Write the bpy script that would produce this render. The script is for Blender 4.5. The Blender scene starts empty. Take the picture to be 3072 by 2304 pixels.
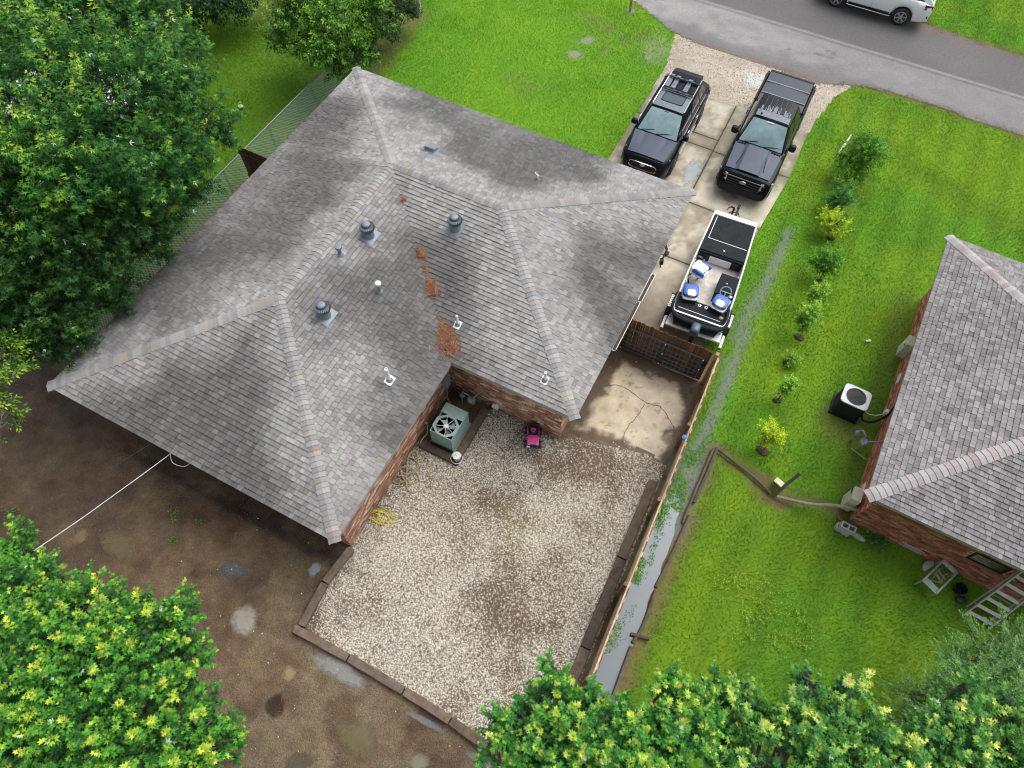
import bpy, math, random
import numpy as np
from mathutils import Vector, Matrix

random.seed(7)
rs = np.random.default_rng(11)
SC = bpy.context.scene
COL = SC.collection
rad = math.radians

# ------------------------------------------------------------------ camera
CAM = np.array([14.63355, -16.80974, 18.68854])
CAM_ROT = (rad(28.8914), rad(-0.75216), rad(27.16026))
FPX = 2048.677                      # focal length in pixels of the 3072 px wide frame
cd = bpy.data.cameras.new('camera')
cd.sensor_width = 36.0
cd.lens = FPX / 3072 * 36.0
cd.clip_start = 0.1
cd.clip_end = 2000
cam = bpy.data.objects.new('camera', cd)
COL.objects.link(cam)
cam.location = CAM
cam.rotation_euler = CAM_ROT
SC.camera = cam

# ------------------------------------------------------------------ light: bright overcast
SUN_EL, SUN_AZ = rad(60), rad(25)   # azimuth measured from +y (street side) towards +x
w = bpy.data.worlds.new('World')
SC.world = w
w.use_nodes = True
nt = w.node_tree
bg = nt.nodes['Background']
sky = nt.nodes.new('ShaderNodeTexSky')
sky.sky_type = 'NISHITA'
sky.sun_disc = False
sky.sun_elevation = SUN_EL
sky.sun_rotation = SUN_AZ
sky.air_density = 1.0
sky.dust_density = 4.0
sky.ozone_density = 1.0
hs = nt.nodes.new('ShaderNodeHueSaturation')
hs.inputs['Saturation'].default_value = 0.33
nt.links.new(sky.outputs[0], hs.inputs['Color'])
nt.links.new(hs.outputs[0], bg.inputs['Color'])
bg.inputs['Strength'].default_value = 0.15
sd = bpy.data.lights.new('sun', 'SUN')
sd.energy = 1.25
sd.angle = rad(55)
sd.color = (1.0, 0.975, 0.94)
sun = bpy.data.objects.new('sun', sd)
COL.objects.link(sun)
sdir = Vector((math.sin(SUN_AZ) * math.cos(SUN_EL), math.cos(SUN_AZ) * math.cos(SUN_EL), math.sin(SUN_EL)))
sun.rotation_euler = sdir.to_track_quat('Z', 'Y').to_euler()
sun.location = (14, 10, 40)
SC.render.filter_size = 1.1
SC.cycles.filter_width = 1.1
SC.view_settings.view_transform = 'Standard'
SC.view_settings.look = 'None'
SC.view_settings.gamma = 1.0
SC.view_settings.use_curve_mapping = False
SC.view_settings.exposure = 0.55

# ------------------------------------------------------------------ helpers: surveying
def _rot(rx, ry, rz):
    cx, sx = math.cos(rx), math.sin(rx); cy, sy = math.cos(ry), math.sin(ry); cz, sz = math.cos(rz), math.sin(rz)
    X = np.array([[1, 0, 0], [0, cx, -sx], [0, sx, cx]]); Y = np.array([[cy, 0, sy], [0, 1, 0], [-sy, 0, cy]])
    Z = np.array([[cz, -sz, 0], [sz, cz, 0], [0, 0, 1]])
    return Z @ Y @ X
RM = _rot(*CAM_ROT)
def ray(u, v):
    return RM @ np.array([(u - 1536) / FPX, -(v - 1152) / FPX, -1.0])
def at(u, v, z=0.0):
    """ground survey: the point of the place at height z that the photograph shows at (u, v) of a 2212 px wide print"""
    d = ray(u * 3072 / 2212, v * 3072 / 2212)
    t = (z - CAM[2]) / d[2]
    return CAM + t * d
def above(bx, by, u, v):
    """height at which the sight line through (u, v) passes closest over the foot (bx, by)"""
    d = ray(u * 3072 / 2212, v * 3072 / 2212)
    dx, dy = d[0], d[1]
    t = ((bx - CAM[0]) * dx + (by - CAM[1]) * dy) / (dx * dx + dy * dy)
    return CAM + t * d

# value noise for surveying colours of soil, lawn and roof
def _hash(ix, iy, s):
    n = (ix.astype(np.int64) * 374761393 + iy.astype(np.int64) * 668265263 + s * 974634777) & 0x7fffffff
    n = ((n ^ (n >> 13)) * 1274126177) & 0x7fffffff
    return ((n ^ (n >> 16)) & 0xffff) / 65535.0
def vnoise(x, y, s=0):
    x = np.asarray(x, float); y = np.asarray(y, float)
    ix = np.floor(x); iy = np.floor(y); fx = x - ix; fy = y - iy
    fx = fx * fx * (3 - 2 * fx); fy = fy * fy * (3 - 2 * fy)
    a = _hash(ix, iy, s); b = _hash(ix + 1, iy, s); c = _hash(ix, iy + 1, s); d = _hash(ix + 1, iy + 1, s)
    return a + (b - a) * fx + (c - a) * fy + (a - b - c + d) * fx * fy
def fbm(x, y, s=0, o=4):
    r = 0; amp = 0.5; tot = 0
    for k in range(o):
        r = r + amp * vnoise(np.asarray(x) * 2 ** k, np.asarray(y) * 2 ** k, s + k * 17); tot += amp; amp *= 0.5
    return r / tot
def sstep(a, b, x):
    t = np.clip((np.asarray(x, float) - a) / (b - a), 0, 1)
    return t * t * (3 - 2 * t)
def inpoly(x, y, poly):
    x = np.asarray(x); y = np.asarray(y); r = np.zeros(x.shape, bool); n = len(poly)
    for i in range(n):
        x1, y1 = poly[i]; x2, y2 = poly[(i + 1) % n]
        if y1 == y2: continue
        c = ((y1 > y) != (y2 > y)) & (x < (x2 - x1) * (y - y1) / (y2 - y1) + x1)
        r ^= c
    return r
def segdist(x, y, a, b):
    ax, ay = a; bx, by = b; dx, dy = bx - ax, by - ay
    t = np.clip(((x - ax) * dx + (y - ay) * dy) / (dx * dx + dy * dy + 1e-9), 0, 1)
    return np.hypot(x - ax - t * dx, y - ay - t * dy)

# ------------------------------------------------------------------ helpers: materials
MATS = {}
def pm(name, color=(0.5, 0.5, 0.5), rough=0.6, metal=0.0, spec=0.5, attr=False, noise=None, noise2=None, bump=None,
       coat=0.0, rnoise=None, translucent=0.0, alpha_attr=False, ior=None, stretch=None):
    """procedural material: base colour (or the 'Col' attribute) broken up by noise, with bump and roughness variation"""
    m = bpy.data.materials.new(name); m.use_nodes = True
    N = m.node_tree.nodes; L = m.node_tree.links
    b = N['Principled BSDF']
    b.inputs['Roughness'].default_value = rough
    b.inputs['Metallic'].default_value = metal
    b.inputs['Specular IOR Level'].default_value = spec
    if ior: b.inputs['IOR'].default_value = ior
    if coat:
        b.inputs['Coat Weight'].default_value = coat; b.inputs['Coat Roughness'].default_value = 0.06
    tc = N.new('ShaderNodeTexCoord'); src = tc.outputs['Object']
    if stretch:
        mp = N.new('ShaderNodeMapping'); mp.inputs['Scale'].default_value = stretch; L.new(src, mp.inputs[0]); src = mp.outputs[0]
    if attr:
        a = N.new('ShaderNodeAttribute'); a.attribute_name = 'Col'; col = a.outputs['Color']
    else:
        rgb = N.new('ShaderNodeRGB'); rgb.outputs[0].default_value = (*color, 1); col = rgb.outputs[0]
    def mulnoise(col, sc, lo, hi, det=5):
        t = N.new('ShaderNodeTexNoise'); t.inputs['Scale'].default_value = sc; t.inputs['Detail'].default_value = det
        t.inputs['Roughness'].default_value = 0.65
        L.new(src, t.inputs['Vector'])
        r = N.new('ShaderNodeMapRange'); r.inputs['From Min'].default_value = 0.3; r.inputs['From Max'].default_value = 0.7
        r.inputs['To Min'].default_value = lo; r.inputs['To Max'].default_value = hi
        L.new(t.outputs['Fac'], r.inputs['Value'])
        mx = N.new('ShaderNodeVectorMath'); mx.operation = 'SCALE'
        L.new(col, mx.inputs[0]); L.new(r.outputs[0], mx.inputs['Scale'])
        return mx.outputs[0]
    if noise: col = mulnoise(col, *noise)
    if noise2: col = mulnoise(col, *noise2)
    L.new(col, b.inputs['Base Color'])
    if rnoise:
        t = N.new('ShaderNodeTexNoise'); t.inputs['Scale'].default_value = rnoise[0]; t.inputs['Detail'].default_value = 4
        L.new(src, t.inputs['Vector'])
        r = N.new('ShaderNodeMapRange'); r.inputs['From Min'].default_value = 0.35; r.inputs['From Max'].default_value = 0.65
        r.inputs['To Min'].default_value = rnoise[1]; r.inputs['To Max'].default_value = rnoise[2]
        L.new(t.outputs['Fac'], r.inputs['Value']); L.new(r.outputs[0], b.inputs['Roughness'])
    if bump:
        t = N.new('ShaderNodeTexNoise'); t.inputs['Scale'].default_value = bump[0]; t.inputs['Detail'].default_value = 6
        L.new(src, t.inputs['Vector'])
        bp = N.new('ShaderNodeBump'); bp.inputs['Strength'].default_value = bump[1]; bp.inputs['Distance'].default_value = bump[2] if len(bump) > 2 else 0.02
        L.new(t.outputs['Fac'], bp.inputs['Height']); L.new(bp.outputs[0], b.inputs['Normal'])
    out = N['Material Output']; sh = b.outputs[0]
    if translucent:
        tr = N.new('ShaderNodeBsdfTranslucent'); L.new(col, tr.inputs['Color'])
        mx = N.new('ShaderNodeMixShader'); mx.inputs[0].default_value = translucent
        L.new(sh, mx.inputs[1]); L.new(tr.outputs[0], mx.inputs[2]); sh = mx.outputs[0]
    if alpha_attr:
        a2 = N.new('ShaderNodeAttribute'); a2.attribute_name = 'Fade'
        t = N.new('ShaderNodeTexNoise'); t.inputs['Scale'].default_value = 9; t.inputs['Detail'].default_value = 5; L.new(src, t.inputs['Vector'])
        ad = N.new('ShaderNodeMath'); ad.operation = 'ADD'; L.new(a2.outputs['Fac'], ad.inputs[0]); L.new(t.outputs['Fac'], ad.inputs[1])
        r = N.new('ShaderNodeMapRange'); r.inputs['From Min'].default_value = 0.6; r.inputs['From Max'].default_value = 1.4; r.inputs['To Max'].default_value = .8
        L.new(ad.outputs[0], r.inputs['Value'])
        tp = N.new('ShaderNodeBsdfTransparent'); mx = N.new('ShaderNodeMixShader')
        L.new(r.outputs[0], mx.inputs[0]); L.new(tp.outputs[0], mx.inputs[1]); L.new(sh, mx.inputs[2]); sh = mx.outputs[0]
    L.new(sh, out.inputs['Surface'])
    MATS[name] = m
    return m

# ------------------------------------------------------------------ helpers: geometry
class MB:
    """collects shapes, then links them as ONE mesh object"""
    def __init__(s): s.v = []; s.f = []; s.c = []; s.col = (1, 1, 1)
    def add(s, vs, fs, col=None):
        o = len(s.v); s.v += [tuple(map(float, p)) for p in vs]; s.f += [tuple(i + o for i in f) for f in fs]
        s.c += [col or s.col] * len(vs); return s
    def box(s, c, d, rz=0.0, rx=0.0, ry=0.0, col=None, taper=1.0):
        hx, hy, hz = d[0] / 2, d[1] / 2, d[2] / 2
        M = Matrix.Rotation(rz, 3, 'Z') @ Matrix.Rotation(ry, 3, 'Y') @ Matrix.Rotation(rx, 3, 'X')
        vs = []
        for z in (-hz, hz):
            k = taper if z > 0 else 1
            for x, y in ((-hx, -hy), (hx, -hy), (hx, hy), (-hx, hy)):
                p = M @ Vector((x * k, y * k, z)); vs.append((p.x + c[0], p.y + c[1], p.z + c[2]))
        return s.add(vs, [(3, 2, 1, 0), (4, 5, 6, 7), (0, 1, 5, 4), (1, 2, 6, 5), (2, 3, 7, 6), (3, 0, 4, 7)], col)
    def bar(s, a, b, wd, ht, col=None, up=(0, 0, 1)):
        a = Vector(a); b = Vector(b); d = (b - a).normalized(); u = Vector(up)
        x = d.cross(u); x = x.normalized() if x.length > 1e-5 else Vector((1, 0, 0)); u = x.cross(d)
        vs = []
        for p in (a, b):
            for i, j in ((-1, -1), (1, -1), (1, 1), (-1, 1)): vs.append(tuple(p + x * (i * wd / 2) + u * (j * ht / 2)))
        return s.add(vs, [(0, 1, 2, 3), (7, 6, 5, 4), (0, 4, 5, 1), (1, 5, 6, 2), (2, 6, 7, 3), (3, 7, 4, 0)], col)
    def tube(s, path, r, n=6, cap=True, col=None):
        P = [Vector(p) for p in path]; rr = r if isinstance(r, (list, tuple)) else [r] * len(P)
        prev = None; vs = []; fs = []
        for i, p in enumerate(P):
            d = (P[min(i + 1, len(P) - 1)] - P[max(i - 1, 0)])
            d = d.normalized() if d.length > 1e-9 else Vector((0, 0, 1))
            if prev is None:
                ref = Vector((0, 0, 1)) if abs(d.z) < 0.9 else Vector((1, 0, 0)); x = d.cross(ref).normalized()
            else:
                x = (prev - d * prev.dot(d)); x = x.normalized() if x.length > 1e-6 else d.orthogonal().normalized()
            y = d.cross(x); prev = x
            for k in range(n):
                a = 2 * math.pi * k / n; vs.append(tuple(p + (x * math.cos(a) + y * math.sin(a)) * rr[i]))
        for i in range(len(P) - 1):
            for k in range(n):
                k2 = (k + 1) % n; fs.append((i * n + k, i * n + k2, (i + 1) * n + k2, (i + 1) * n + k))
        if cap:
            fs.append(tuple(range(n - 1, -1, -1))); fs.append(tuple(range((len(P) - 1) * n, len(P) * n)))
        return s.add(vs, fs, col)
    def lathe(s, prof, c=(0, 0, 0), axis='z', n=20, col=None, ang=None):
        """prof: list of (radius, height)"""
        vs = []; fs = []
        for r, h in prof:
            for k in range(n):
                a = 2 * math.pi * k / n; p = (r * math.cos(a), r * math.sin(a), h)
                if axis == 'x': p = (p[2], p[0], p[1])
                elif axis == 'y': p = (p[0], p[2], p[1])
                vs.append((p[0] + c[0], p[1] + c[1], p[2] + c[2]))
        for i in range(len(prof) - 1):
            for k in range(n):
                k2 = (k + 1) % n; fs.append((i * n + k, i * n + k2, (i + 1) * n + k2, (i + 1) * n + k))
        fs.append(tuple(range(n))); fs.append(tuple(range((len(prof) - 1) * n, len(prof) * n)))
        return s.add(vs, fs, col)
    def prism(s, poly, z0, z1, col=None):
        n = len(poly)
        if sum(poly[i][0] * poly[(i + 1) % n][1] - poly[(i + 1) % n][0] * poly[i][1] for i in range(n)) < 0: poly = poly[::-1]
        vs = [(x, y, z0) for x, y in poly] + [(x, y, z1) for x, y in poly]
        fs = [tuple(range(n - 1, -1, -1)), tuple(range(n, 2 * n))] + [(i, (i + 1) % n, (i + 1) % n + n, i + n) for i in range(n)]
        return s.add(vs, fs, col)
    def ring(s, outer, inner, z0, z1, col=None):
        """plate between two outlines with the same number of points"""
        n = len(outer); vs = []
        for z in (z0, z1):
            vs += [(x, y, z) for x, y in outer]; vs += [(x, y, z) for x, y in inner]
        fs = []
        for i in range(n):
            j = (i + 1) % n
            fs += [(2 * n + i, 2 * n + j, 3 * n + j, 3 * n + i), (i, n + i, n + j, j), (i, j, 2 * n + j, 2 * n + i), (n + i, 3 * n + i, 3 * n + j, n + j)]
        return s.add(vs, fs, col)
    def patch(s, a, b, c, d, nu=6, nv=6, m=(0, 0, 0, 0), off=0.0, bulge=0.0, fn=None, col=None, two=0.0):
        """bilinear patch a-b (bottom) to d-c (top), margins m = left, right, bottom, top as fractions, moved off along its normal"""
        a, b, c, d = map(Vector, (a, b, c, d)); nrm = ((b - a).cross(d - a) + (c - b).cross(c - d) * 1e-9).normalized()
        vs = []; fs = []
        for j in range(nv + 1):
            q = j / nv; v = m[2] + (1 - m[2] - m[3]) * q
            for i in range(nu + 1):
                p = i / nu; u = m[0] + (1 - m[0] - m[1]) * p
                pt = (a * (1 - u) + b * u) * (1 - v) + (d * (1 - u) + c * u) * v
                k = off + bulge * (1 - (2 * u - 1) ** 2) * (1 - (2 * v - 1) ** 2) ** 0.5
                if fn: k += fn(u, v)
                vs.append(tuple(pt + nrm * k))
        W = nu + 1
        for j in range(nv):
            for i in range(nu): fs.append((j * W + i, j * W + i + 1, (j + 1) * W + i + 1, (j + 1) * W + i))
        if two:
            o = len(vs); vs += [tuple(Vector(p) - nrm * two) for p in vs]
            fs += [tuple(i + o for i in f[::-1]) for f in list(fs)]
            rim = [i for i in range(W)] + [j * W + nu for j in range(1, nv + 1)] + [nv * W + i for i in range(nu - 1, -1, -1)] + [j * W for j in range(nv - 1, 0, -1)]
            for k in range(len(rim)):
                p, q = rim[k], rim[(k + 1) % len(rim)]; fs.append((q, p, p + o, q + o))
        return s.add(vs, fs, col)
    def ball(s, c, r, nu=10, nv=7, col=None, sq=1.0):
        vs = []; fs = []
        rx, ry, rz = r if isinstance(r, (tuple, list)) else (r, r, r)
        f = lambda t: math.copysign(abs(t) ** sq, t)
        for j in range(nv + 1):
            t = math.pi * j / nv - math.pi / 2
            for i in range(nu):
                a = 2 * math.pi * i / nu
                vs.append((c[0] + rx * f(math.cos(t)) * f(math.cos(a)), c[1] + ry * f(math.cos(t)) * f(math.sin(a)), c[2] + rz * f(math.sin(t))))
        for j in range(nv):
            for i in range(nu):
                i2 = (i + 1) % nu; fs.append((j * nu + i, j * nu + i2, (j + 1) * nu + i2, (j + 1) * nu + i))
        return s.add(vs, fs, col)
    def build(s, name, mat=None, parent=None, smooth=False, bevel=0.0, kind=None, loc=None, subsurf=0, ang=40):
        me = bpy.data.meshes.new(name); me.from_pydata(s.v, [], s.f); me.validate(); me.update()
        if len(me.vertices) == len(s.c):
            ca = me.color_attributes.new('Col', 'FLOAT_COLOR', 'POINT')
            ca.data.foreach_set('color', np.array([(*c[:3], 1.0) for c in s.c], np.float32).ravel())
        o = bpy.data.objects.new(name, me); COL.objects.link(o)
        if mat: me.materials.append(MATS[mat] if isinstance(mat, str) else mat)
        if parent: o.parent = parent
        if loc is not None: o.location = loc
        if smooth:
            me.polygons.foreach_set('use_smooth', [True] * len(me.polygons))
            try: me.set_sharp_from_angle(angle=rad(ang))
            except Exception: pass
        if bevel:
            bm = o.modifiers.new('bevel', 'BEVEL'); bm.width = bevel; bm.segments = 2; bm.limit_method = 'ANGLE'; bm.angle_limit = rad(35)
        if subsurf:
            sm = o.modifiers.new('sub', 'SUBSURF'); sm.levels = subsurf; sm.render_levels = subsurf
        if kind: o['kind'] = kind
        return o

def npmesh(name, V, F, C=None, mat=None, parent=None, kind=None, smooth=False, fade=None):
    """large mesh straight from arrays: V (n,3), F (m,3 or 4)"""
    me = bpy.data.meshes.new(name); V = np.asarray(V, np.float32); F = np.asarray(F, np.int32)
    me.vertices.add(len(V)); me.vertices.foreach_set('co', V.ravel())
    k = F.shape[1]; me.loops.add(F.size); me.loops.foreach_set('vertex_index', F.ravel())
    me.polygons.add(len(F)); me.polygons.foreach_set('loop_start', np.arange(0, F.size, k, dtype=np.int32))
    me.polygons.foreach_set('use_smooth', np.full(len(F), smooth))
    me.update(calc_edges=True)
    if C is not None:
        ca = me.color_attributes.new('Col', 'FLOAT_COLOR', 'POINT')
        C4 = np.ones((len(V), 4), np.float32); C4[:, :3] = C; ca.data.foreach_set('color', C4.ravel())
    if fade is not None:
        fa = me.attributes.new('Fade', 'FLOAT', 'POINT'); fa.data.foreach_set('value', np.asarray(fade, np.float32))
    o = bpy.data.objects.new(name, me); COL.objects.link(o)
    if mat: me.materials.append(MATS[mat])
    if parent: o.parent = parent
    if kind: o['kind'] = kind
    return o

def thing(name, label, cat, loc=(0, 0, 0), rz=0.0, group=None):
    o = bpy.data.objects.new(name, None); COL.objects.link(o); o.empty_display_size = 0.2
    o.location = tuple(map(float, loc)); o.rotation_euler = (0, 0, rz)
    o['label'] = label; o['category'] = cat
    if group: o['group'] = group
    return o
def tag(o, label, cat, group=None):
    o['label'] = label; o['category'] = cat
    if group: o['group'] = group
    return o
def bare(name, parent):
    o = bpy.data.objects.new(name, None); COL.objects.link(o); o.parent = parent; o.empty_display_size = 0.1
    return o

def pieces(name, items, mat, parent, limit=300, stuff=None, smooth=False):
    """items: (score, verts, faces, colour). The highest scores become parts of their own, the rest one joined part"""
    items.sort(key=lambda t: -t[0])
    for sc_, vs, fs, c in items[:limit]:
        MB().add(vs, fs, c).build(name, mat, parent, smooth=smooth)
    if len(items) > limit:
        mb = MB()
        for sc_, vs, fs, c in items[limit:]: mb.add(vs, fs, c)
        mb.build(stuff or name + '_field', mat, parent, kind='stuff', smooth=smooth)

def rrect(hx, hy, r, n=5):
    pts = []
    for cx, cy, a0 in ((hx - r, hy - r, 0), (-hx + r, hy - r, 90), (-hx + r, -hy + r, 180), (hx - r, -hy + r, 270)):
        for k in range(n + 1):
            a = rad(a0 + 90 * k / n); pts.append((cx + r * math.cos(a), cy + r * math.sin(a)))
    return pts
def circ(r, n, a0=0.0): return [(r * math.cos(a0 + 2 * math.pi * k / n), r * math.sin(a0 + 2 * math.pi * k / n)) for k in range(n)]
def smooth_path(pts, k=6):
    """Catmull-Rom through the points"""
    P = [np.array(p, float) for p in pts]; out = []
    for i in range(len(P) - 1):
        p0 = P[max(i - 1, 0)]; p1 = P[i]; p2 = P[i + 1]; p3 = P[min(i + 2, len(P) - 1)]
        for j in range(k):
            t = j / k
            out.append(0.5 * ((2 * p1) + (-p0 + p2) * t + (2 * p0 - 5 * p1 + 4 * p2 - p3) * t * t + (-p0 + 3 * p1 - 3 * p2 + p3) * t ** 3))
    out.append(P[-1]); return out
# ------------------------------------------------------------------ materials
pm('lawn_soil', attr=True, rough=0.9, spec=0.2, noise=(14, 0.75, 1.25), noise2=(90, 0.6, 1.4), bump=(60, 0.5, 0.03))
pm('grass_blades', attr=True, rough=0.6, spec=0.2, translucent=0.25)
pm('far_ground', (0.055, 0.10, 0.02), rough=0.95, spec=0.1, noise=(0.3, 0.6, 1.4), noise2=(12, 0.7, 1.3))
pm('mud', attr=True, rough=0.75, spec=0.4, noise=(3.0, 0.72, 1.28), noise2=(38, 0.45, 1.55), bump=(26, 1.0, 0.04), rnoise=(1.2, 0.45, 0.9))
pm('gravel_bed', attr=True, rough=0.85, spec=0.3, noise=(20, 0.7, 1.3), noise2=(80, 0.6, 1.4), bump=(50, 0.6, 0.02))
pm('pebble', attr=True, rough=0.6, spec=0.4)
pm('concrete', attr=True, rough=0.8, spec=0.35, noise=(2.2, 0.82, 1.16), noise2=(70, 0.8, 1.2), bump=(90, 0.25, 0.01), rnoise=(0.9, 0.5, 0.9))
pm('crack_dirt', (0.085, 0.07, 0.04), rough=0.9, noise=(20, 0.6, 1.5))
pm('asphalt', attr=True, rough=0.8, spec=0.4, noise=(9, 0.85, 1.15), noise2=(120, 0.6, 1.4), bump=(140, 0.5, 0.01))
pm('puddle_water', attr=True, rough=0.06, spec=0.6, alpha_attr=True, noise=(2, 0.9, 1.1))
pm('ditch_water', (0.075, 0.10, 0.125), rough=0.08, spec=0.5, noise=(0.8, 0.85, 1.15), bump=(3, 0.03, 0.02))
pm('shingle_grit', attr=True, rough=0.85, spec=0.3, noise=(25, 0.88, 1.12), noise2=(160, 0.75, 1.25), bump=(220, 0.3, 0.006))
pm('brick_clay', attr=True, rough=0.85, spec=0.3, noise=(12, 0.8, 1.2), noise2=(90, 0.75, 1.25), bump=(120, 0.4, 0.006))
pm('mortar', (0.42, 0.36, 0.29), rough=0.95, noise=(6, 0.7, 1.2), noise2=(60, 0.8, 1.2))
pm('white_paint', (0.78, 0.77, 0.73), rough=0.5, noise=(4, 0.86, 1.06))
pm('soffit_paint', (0.55, 0.53, 0.48), rough=0.6, noise=(3, 0.85, 1.1))
pm('fascia_paint', (0.36, 0.33, 0.30), rough=0.6, noise=(5, 0.8, 1.15))
pm('galvanised', (0.185, 0.225, 0.26), rough=0.5, metal=0.2, noise=(7, 0.8, 1.2))
pm('galvanised_dark', (0.07, 0.08, 0.09), rough=0.55, metal=0.3, noise=(9, 0.7, 1.2))
pm('pvc_white', (0.80, 0.80, 0.80), rough=0.35, noise=(8, 0.92, 1.04))
pm('lead_grey', (0.25, 0.27, 0.29), rough=0.55, metal=0.3, noise=(9, 0.8, 1.2))
pm('pine_needles', attr=True, rough=0.8, spec=0.2)
pm('car_black', (0.004, 0.006, 0.010), rough=0.15, spec=0.14, coat=0.0, noise=(300, 0.6, 1.6))
pm('car_black_wet', (0.004, 0.006, 0.011), rough=0.12, spec=0.16)
pm('beads_sky_sheen', (0.14, 0.165, 0.20), rough=0.35, spec=0.4, noise=(120, 0.6, 1.3), noise2=(9, 0.7, 1.2))  # water beads on black paint, reflected sky painted into their pale colour
pm('car_hood_sky', (0.052, 0.070, 0.105), rough=0.3, spec=0.2, coat=0.0, noise=(220, 0.8, 1.25), noise2=(2.5, 0.9, 1.1))  # black hood lightened to blue-grey: sky reflection painted into the base colour
pm('tonneau_vinyl', (0.034, 0.044, 0.064), rough=0.6, spec=0.5, noise=(5, 0.88, 1.12), noise2=(150, 0.85, 1.15))  # bluish sky reflection mixed into the dark vinyl colour
pm('car_white', (0.80, 0.82, 0.83), rough=0.25, spec=0.5, coat=0.8, noise=(3, 0.96, 1.02))
pm('auto_glass_sky', (0.20, 0.305, 0.325), rough=0.08, spec=0.8, coat=0.4, noise=(1.6, 0.72, 1.2), noise2=(5, 0.86, 1.1))  # pale teal base stands in for sky mirrored in the windscreens
pm('auto_glass_dark', (0.012, 0.015, 0.018), rough=0.06, spec=0.8)
pm('sunroof_glass', (0.05, 0.075, 0.09), rough=0.12, spec=0.4)
pm('chrome', (0.72, 0.74, 0.76), rough=0.16, metal=1.0)
pm('black_plastic', (0.012, 0.013, 0.016), rough=0.55, spec=0.25, noise=(30, 0.8, 1.2))
pm('black_void', (0.004, 0.004, 0.005), rough=0.9, spec=0.1)
pm('tyre_rubber', (0.022, 0.023, 0.025), rough=0.8, noise=(40, 0.8, 1.3))
pm('alloy', (0.55, 0.57, 0.59), rough=0.28, metal=0.85, noise=(6, 0.9, 1.05))
pm('alloy_dark', (0.07, 0.075, 0.085), rough=0.35, metal=0.7)
pm('lamp_clear', (0.42, 0.42, 0.40), rough=0.12, spec=1.0, coat=0.6)
pm('lamp_red', (0.28, 0.02, 0.03), rough=0.15, spec=0.8, coat=0.5)
pm('aluminium', (0.50, 0.52, 0.54), rough=0.45, metal=0.5, noise=(6, 0.82, 1.12))
pm('boat_white', (0.78, 0.78, 0.77), rough=0.35, noise=(5, 0.9, 1.03))
pm('boat_carpet', (0.022, 0.027, 0.032), rough=0.95, spec=0.15, noise=(8, 0.8, 1.25), noise2=(140, 0.7, 1.3))
pm('boat_floor', (0.56, 0.53, 0.48), rough=0.7, noise=(4, 0.65, 1.18), noise2=(30, 0.85, 1.12))
pm('boat_blue', (0.03, 0.12, 0.42), rough=0.4, noise=(10, 0.85, 1.15))
pm('boat_seat_white', (0.80, 0.80, 0.79), rough=0.45, noise=(8, 0.92, 1.03))
pm('motor_cowl', (0.06, 0.085, 0.12), rough=0.3, spec=0.4)
pm('wood_brown', attr=True, rough=0.8, spec=0.3, noise=(3, 0.7, 1.3), noise2=(40, 0.7, 1.3), bump=(60, 0.4, 0.008), stretch=(1, 1, 0.25))
pm('wood_timber', attr=True, rough=0.85, spec=0.3, noise=(5, 0.65, 1.35), noise2=(50, 0.7, 1.3), bump=(50, 0.6, 0.01))
pm('tube_steel', (0.055, 0.072, 0.09), rough=0.4, metal=0.4, noise=(12, 0.8, 1.3))
pm('ac_green', (0.245, 0.355, 0.325), rough=0.5, noise=(3, 0.85, 1.12), noise2=(30, 0.94, 1.06))
pm('ac_pale', (0.62, 0.66, 0.64), rough=0.45, noise=(9, 0.88, 1.05))
pm('ac_lid_grey', (0.52, 0.54, 0.58), rough=0.45, noise=(4, 0.9, 1.06))
pm('ac_black', (0.022, 0.025, 0.026), rough=0.6, noise=(6, 0.8, 1.2))
pm('fan_blade', (0.32, 0.36, 0.37), rough=0.35, metal=0.4)
pm('meter_grey', (0.24, 0.28, 0.31), rough=0.5, noise=(9, 0.8, 1.2))
pm('box_beige', (0.55, 0.53, 0.41), rough=0.55, noise=(4, 0.88, 1.08))
pm('hose_tan', (0.36, 0.31, 0.17), rough=0.55, noise=(14, 0.7, 1.25))
pm('cord_yellow', (0.72, 0.56, 0.06), rough=0.5, noise=(14, 0.75, 1.15))
pm('toy_pink', (0.85, 0.11, 0.38), rough=0.35, noise=(8, 0.85, 1.1))
pm('toy_black', (0.015, 0.015, 0.025), rough=0.45)
pm('cinder', (0.38, 0.37, 0.33), rough=0.95, noise=(12, 0.8, 1.15), noise2=(80, 0.8, 1.2), bump=(80, 0.5, 0.008))
pm('ladder_alu', (0.40, 0.40, 0.36), rough=0.5, metal=0.4, noise=(6, 0.75, 1.15))
pm('leaf', attr=True, rough=0.5, spec=0.22, translucent=0.30)
pm('bark', (0.10, 0.085, 0.07), rough=0.9, noise=(6, 0.6, 1.4), bump=(30, 0.8, 0.02))
pm('cable_white', (0.72, 0.72, 0.70), rough=0.4, noise=(6, 0.85, 1.1))
pm('cable_black', (0.02, 0.02, 0.022), rough=0.5)
pm('pole_grey', (0.42, 0.43, 0.42), rough=0.7, noise=(5, 0.8, 1.15))
pm('wire_mesh', (0.62, 0.66, 0.68), rough=0.4, metal=0.2)
pm('blue_plastic', (0.02, 0.16, 0.50), rough=0.35)
pm('bag_plastic', (0.72, 0.72, 0.78), rough=0.3, translucent=0.3, noise=(9, 0.85, 1.05))
pm('mulch_dark', (0.07, 0.045, 0.03), rough=0.95, noise=(25, 0.6, 1.5), bump=(40, 0.8, 0.03))
pm('pale_panel', (0.36, 0.48, 0.44), rough=0.25, noise=(5, 0.8, 1.1))
pm('window_dark', (0.012, 0.014, 0.016), rough=0.15, spec=0.15)
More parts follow.
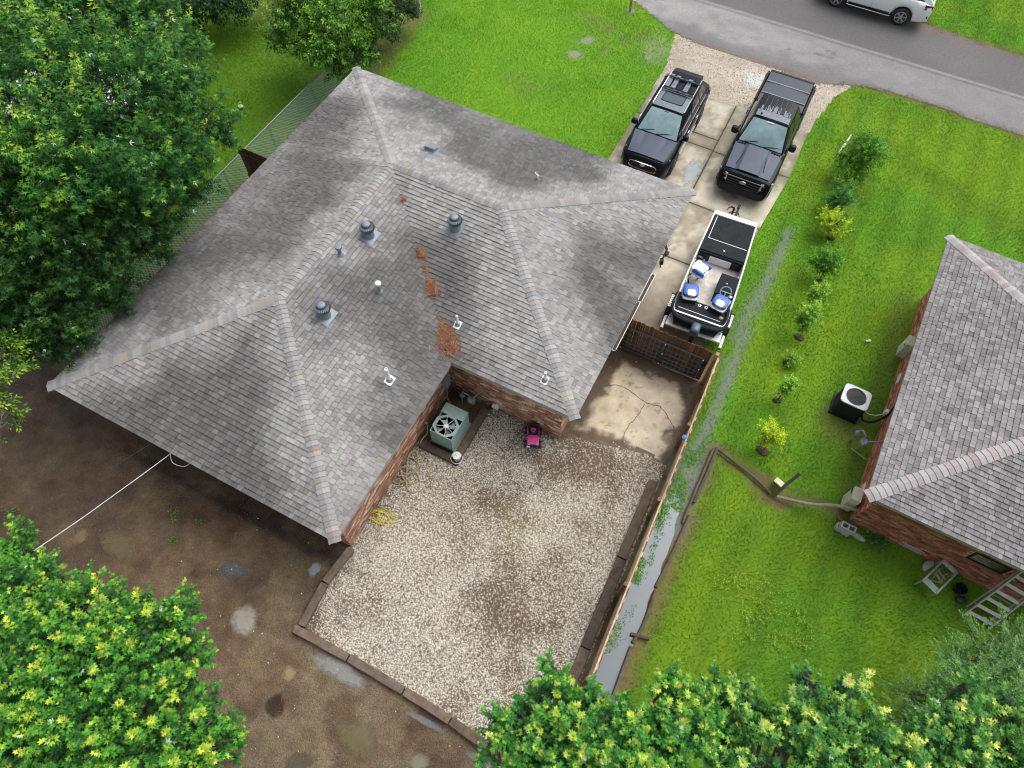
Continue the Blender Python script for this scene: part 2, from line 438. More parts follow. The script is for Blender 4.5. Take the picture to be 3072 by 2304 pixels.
# ------------------------------------------------------------------ setting: ground, lawn, yards
HW, HD, WW, ZE, RS = 12.721, 14.592, 9.035, 2.7285, 0.28715      # house: front eave length, depth, wing width, eave height, roof slope
OV = 0.48                                                       # eave overhang
NTH = rad(-1.912); NX, NY, NZE, NDP, NSL = 20.101, -7.468, 2.45, 9.710, 0.31413
def nloc(x, y): return (NX + math.cos(NTH) * x - math.sin(NTH) * y, NY + math.sin(NTH) * x + math.cos(NTH) * y)

DIRT = [(-2.45, -3.6), (12.6, -3.6), (12.55, -8.2), (15.62, -8.2), (15.9, -34), (-16, -34), (-16, -13.2), (-2.6, -12.6)]
ROAD = [(-70, 13.6), (2, 13.25), (5, 12.95), (6.2, 12.65), (7.2, 12.1), (8.2, 11.5), (9.5, 11.2), (11.5, 11.22), (13, 11.12), (14.9, 11.06), (15.9, 11.55),
        (17.0, 11.9), (18.3, 12.06), (20.5, 11.95), (23, 11.85), (30, 11.8), (80, 11.8), (80, 17.0), (22, 17.05), (18, 17.4), (12, 17.7), (-70, 17.9)]
APRON = [(8.9, 7.6), (8.95, 9.0), (8.7, 10.2), (8.5, 11.4), (9.6, 11.2), (11.5, 11.24), (14.9, 11.1), (16.3, 11.75), (15.75, 10.6), (15.45, 9.0), (15.35, 8.0), (15.3, 7.6)]
GRAVEL = [(8.5, -8.5), (12.35, -8.48), (13.0, -8.15), (14.8, -7.65), (15.42, -7.9), (15.5, -10), (15.56, -14.2), (15.62, -16.6), (8.7, -16.45), (8.5, -14.1)]
HOUSE = [(OV, -OV), (HW - OV, -OV), (HW - OV, -WW + OV), (WW - OV, -WW + OV), (WW - OV, -HD + OV), (OV, -HD + OV)]
NHOUSE = [nloc(.6, .5), nloc(17, .5), nloc(17, NDP - .5), nloc(.6, NDP - .5)]
LC, RC = (8.93, 12.31), (12.36, 15.34)
SLABS = [[(8.93, 5.92), (12.31, 5.88), (12.31, 8.1), (8.96, 7.95)], [(8.93, 5.28), (12.31, 5.26), (12.31, 5.82), (8.93, 5.86)],
         [(8.93, 2.28), (12.31, 2.3), (12.31, 5.2), (8.93, 5.22)], [(8.93, -.47), (12.31, -.47), (12.31, 2.24), (8.93, 2.22)],
         [(12.37, 5.22), (15.36, 5.22), (15.34, 7.9), (14.0, 8.3), (12.37, 8.15)], [(12.37, 2.3), (15.12, 2.24), (15.36, 5.16), (12.37, 5.17)],
         [(12.37, -.47), (14.96, -.45), (15.1, 2.18), (12.37, 2.24)], [(12.37, -4.72), (14.98, -4.66), (14.96, -.51), (12.37, -.53)]]
PAD = [(12.45, -4.8), (15.38, -4.76), (15.42, -7.9), (14.8, -7.8), (13.0, -8.25), (12.4, -8.2)]
DITCH = [(15.98, -8.55), (15.80, -8.9), (15.68, -9.5), (15.70, -10.4), (15.74, -12), (15.85, -14.2), (15.95, -17.5), (16.55, -17.5), (16.45, -14.0), (16.40, -12.2), (16.44, -11.2), (16.34, -10), (16.26, -9.2), (16.12, -8.7)]

def ragged(P, st, amp, seed):
    out = []
    for i in range(len(P)):
        a, b = np.array(P[i]), np.array(P[(i + 1) % len(P)]); k = max(1, int(np.hypot(*(b - a)) / st))
        for j in range(k):
            p = a + (b - a) * j / k; n_ = np.array([-(b - a)[1], (b - a)[0]]); n_ = n_ / (np.hypot(*n_) + 1e-9)
            out.append(tuple(p + n_ * (float(fbm(p[0] * 3 + seed, p[1] * 3, seed)) - .5) * amp))
    return out
DITCH = ragged(DITCH, .12, .22, 3)

def lawn_state(x, y):
    """lawn colour and density at a place (survey of worn spots, painted shade, wet runs and mowing stripes)"""
    n1 = fbm(x * .35, y * .35, 3); n2 = fbm(x * 1.3, y * 1.3, 9); n3 = fbm(x * 4, y * 4, 21, 2)
    a = np.array([0.098, 0.262, 0.016]); b = np.array([0.178, 0.352, 0.019]); c = np.array([0.25, 0.335, 0.03])
    t = sstep(.1, .9, n1 * .6 + n2 * .4)[..., None]
    col = a * (1 - t) + b * t
    t2 = (sstep(.58, .82, n2) * .3)[..., None]; col = col * (1 - t2) + c * t2
    right = sstep(15.4, 15.9, x)
    stripe = .5 + .5 * np.sin(x * 2 * math.pi / 1.15 + .5 * n1)
    k = (1 + right * (stripe - .5) * .24)[..., None]; col = col * k
    yel = (right * (.25 + .3 * stripe) * sstep(.35, .6, n1))[..., None]; col = col * (1 - yel) + np.array([.235, .36, .014]) * yel
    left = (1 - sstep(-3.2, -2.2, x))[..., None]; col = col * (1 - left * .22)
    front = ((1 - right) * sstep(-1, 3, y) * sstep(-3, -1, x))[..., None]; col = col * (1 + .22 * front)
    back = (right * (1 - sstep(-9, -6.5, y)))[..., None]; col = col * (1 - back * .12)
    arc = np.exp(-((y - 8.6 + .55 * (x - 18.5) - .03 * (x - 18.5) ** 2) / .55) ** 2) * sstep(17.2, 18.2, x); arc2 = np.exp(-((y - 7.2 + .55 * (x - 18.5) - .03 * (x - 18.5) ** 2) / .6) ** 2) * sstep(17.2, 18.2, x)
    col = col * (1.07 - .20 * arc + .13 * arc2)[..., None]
    bare = np.zeros_like(x)
    for bx, by, r in [(5.21, 8.02, .34), (5.27, 9.11, .26), (8.05, 9.29, .12), (6.1, 12.0, .25)]:
        bare = np.maximum(bare, 1 - sstep(r * .55, r * 1.25, np.hypot(x - bx, y - by) + (n2 - .5) * r))
    thin = .75 * (1 - sstep(.2, 1.0, np.hypot((x - 4.0) * .8, y - 5.25) + (n3 - .5) * .9)) * sstep(.35, .6, n3)
    for bx, by, r in [(5.6, 10.3, .9), (4.9, 10.6, .7), (7.2, 10.6, .7), (6.2, 8.9, .4), (6.4, 9.8, .9)]:
        thin = np.maximum(thin, .55 * (1 - sstep(r * .3, r * 1.3, np.hypot(x - bx, y - by) + (n2 - .5) * r)) * sstep(.3, .6, n3))
    bare = np.maximum(bare, .45 * (1 - sstep(.2, .85, np.hypot((x - 8.15), (y - 10.1) * .6) + (n2 - .5) * .9)))
    # wet run beside the driveway, widening towards the ditch
    cx = 16.02 + .08 * np.sin(y * .9); hw = .03 + .12 * sstep(3.4, 1.0, y) + .12 * (n2 - .4)
    strip = (1 - sstep(hw * .6, hw * 1.7, np.abs(x - cx) + (n3 - .5) * .22)) * sstep(-8.6, -8.2, y) * (1 - sstep(3.0, 5.2, y))
    strip = np.maximum(strip, (1 - sstep(.3, .62, np.abs(x - 16.05) + (n2 - .5) * .5)) * (1 - sstep(-7.8, -6.2, y)) * sstep(-10.5, -9.5, y) * .85)
    # worn line under the old fence rails and beside the ditch
    worn = np.zeros_like(x)
    for p, q, r in [((16.58, -6.7), (18.5, -7.2), .26), ((18.5, -7.2), (20.7, -6.8), .22), ((16.5, -7.0), (16.5, -18), .22), ((17.9, -7.2), (18.7, -7.5), .34)]:
        worn = np.maximum(worn, 1 - sstep(r * .45, r * 1.25, segdist(x, y, p, q) + (n2 - .5) * .34))
    edge = np.maximum(0, (1 - sstep(.05, .4, y - 17.1 + (n2 - .5) * .3)) * (y > 16.9) * .7)
    edge = np.maximum(edge, (1 - sstep(.0, .34, 11.95 - y + (n2 - .5) * .4)) * (x > 15.8) * (y < 12.6) * .8)
    nbr = (1 - sstep(.1, .6, np.abs(x - 20.5))) * (y < 2) * (y > -7.2) * .5 * n1
    acw = .6 * (1 - sstep(.35, 1.0, np.hypot(x - 19.7, y + 4.1) + (n2 - .5) * .6))
    hedge = .75 * (1 - sstep(.2, .95, segdist(x, y, (-2.3, 7.2), (-1.7, 2.2)) + (n2 - .5) * .8))
    shade_topl = .6 * (1 - sstep(.6, 2.0, np.hypot(x + 7.6, y - 4.6)))  # shade on the lawn by the bushes, painted as a brown patch
    yard = ((x > -2.7) & (x < 15.72) & (y < -3.4)).astype(float); hsd = ((x > -.3) & (x < 12.6) & (y > -4) & (y < -.3)).astype(float)
    brown = np.maximum.reduce([bare * 0, worn, edge, nbr, acw, hedge, shade_topl, thin, yard * 1.1, hsd])
    soil = np.array([.14, .085, .05]); mudc = np.array([.24, .21, .185]); wetc = np.array([.155, .17, .165])
    k = bare[..., None] * .92; gcol = col * .68 * (1 - k) + mudc * k
    k = brown[..., None] * .85; gcol = gcol * (1 - k) + soil * k
    k = np.clip(strip * (.25 + 1.3 * n3), 0, 1)[..., None] * .9; gcol = gcol * (1 - k) + wetc * k
    dens = (1 - bare) * (1 - .82 * brown) * (1 - .78 * strip)
    dens = dens * (.7 + .3 * sstep(.3, .5, n2))
    bcol = col * (1 - brown[..., None] * .35) + np.array([.12, .08, .03]) * brown[..., None] * .35
    return gcol, bcol, dens, strip

MB().add([(-400, -400, -.05), (400, -400, -.05), (400, 400, -.05), (-400, 400, -.05)], [(0, 1, 2, 3)]).build('ground', 'far_ground', kind='structure')
def grid_sheet(name, x0, x1, y0, y1, st, z, colfn, mat, keep=None, relief=None, kind='structure'):
    xs = np.arange(x0, x1 + st * .5, st); ys = np.arange(y0, y1 + st * .5, st)
    X, Y = np.meshgrid(xs, ys); nx, ny = len(xs), len(ys)
    Z = np.full_like(X, z) if relief is None else z + relief(X, Y)
    C = colfn(X, Y)
    I = np.arange(nx * ny).reshape(ny, nx)
    F = np.stack([I[:-1, :-1], I[:-1, 1:], I[1:, 1:], I[1:, :-1]], -1).reshape(-1, 4)
    if keep is not None:
        cx = (X[:-1, :-1] + st / 2).ravel(); cy = (Y[:-1, :-1] + st / 2).ravel(); F = F[keep(cx, cy)]
    V = np.stack([X, Y, Z], -1).reshape(-1, 3); Cc = C.reshape(-1, 3)
    used = np.unique(F); mp = np.full(len(V), -1); mp[used] = np.arange(len(used))
    return npmesh(name, V[used], mp[F], Cc[used], mat, kind=kind, smooth=True)
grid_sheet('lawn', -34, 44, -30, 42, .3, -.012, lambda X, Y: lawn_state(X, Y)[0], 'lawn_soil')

# grass blades, real geometry over the part of the lawn in view
def blade_mesh(n_target):
    N = n_target * 2
    x = rs.uniform(-14, 26.5, N); y = rs.uniform(-17.5, 22, N)
    keep = (y > -16.5 + .0 * x)
    for P in (DIRT, ROAD, APRON, HOUSE, NHOUSE, DITCH): keep &= ~inpoly(x, y, P)
    for P in SLABS: keep &= ~inpoly(x, y, P)
    keep &= ~((y < -3.6) & (x > -2.6) & (x < 15.62))
    keep &= ~((x > HOUSE[0][0]) & (x < HW - OV) & (y < -.4) & (y > -9))
    keep &= ~((x < -2.5) & (y < -13))
    # only what the photograph looks at
    d = np.stack([x - CAM[0], y - CAM[1], np.zeros(N) - CAM[2]], -1) @ RM
    u = 1536 + FPX * d[:, 0] / -d[:, 2]; v = 1152 - FPX * d[:, 1] / -d[:, 2]
    keep &= (u > -150) & (u < 3222) & (v > -150) & (v < 2400)
    x = x[keep]; y = y[keep]
    g, bcol, dens, st = lawn_state(x, y)
    k = rs.random(len(x)) < dens
    x, y, bcol = x[k], y[k], bcol[k]
    if len(x) > n_target: x, y, bcol = x[:n_target], y[:n_target], bcol[:n_target]
    n = len(x)
    tall = sstep(.55, .75, fbm(x * .9, y * .9, 40)) * .5 + 1
    h = rs.uniform(.025, .055, n) * tall; a = rs.uniform(0, 2 * math.pi, n); wv = rs.uniform(.006, .013, n)
    lean = rs.uniform(.1, .9, n) * h; la = rs.uniform(0, 2 * math.pi, n)
    p0 = np.stack([x - np.cos(a) * wv, y - np.sin(a) * wv, np.full(n, -.014)], -1)
    p1 = np.stack([x + np.cos(a) * wv, y + np.sin(a) * wv, np.full(n, -.014)], -1)
    p2 = np.stack([x + np.cos(la) * lean, y + np.sin(la) * lean, h], -1)
    V = np.stack([p0, p1, p2], 1).reshape(-1, 3); F = np.arange(3 * n).reshape(-1, 3)
    var = rs.uniform(.76, 1.28, n)[:, None]; c = np.clip(bcol * var * 1.1, 0, .6)
    C = np.stack([c * .72, c * .72, c * 1.15], 1).reshape(-1, 3)
    return npmesh('grass', V, F, C, 'grass_blades', kind='stuff')
blade_mesh(620000)

# dirt yard and side strip
def dirt_col(X, Y):
    n1 = fbm(X * .4, Y * .4, 5); n2 = fbm(X * 1.5, Y * 1.5, 6); n3 = fbm(X * 6, Y * 6, 8, 3)
    a = np.array([.066, .037, .018]); b = np.array([.135, .087, .047]); c = np.array([.155, .120, .074])
    t = sstep(.35, .65, n1 * .5 + n2 * .5)[..., None]; col = a * (1 - t) + b * t
    t = (sstep(4, 11, X) * sstep(.35, .65, n2))[..., None] * .7; col = col * (1 - t) + c * t
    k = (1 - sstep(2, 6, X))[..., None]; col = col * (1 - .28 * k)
    g = (sstep(.62, .75, n2) * .35)[..., None]; col = col * (1 - g) + np.array([.15, .115, .05]) * g
    col = col * (.8 + .4 * n3)[..., None]
    # drip trench under the rear eave: churned wet soil
    d = np.abs(Y + 14.68 + .10 * (n2 - .5) + .06 * (X < 6)); tr = (1 - sstep(.05, .22, d + (n3 - .5) * .2)) * (X > 1) * (X < 8.6)
    col = col * (1 - .62 * tr)[..., None]
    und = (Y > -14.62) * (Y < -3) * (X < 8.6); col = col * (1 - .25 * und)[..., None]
    return col
def dirt_rel(X, Y):
    n2 = fbm(X * 1.5, Y * 1.5, 6); n3 = fbm(X * 6, Y * 6, 8, 3)
    d = np.abs(Y + 14.68 + .10 * (n2 - .5)); tr = (1 - sstep(.02, .2, d + (n3 - .5) * .15)) * (X > 1) * (X < 8.6)
    return (n2 - .5) * .012 + (n3 - .5) * .008 - .012 * tr
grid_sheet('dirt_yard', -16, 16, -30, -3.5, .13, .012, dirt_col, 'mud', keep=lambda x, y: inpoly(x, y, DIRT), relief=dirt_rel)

# road, worn in the middle, with a patch seam
def road_col(X, Y):
    n1 = fbm(X * .5, Y * .9, 31); n2 = fbm(X * 2.2, Y * 3, 32); n3 = fbm(X * 8, Y * 10, 33, 3)
    dark = np.array([.15, .147, .145]); light = np.array([.255, .25, .244]); far = np.array([.105, .102, .10])
    yy = Y + (n2 - .5) * .55 + (n3 - .5) * .35
    lim = 12.15 - .25 * sstep(8, 2, X)
    t = (sstep(lim - .35, lim + .5, yy + (n1 - .5) * .8) * (.35 + .65 * sstep(20, 8, X)) * (.6 + .4 * sstep(.3, .6, n2)))[..., None]
    col = dark * (1 - t) + light * t
    t = (sstep(14.12, 14.2, Y + (n3 - .5) * .06))[..., None]; col = col * (1 - t) + far * t
    seam = np.exp(-((Y - 14.22 + (n3 - .5) * .03) / .05) ** 2)[..., None]; col = col * (1 - seam * .7) + np.array([.42, .41, .40]) * seam * .7
    s2 = np.exp(-((Y - 14.10 + (n3 - .5) * .03) / .035) ** 2)[..., None]; col = col * (1 - s2 * .55)
    spots = np.zeros_like(X)
    for sx, sy in [(14.4, 13.0), (14.65, 13.05), (14.95, 13.05), (14.75, 13.4), (15.05, 13.35), (13.2, 12.7)]:
        spots = np.maximum(spots, 1 - sstep(.05, .15, np.hypot(X - sx, (Y - sy) * 1.3)))
    col = col * (1 - .5 * spots[..., None])
    e = (1 - sstep(.05, .45, np.minimum(np.abs(Y - 11.2) + 5 * ((X < 8) | (X > 16)), np.abs(Y - 17.1)) + (n3 - .5) * .3))[..., None] * .55
    col = col * (1 - e) + np.array([.16, .095, .07]) * e
    return col * (.86 + .28 * n1)[..., None]
grid_sheet('road', -40, 60, 10.9, 18.0, .14, .004, road_col, 'asphalt', keep=lambda x, y: inpoly(x, y, ROAD))
def apron_col(X, Y):
    n1 = fbm(X * .8, Y * .8, 51); n2 = fbm(X * 5, Y * 5, 52)
    col = np.array([.40, .34, .27]) * (.75 + .5 * n1)[..., None] * (.8 + .4 * n2)[..., None]
    g = (sstep(.5, .7, n2) * (1 - sstep(8.8, 9.8, X)))[..., None] * .7; col = col * (1 - g) + np.array([.13, .14, .07]) * g
    pg = (1 - sstep(.5, .95, np.hypot(X - 12.6, (Y - 10.1) * 1.2) + (n1 - .5)))[..., None]; col = col * (1 - pg) + np.array([.5, .5, .49]) * pg
    return col
grid_sheet('gravel_apron', 8, 16.6, 7.5, 11.9, .1, -.004, apron_col, 'gravel_bed', keep=lambda x, y: inpoly(x, y, APRON))

# brown leaf debris along both road edges and on the apron
N = 9000
xa = rs.uniform(6, 26, N); far_ = rs.random(N) < .45
ya = np.where(far_, 17.12 + rs.normal(0, .16, N) + .35 * (xa < 18.5), np.interp(xa, [p[0] for p in ROAD[3:16]], [p[1] for p in ROAD[3:16]]) + rs.normal(0, .13, N))
k = (rs.random(N) < np.where((xa > 15.5) | far_, .9, .3)) & (fbm(xa * 2, ya * 2, 411) > .4); xa, ya = xa[k], ya[k]; n = len(xa); a = rs.uniform(0, 6.28, n); L = rs.uniform(.012, .04, n); ca, sa = np.cos(a) * L, np.sin(a) * L
V = np.stack([np.stack([xa - ca, ya - sa, np.full(n, .012)], -1), np.stack([xa + sa * .6, ya - ca * .6, np.full(n, .022)], -1), np.stack([xa + ca, ya + sa, np.full(n, .014)], -1)], 1)
pal = np.array([(.20, .09, .05), (.13, .065, .04), (.26, .14, .08), (.09, .05, .035), (.17, .13, .08)])
npmesh('road_edge_litter', V.reshape(-1, 3), np.arange(3 * n).reshape(-1, 3), np.repeat(pal[rs.integers(0, 5, n)] * rs.uniform(.7, 1.2, n)[:, None], 3, 0), 'pebble', kind='stuff')

# concrete driveway: every slab a piece of it
def slab_col(x, y, i):
    n = fbm(x * .7, y * .7, 61); n2 = fbm(x * 2.6, y * 2.6, 62)
    base = np.array([.53, .48, .38]); st = np.array([.155, .118, .072]); wet = np.array([.13, .115, .09])
    n4 = fbm(x * 7, y * 7, 64, 3); n5 = fbm(x * 1.1 + 40, y * 1.1, 65, 6); t = (sstep(.44, .60, n * .35 + n5 * .45 + n4 * .22) * .6)[..., None]; col = base * (1 - t) + st * t
    if i == 7:
        k = (sstep(-.6, -3.6, y) * .8)[..., None]; col = col * (1 - k) + np.array([.15, .12, .085]) * k
    if i in (2, 3, 1, 0): col = col * .86
    tr = np.exp(-((np.abs(x - 13.95) - .75) / .3) ** 2) * (y > 1) * (x > 12.4); col = col * (1 - .22 * tr)[..., None]
    ru = (np.exp(-((x - 11.15) / .14) ** 2) * (y < 5.2))[..., None] * .6; col = col * (1 - ru) + np.array([.25, .15, .05]) * ru
    return col
drv = bpy.data.objects.new('driveway', None); COL.objects.link(drv); drv['kind'] = 'structure'
for i, P in enumerate(SLABS):
    mb = MB(); xs0 = min(p[0] for p in P); xs1 = max(p[0] for p in P); ys0 = min(p[1] for p in P); ys1 = max(p[1] for p in P)
    a, b, c, d = (P[0], P[1], P[2], P[-1]); nu = max(4, int((xs1 - xs0) / .08)); nv = max(4, int((ys1 - ys0) / .08))
    mb.patch((*a, .03), (*b, .03), (*c, .03), (*d, .03), nu, nv, two=.11)
    arr = np.array(mb.v); cc = slab_col(arr[:, 0], arr[:, 1], i)
    ed = np.minimum.reduce([arr[:, 0] - xs0, xs1 - arr[:, 0], arr[:, 1] - ys0, ys1 - arr[:, 1]])
    n3 = fbm(arr[:, 0] * 4, arr[:, 1] * 4, 77); k = ((1 - sstep(.0, .22, ed + (n3 - .5) * .2)) * .5)[:, None]
    cc = cc * (1 - k) + np.array([.11, .095, .055]) * k; mb.c = [tuple(t) for t in cc]
    mb.build('slab', 'concrete', drv)
jt = MB()
for (x0, y0, x1, y1) in [(8.93, 5.89, 12.33, 5.85), (8.93, 5.25, 12.33, 5.23), (8.93, 2.26, 12.33, 2.27), (12.34, -4.7, 12.34, 8.1), (12.36, 5.2, 15.35, 5.19), (12.36, 2.27, 15.1, 2.21), (12.36, -.5, 14.97, -.48)]:
    pts = [(x0 + (x1 - x0) * t / 14, y0 + (y1 - y0) * t / 14) for t in range(15)]
    for p, q in zip(pts, pts[1:]): jt.bar((*p, .008 + rs.uniform(-.006, .004)), (*q, .008), rs.uniform(.03, .075), .03)
jt.build('joint_dirt', 'crack_dirt', drv, kind='stuff')

# back patio pad
def pad_col(X, Y):
    n1 = fbm(X * .8, Y * .8, 71); n2 = fbm(X * 3, Y * 3, 72); n3 = fbm(X * 9, Y * 9, 73, 2)
    ed = np.minimum.reduce([X - 12.45, 15.35 - X, -4.75 - Y, Y + 8.15])
    d = 1 - sstep(.22, .46, ed + (n1 - .5) * .7 + (n2 - .5) * .4 + (n3 - .5) * .15)
    tan_ = np.array([.50, .43, .30]) * (.8 + .4 * n2)[..., None]; br = np.array([.105, .072, .048]) * (.7 + .6 * n2)[..., None]
    lit = (sstep(.45, .7, n1) * .35)[..., None]; tan_ = tan_ * (1 - lit) + np.array([.36, .29, .26]) * lit
    top = (sstep(-5.7, -5.0, Y + (n1 - .5) * .8) * .75); d = np.maximum(d, top)[..., None]
    sp = (sstep(.72, .8, n3) * .4)[..., None]; col = tan_ * (1 - d) + br * d
    return col * (1 - sp)
pad = grid_sheet('patio_pad', 12.3, 15.5, -8.4, -4.7, .06, .02, pad_col, 'concrete', keep=lambda x, y: inpoly(x, y, PAD))
cr = MB()
def crack(mb, pts, wd, z):
    P = smooth_path([(*p, z) for p in pts], 8)
    P = [p + np.array([rs.normal() * .012, rs.normal() * .012, 0]) for p in P]
    for p, q in zip(P, P[1:]): mb.bar(p, q, wd * rs.uniform(.5, 1.2), .006)
crack(cr, [(12.75, -6.25), (13.1, -6.05), (13.5, -6.05), (14.1, -6.2), (14.6, -6.15), (15.2, -6.6)], .024, .021)
crack(cr, [(14.1, -6.3), (14.02, -6.9), (13.92, -7.3), (14.0, -7.9)], .020, .021)
cr.build('crack', 'crack_dirt', pad)

# gravel yard bed and loose stones
def gr_mud(x, y):
    n1 = fbm(x * .45, y * .45, 81); n2 = fbm(x * 1.6, y * 1.6, 82)
    c = np.exp(-(((x - 12.6) / 1.9) ** 2 + ((y + 13.3) / 2.6) ** 2)) * .20 + np.exp(-(((x - 13.3) / 1.6) ** 2 + ((y + 8.9) / .8) ** 2)) * .3
    e = (1 - sstep(.0, .5, np.minimum.reduce([x - 8.5, 15.5 - x, -8.45 - y]))) * .45
    return np.clip(sstep(.40, .80, n1 * .55 + n2 * .45 + c * .55) + e, 0, 1)
def bed_col(X, Y):
    m = gr_mud(X, Y)[..., None]; n2 = fbm(X * 5, Y * 5, 83)[..., None]
    col = np.array([.165, .14, .10]) * (1 - m) + np.array([.125, .088, .058]) * m
    gy = ((np.exp(-((X - 12.6) ** 2 + (Y + 11.6) ** 2) / .5)) * .7)[..., None]; col = col * (1 - gy) + np.array([.22, .2, .08]) * gy
    return col * (.7 + .6 * n2)
grid_sheet('gravel_bed', 8.4, 15.7, -16.7, -7.6, .1, .03, bed_col, 'gravel_bed', keep=lambda x, y: inpoly(x, y, GRAVEL) & ~((x < 9.95) & (y > -10.5)))
OCT = np.array([[1, 0, 0], [0, 1, 0], [-1, 0, 0], [0, -1, 0], [0, 0, 1], [0, 0, -1]], float)
OF = np.array([[0, 1, 4], [1, 2, 4], [2, 3, 4], [3, 0, 4], [1, 0, 5], [2, 1, 5], [3, 2, 5], [0, 3, 5]])
def stones(name, x, y, z, smin, smax, pal, bright):
    n = len(x); s = rs.uniform(smin, smax, n) * rs.choice([.75, 1, 1, 1.3], n); a = rs.uniform(0, 6.28, n)
    V = np.repeat(OCT[None, :5], n, 0) * np.stack([s * rs.uniform(.8, 1.4, n), s * rs.uniform(.6, 1.0, n), s * rs.uniform(.4, .8, n)], -1)[:, None, :]
    V = V + rs.normal(0, .12, V.shape) * s[:, None, None]
    ca, sa = np.cos(a), np.sin(a); X = V[..., 0] * ca[:, None] - V[..., 1] * sa[:, None]; Y = V[..., 0] * sa[:, None] + V[..., 1] * ca[:, None]
    V = np.stack([X + x[:, None], Y + y[:, None], V[..., 2] + z], -1)
    F = (OF[None, :4] + (np.arange(n) * 5)[:, None, None]).reshape(-1, 3)
    c = np.array(pal)[rs.integers(0, len(pal), n)] * rs.uniform(.75, 1.15, n)[:, None] * bright[:, None]
    return npmesh(name, V.reshape(-1, 3), F, np.repeat(c, 5, 0), 'pebble', kind='stuff')
N = 150000
x = rs.uniform(8.4, 15.7, N); y = rs.uniform(-16.7, -7.6, N); k = inpoly(x, y, GRAVEL) & ~((x < 9.95) & (y > -10.55)) & (rs.random(N) < 1.0 - .8 * gr_mud(x, y))
k &= ~inpoly(x, y, PAD) | (rs.random(N) < .02)
x, y = x[k], y[k]; mdn = gr_mud(x, y)
PAL = [(.82, .78, .69), (.73, .69, .60), (.66, .61, .51), (.52, .45, .34), (.80, .77, .70), (.36, .30, .215), (.60, .57, .51), (.69, .64, .53), (.24, .195, .14), (.44, .40, .33)]
stones('gravel_stones', x, y, .034, .0115, .0215, PAL, .93 - .16 * mdn)
N = 16000
x = rs.uniform(8, 16.4, N); y = rs.uniform(7.6, 11.8, N); k = inpoly(x, y, APRON) & ~inpoly(x, y, SLABS[0]) & ~inpoly(x, y, SLABS[4]) & (rs.random(N) < .25 + .75 * fbm(x * .8, y * .8, 51)) & (x > 8.8)
stones('apron_stones', x[k], y[k], .0, .013, .026, PAL, np.full(k.sum(), .85))
# stray stones on the dirt and pad
N = 130
x = rs.uniform(4.5, 15.4, N); y = rs.uniform(-19.5, -14.3, N); k = inpoly(x, y, DIRT) & ~inpoly(x, y, GRAVEL)
stones('stray_stones', np.r_[x[k], rs.uniform(12.6, 15.3, 40)], np.r_[y[k], rs.uniform(-8, -4.9, 40)], .025, .008, .02, PAL, np.full(k.sum() + 40, 1.0))

# leaf litter and crumbs on the dirt
N = 60000
x = rs.uniform(-6, 15.6, N); y = rs.uniform(-22, -4, N); k = inpoly(x, y, DIRT) & ~inpoly(x, y, GRAVEL) & ~inpoly(x, y, HOUSE) & (rs.random(N) < .15 + .85 * fbm(x * 1.1, y * 1.1, 401)); x, y = x[k], y[k]; n = len(x)
a = rs.uniform(0, 6.28, n); L = rs.uniform(.008, .03, n); wv = L * rs.uniform(.3, .7, n); tw_ = rs.random(n) < .008; L = np.where(tw_, rs.uniform(.06, .2, n), L); wv = np.where(tw_, .008, wv); z = .022 + rs.uniform(0, .01, n); ca, sa = np.cos(a), np.sin(a)
V = np.stack([np.stack([x - ca * L, y - sa * L, z], -1), np.stack([x + sa * wv, y - ca * wv, z + .004], -1), np.stack([x + ca * L, y + sa * L, z], -1)], 1)
pal = np.array([(.17, .12, .07), (.11, .07, .04), (.06, .038, .022), (.20, .15, .095), (.085, .06, .035), (.24, .19, .13), (.13, .075, .04)])
npmesh('dirt_litter', V.reshape(-1, 3), np.arange(3 * n).reshape(-1, 3), np.repeat(pal[rs.integers(0, 7, n)] * rs.uniform(.7, 1.2, n)[:, None], 3, 0), 'pebble', kind='stuff')

# water: ditch beside the fence, puddles in the dirt
MB().prism(DITCH, -.2, .0).build('ditch_water', 'ditch_water', kind='structure')
dm = MB()
for side, xo in ((0, -.0), (1, 0)):
    pass
PUD = [((7.17, -17.03), .38, .40, (.31, .29, .23)), ((8.99, -17.54), .17, .20, (.30, .235, .13)), ((8.03, -15.1), .17, .2, (.22, .24, .26)),
       ((10.05, -16.92), .95, .22, (.245, .245, .225)), ((12.9, -17.75), .22, .24, (.22, .195, .145)), ((1.8, -17.32), .22, .24, (.18, .125, .06)),
       ((2.95, -17.0), .7, .42, (.13, .095, .045)), ((10.35, -19.1), .3, .3, (.11, .095, .07)), ((9.1, -18.3), .24, .3, (.05, .036, .026)),
       ((11.3, -18.0), .6, .4, (.16, .13, .07)), ((12.6, -16.92), .6, .09, (.17, .17, .165)), ((14.2, -17.03), .5, .1, (.17, .17, .165)), ((12.0, 3.75), .34, .75, (.25, .28, .29)), ((6.1, -16.1), .4, .25, (.09, .092, .088))]
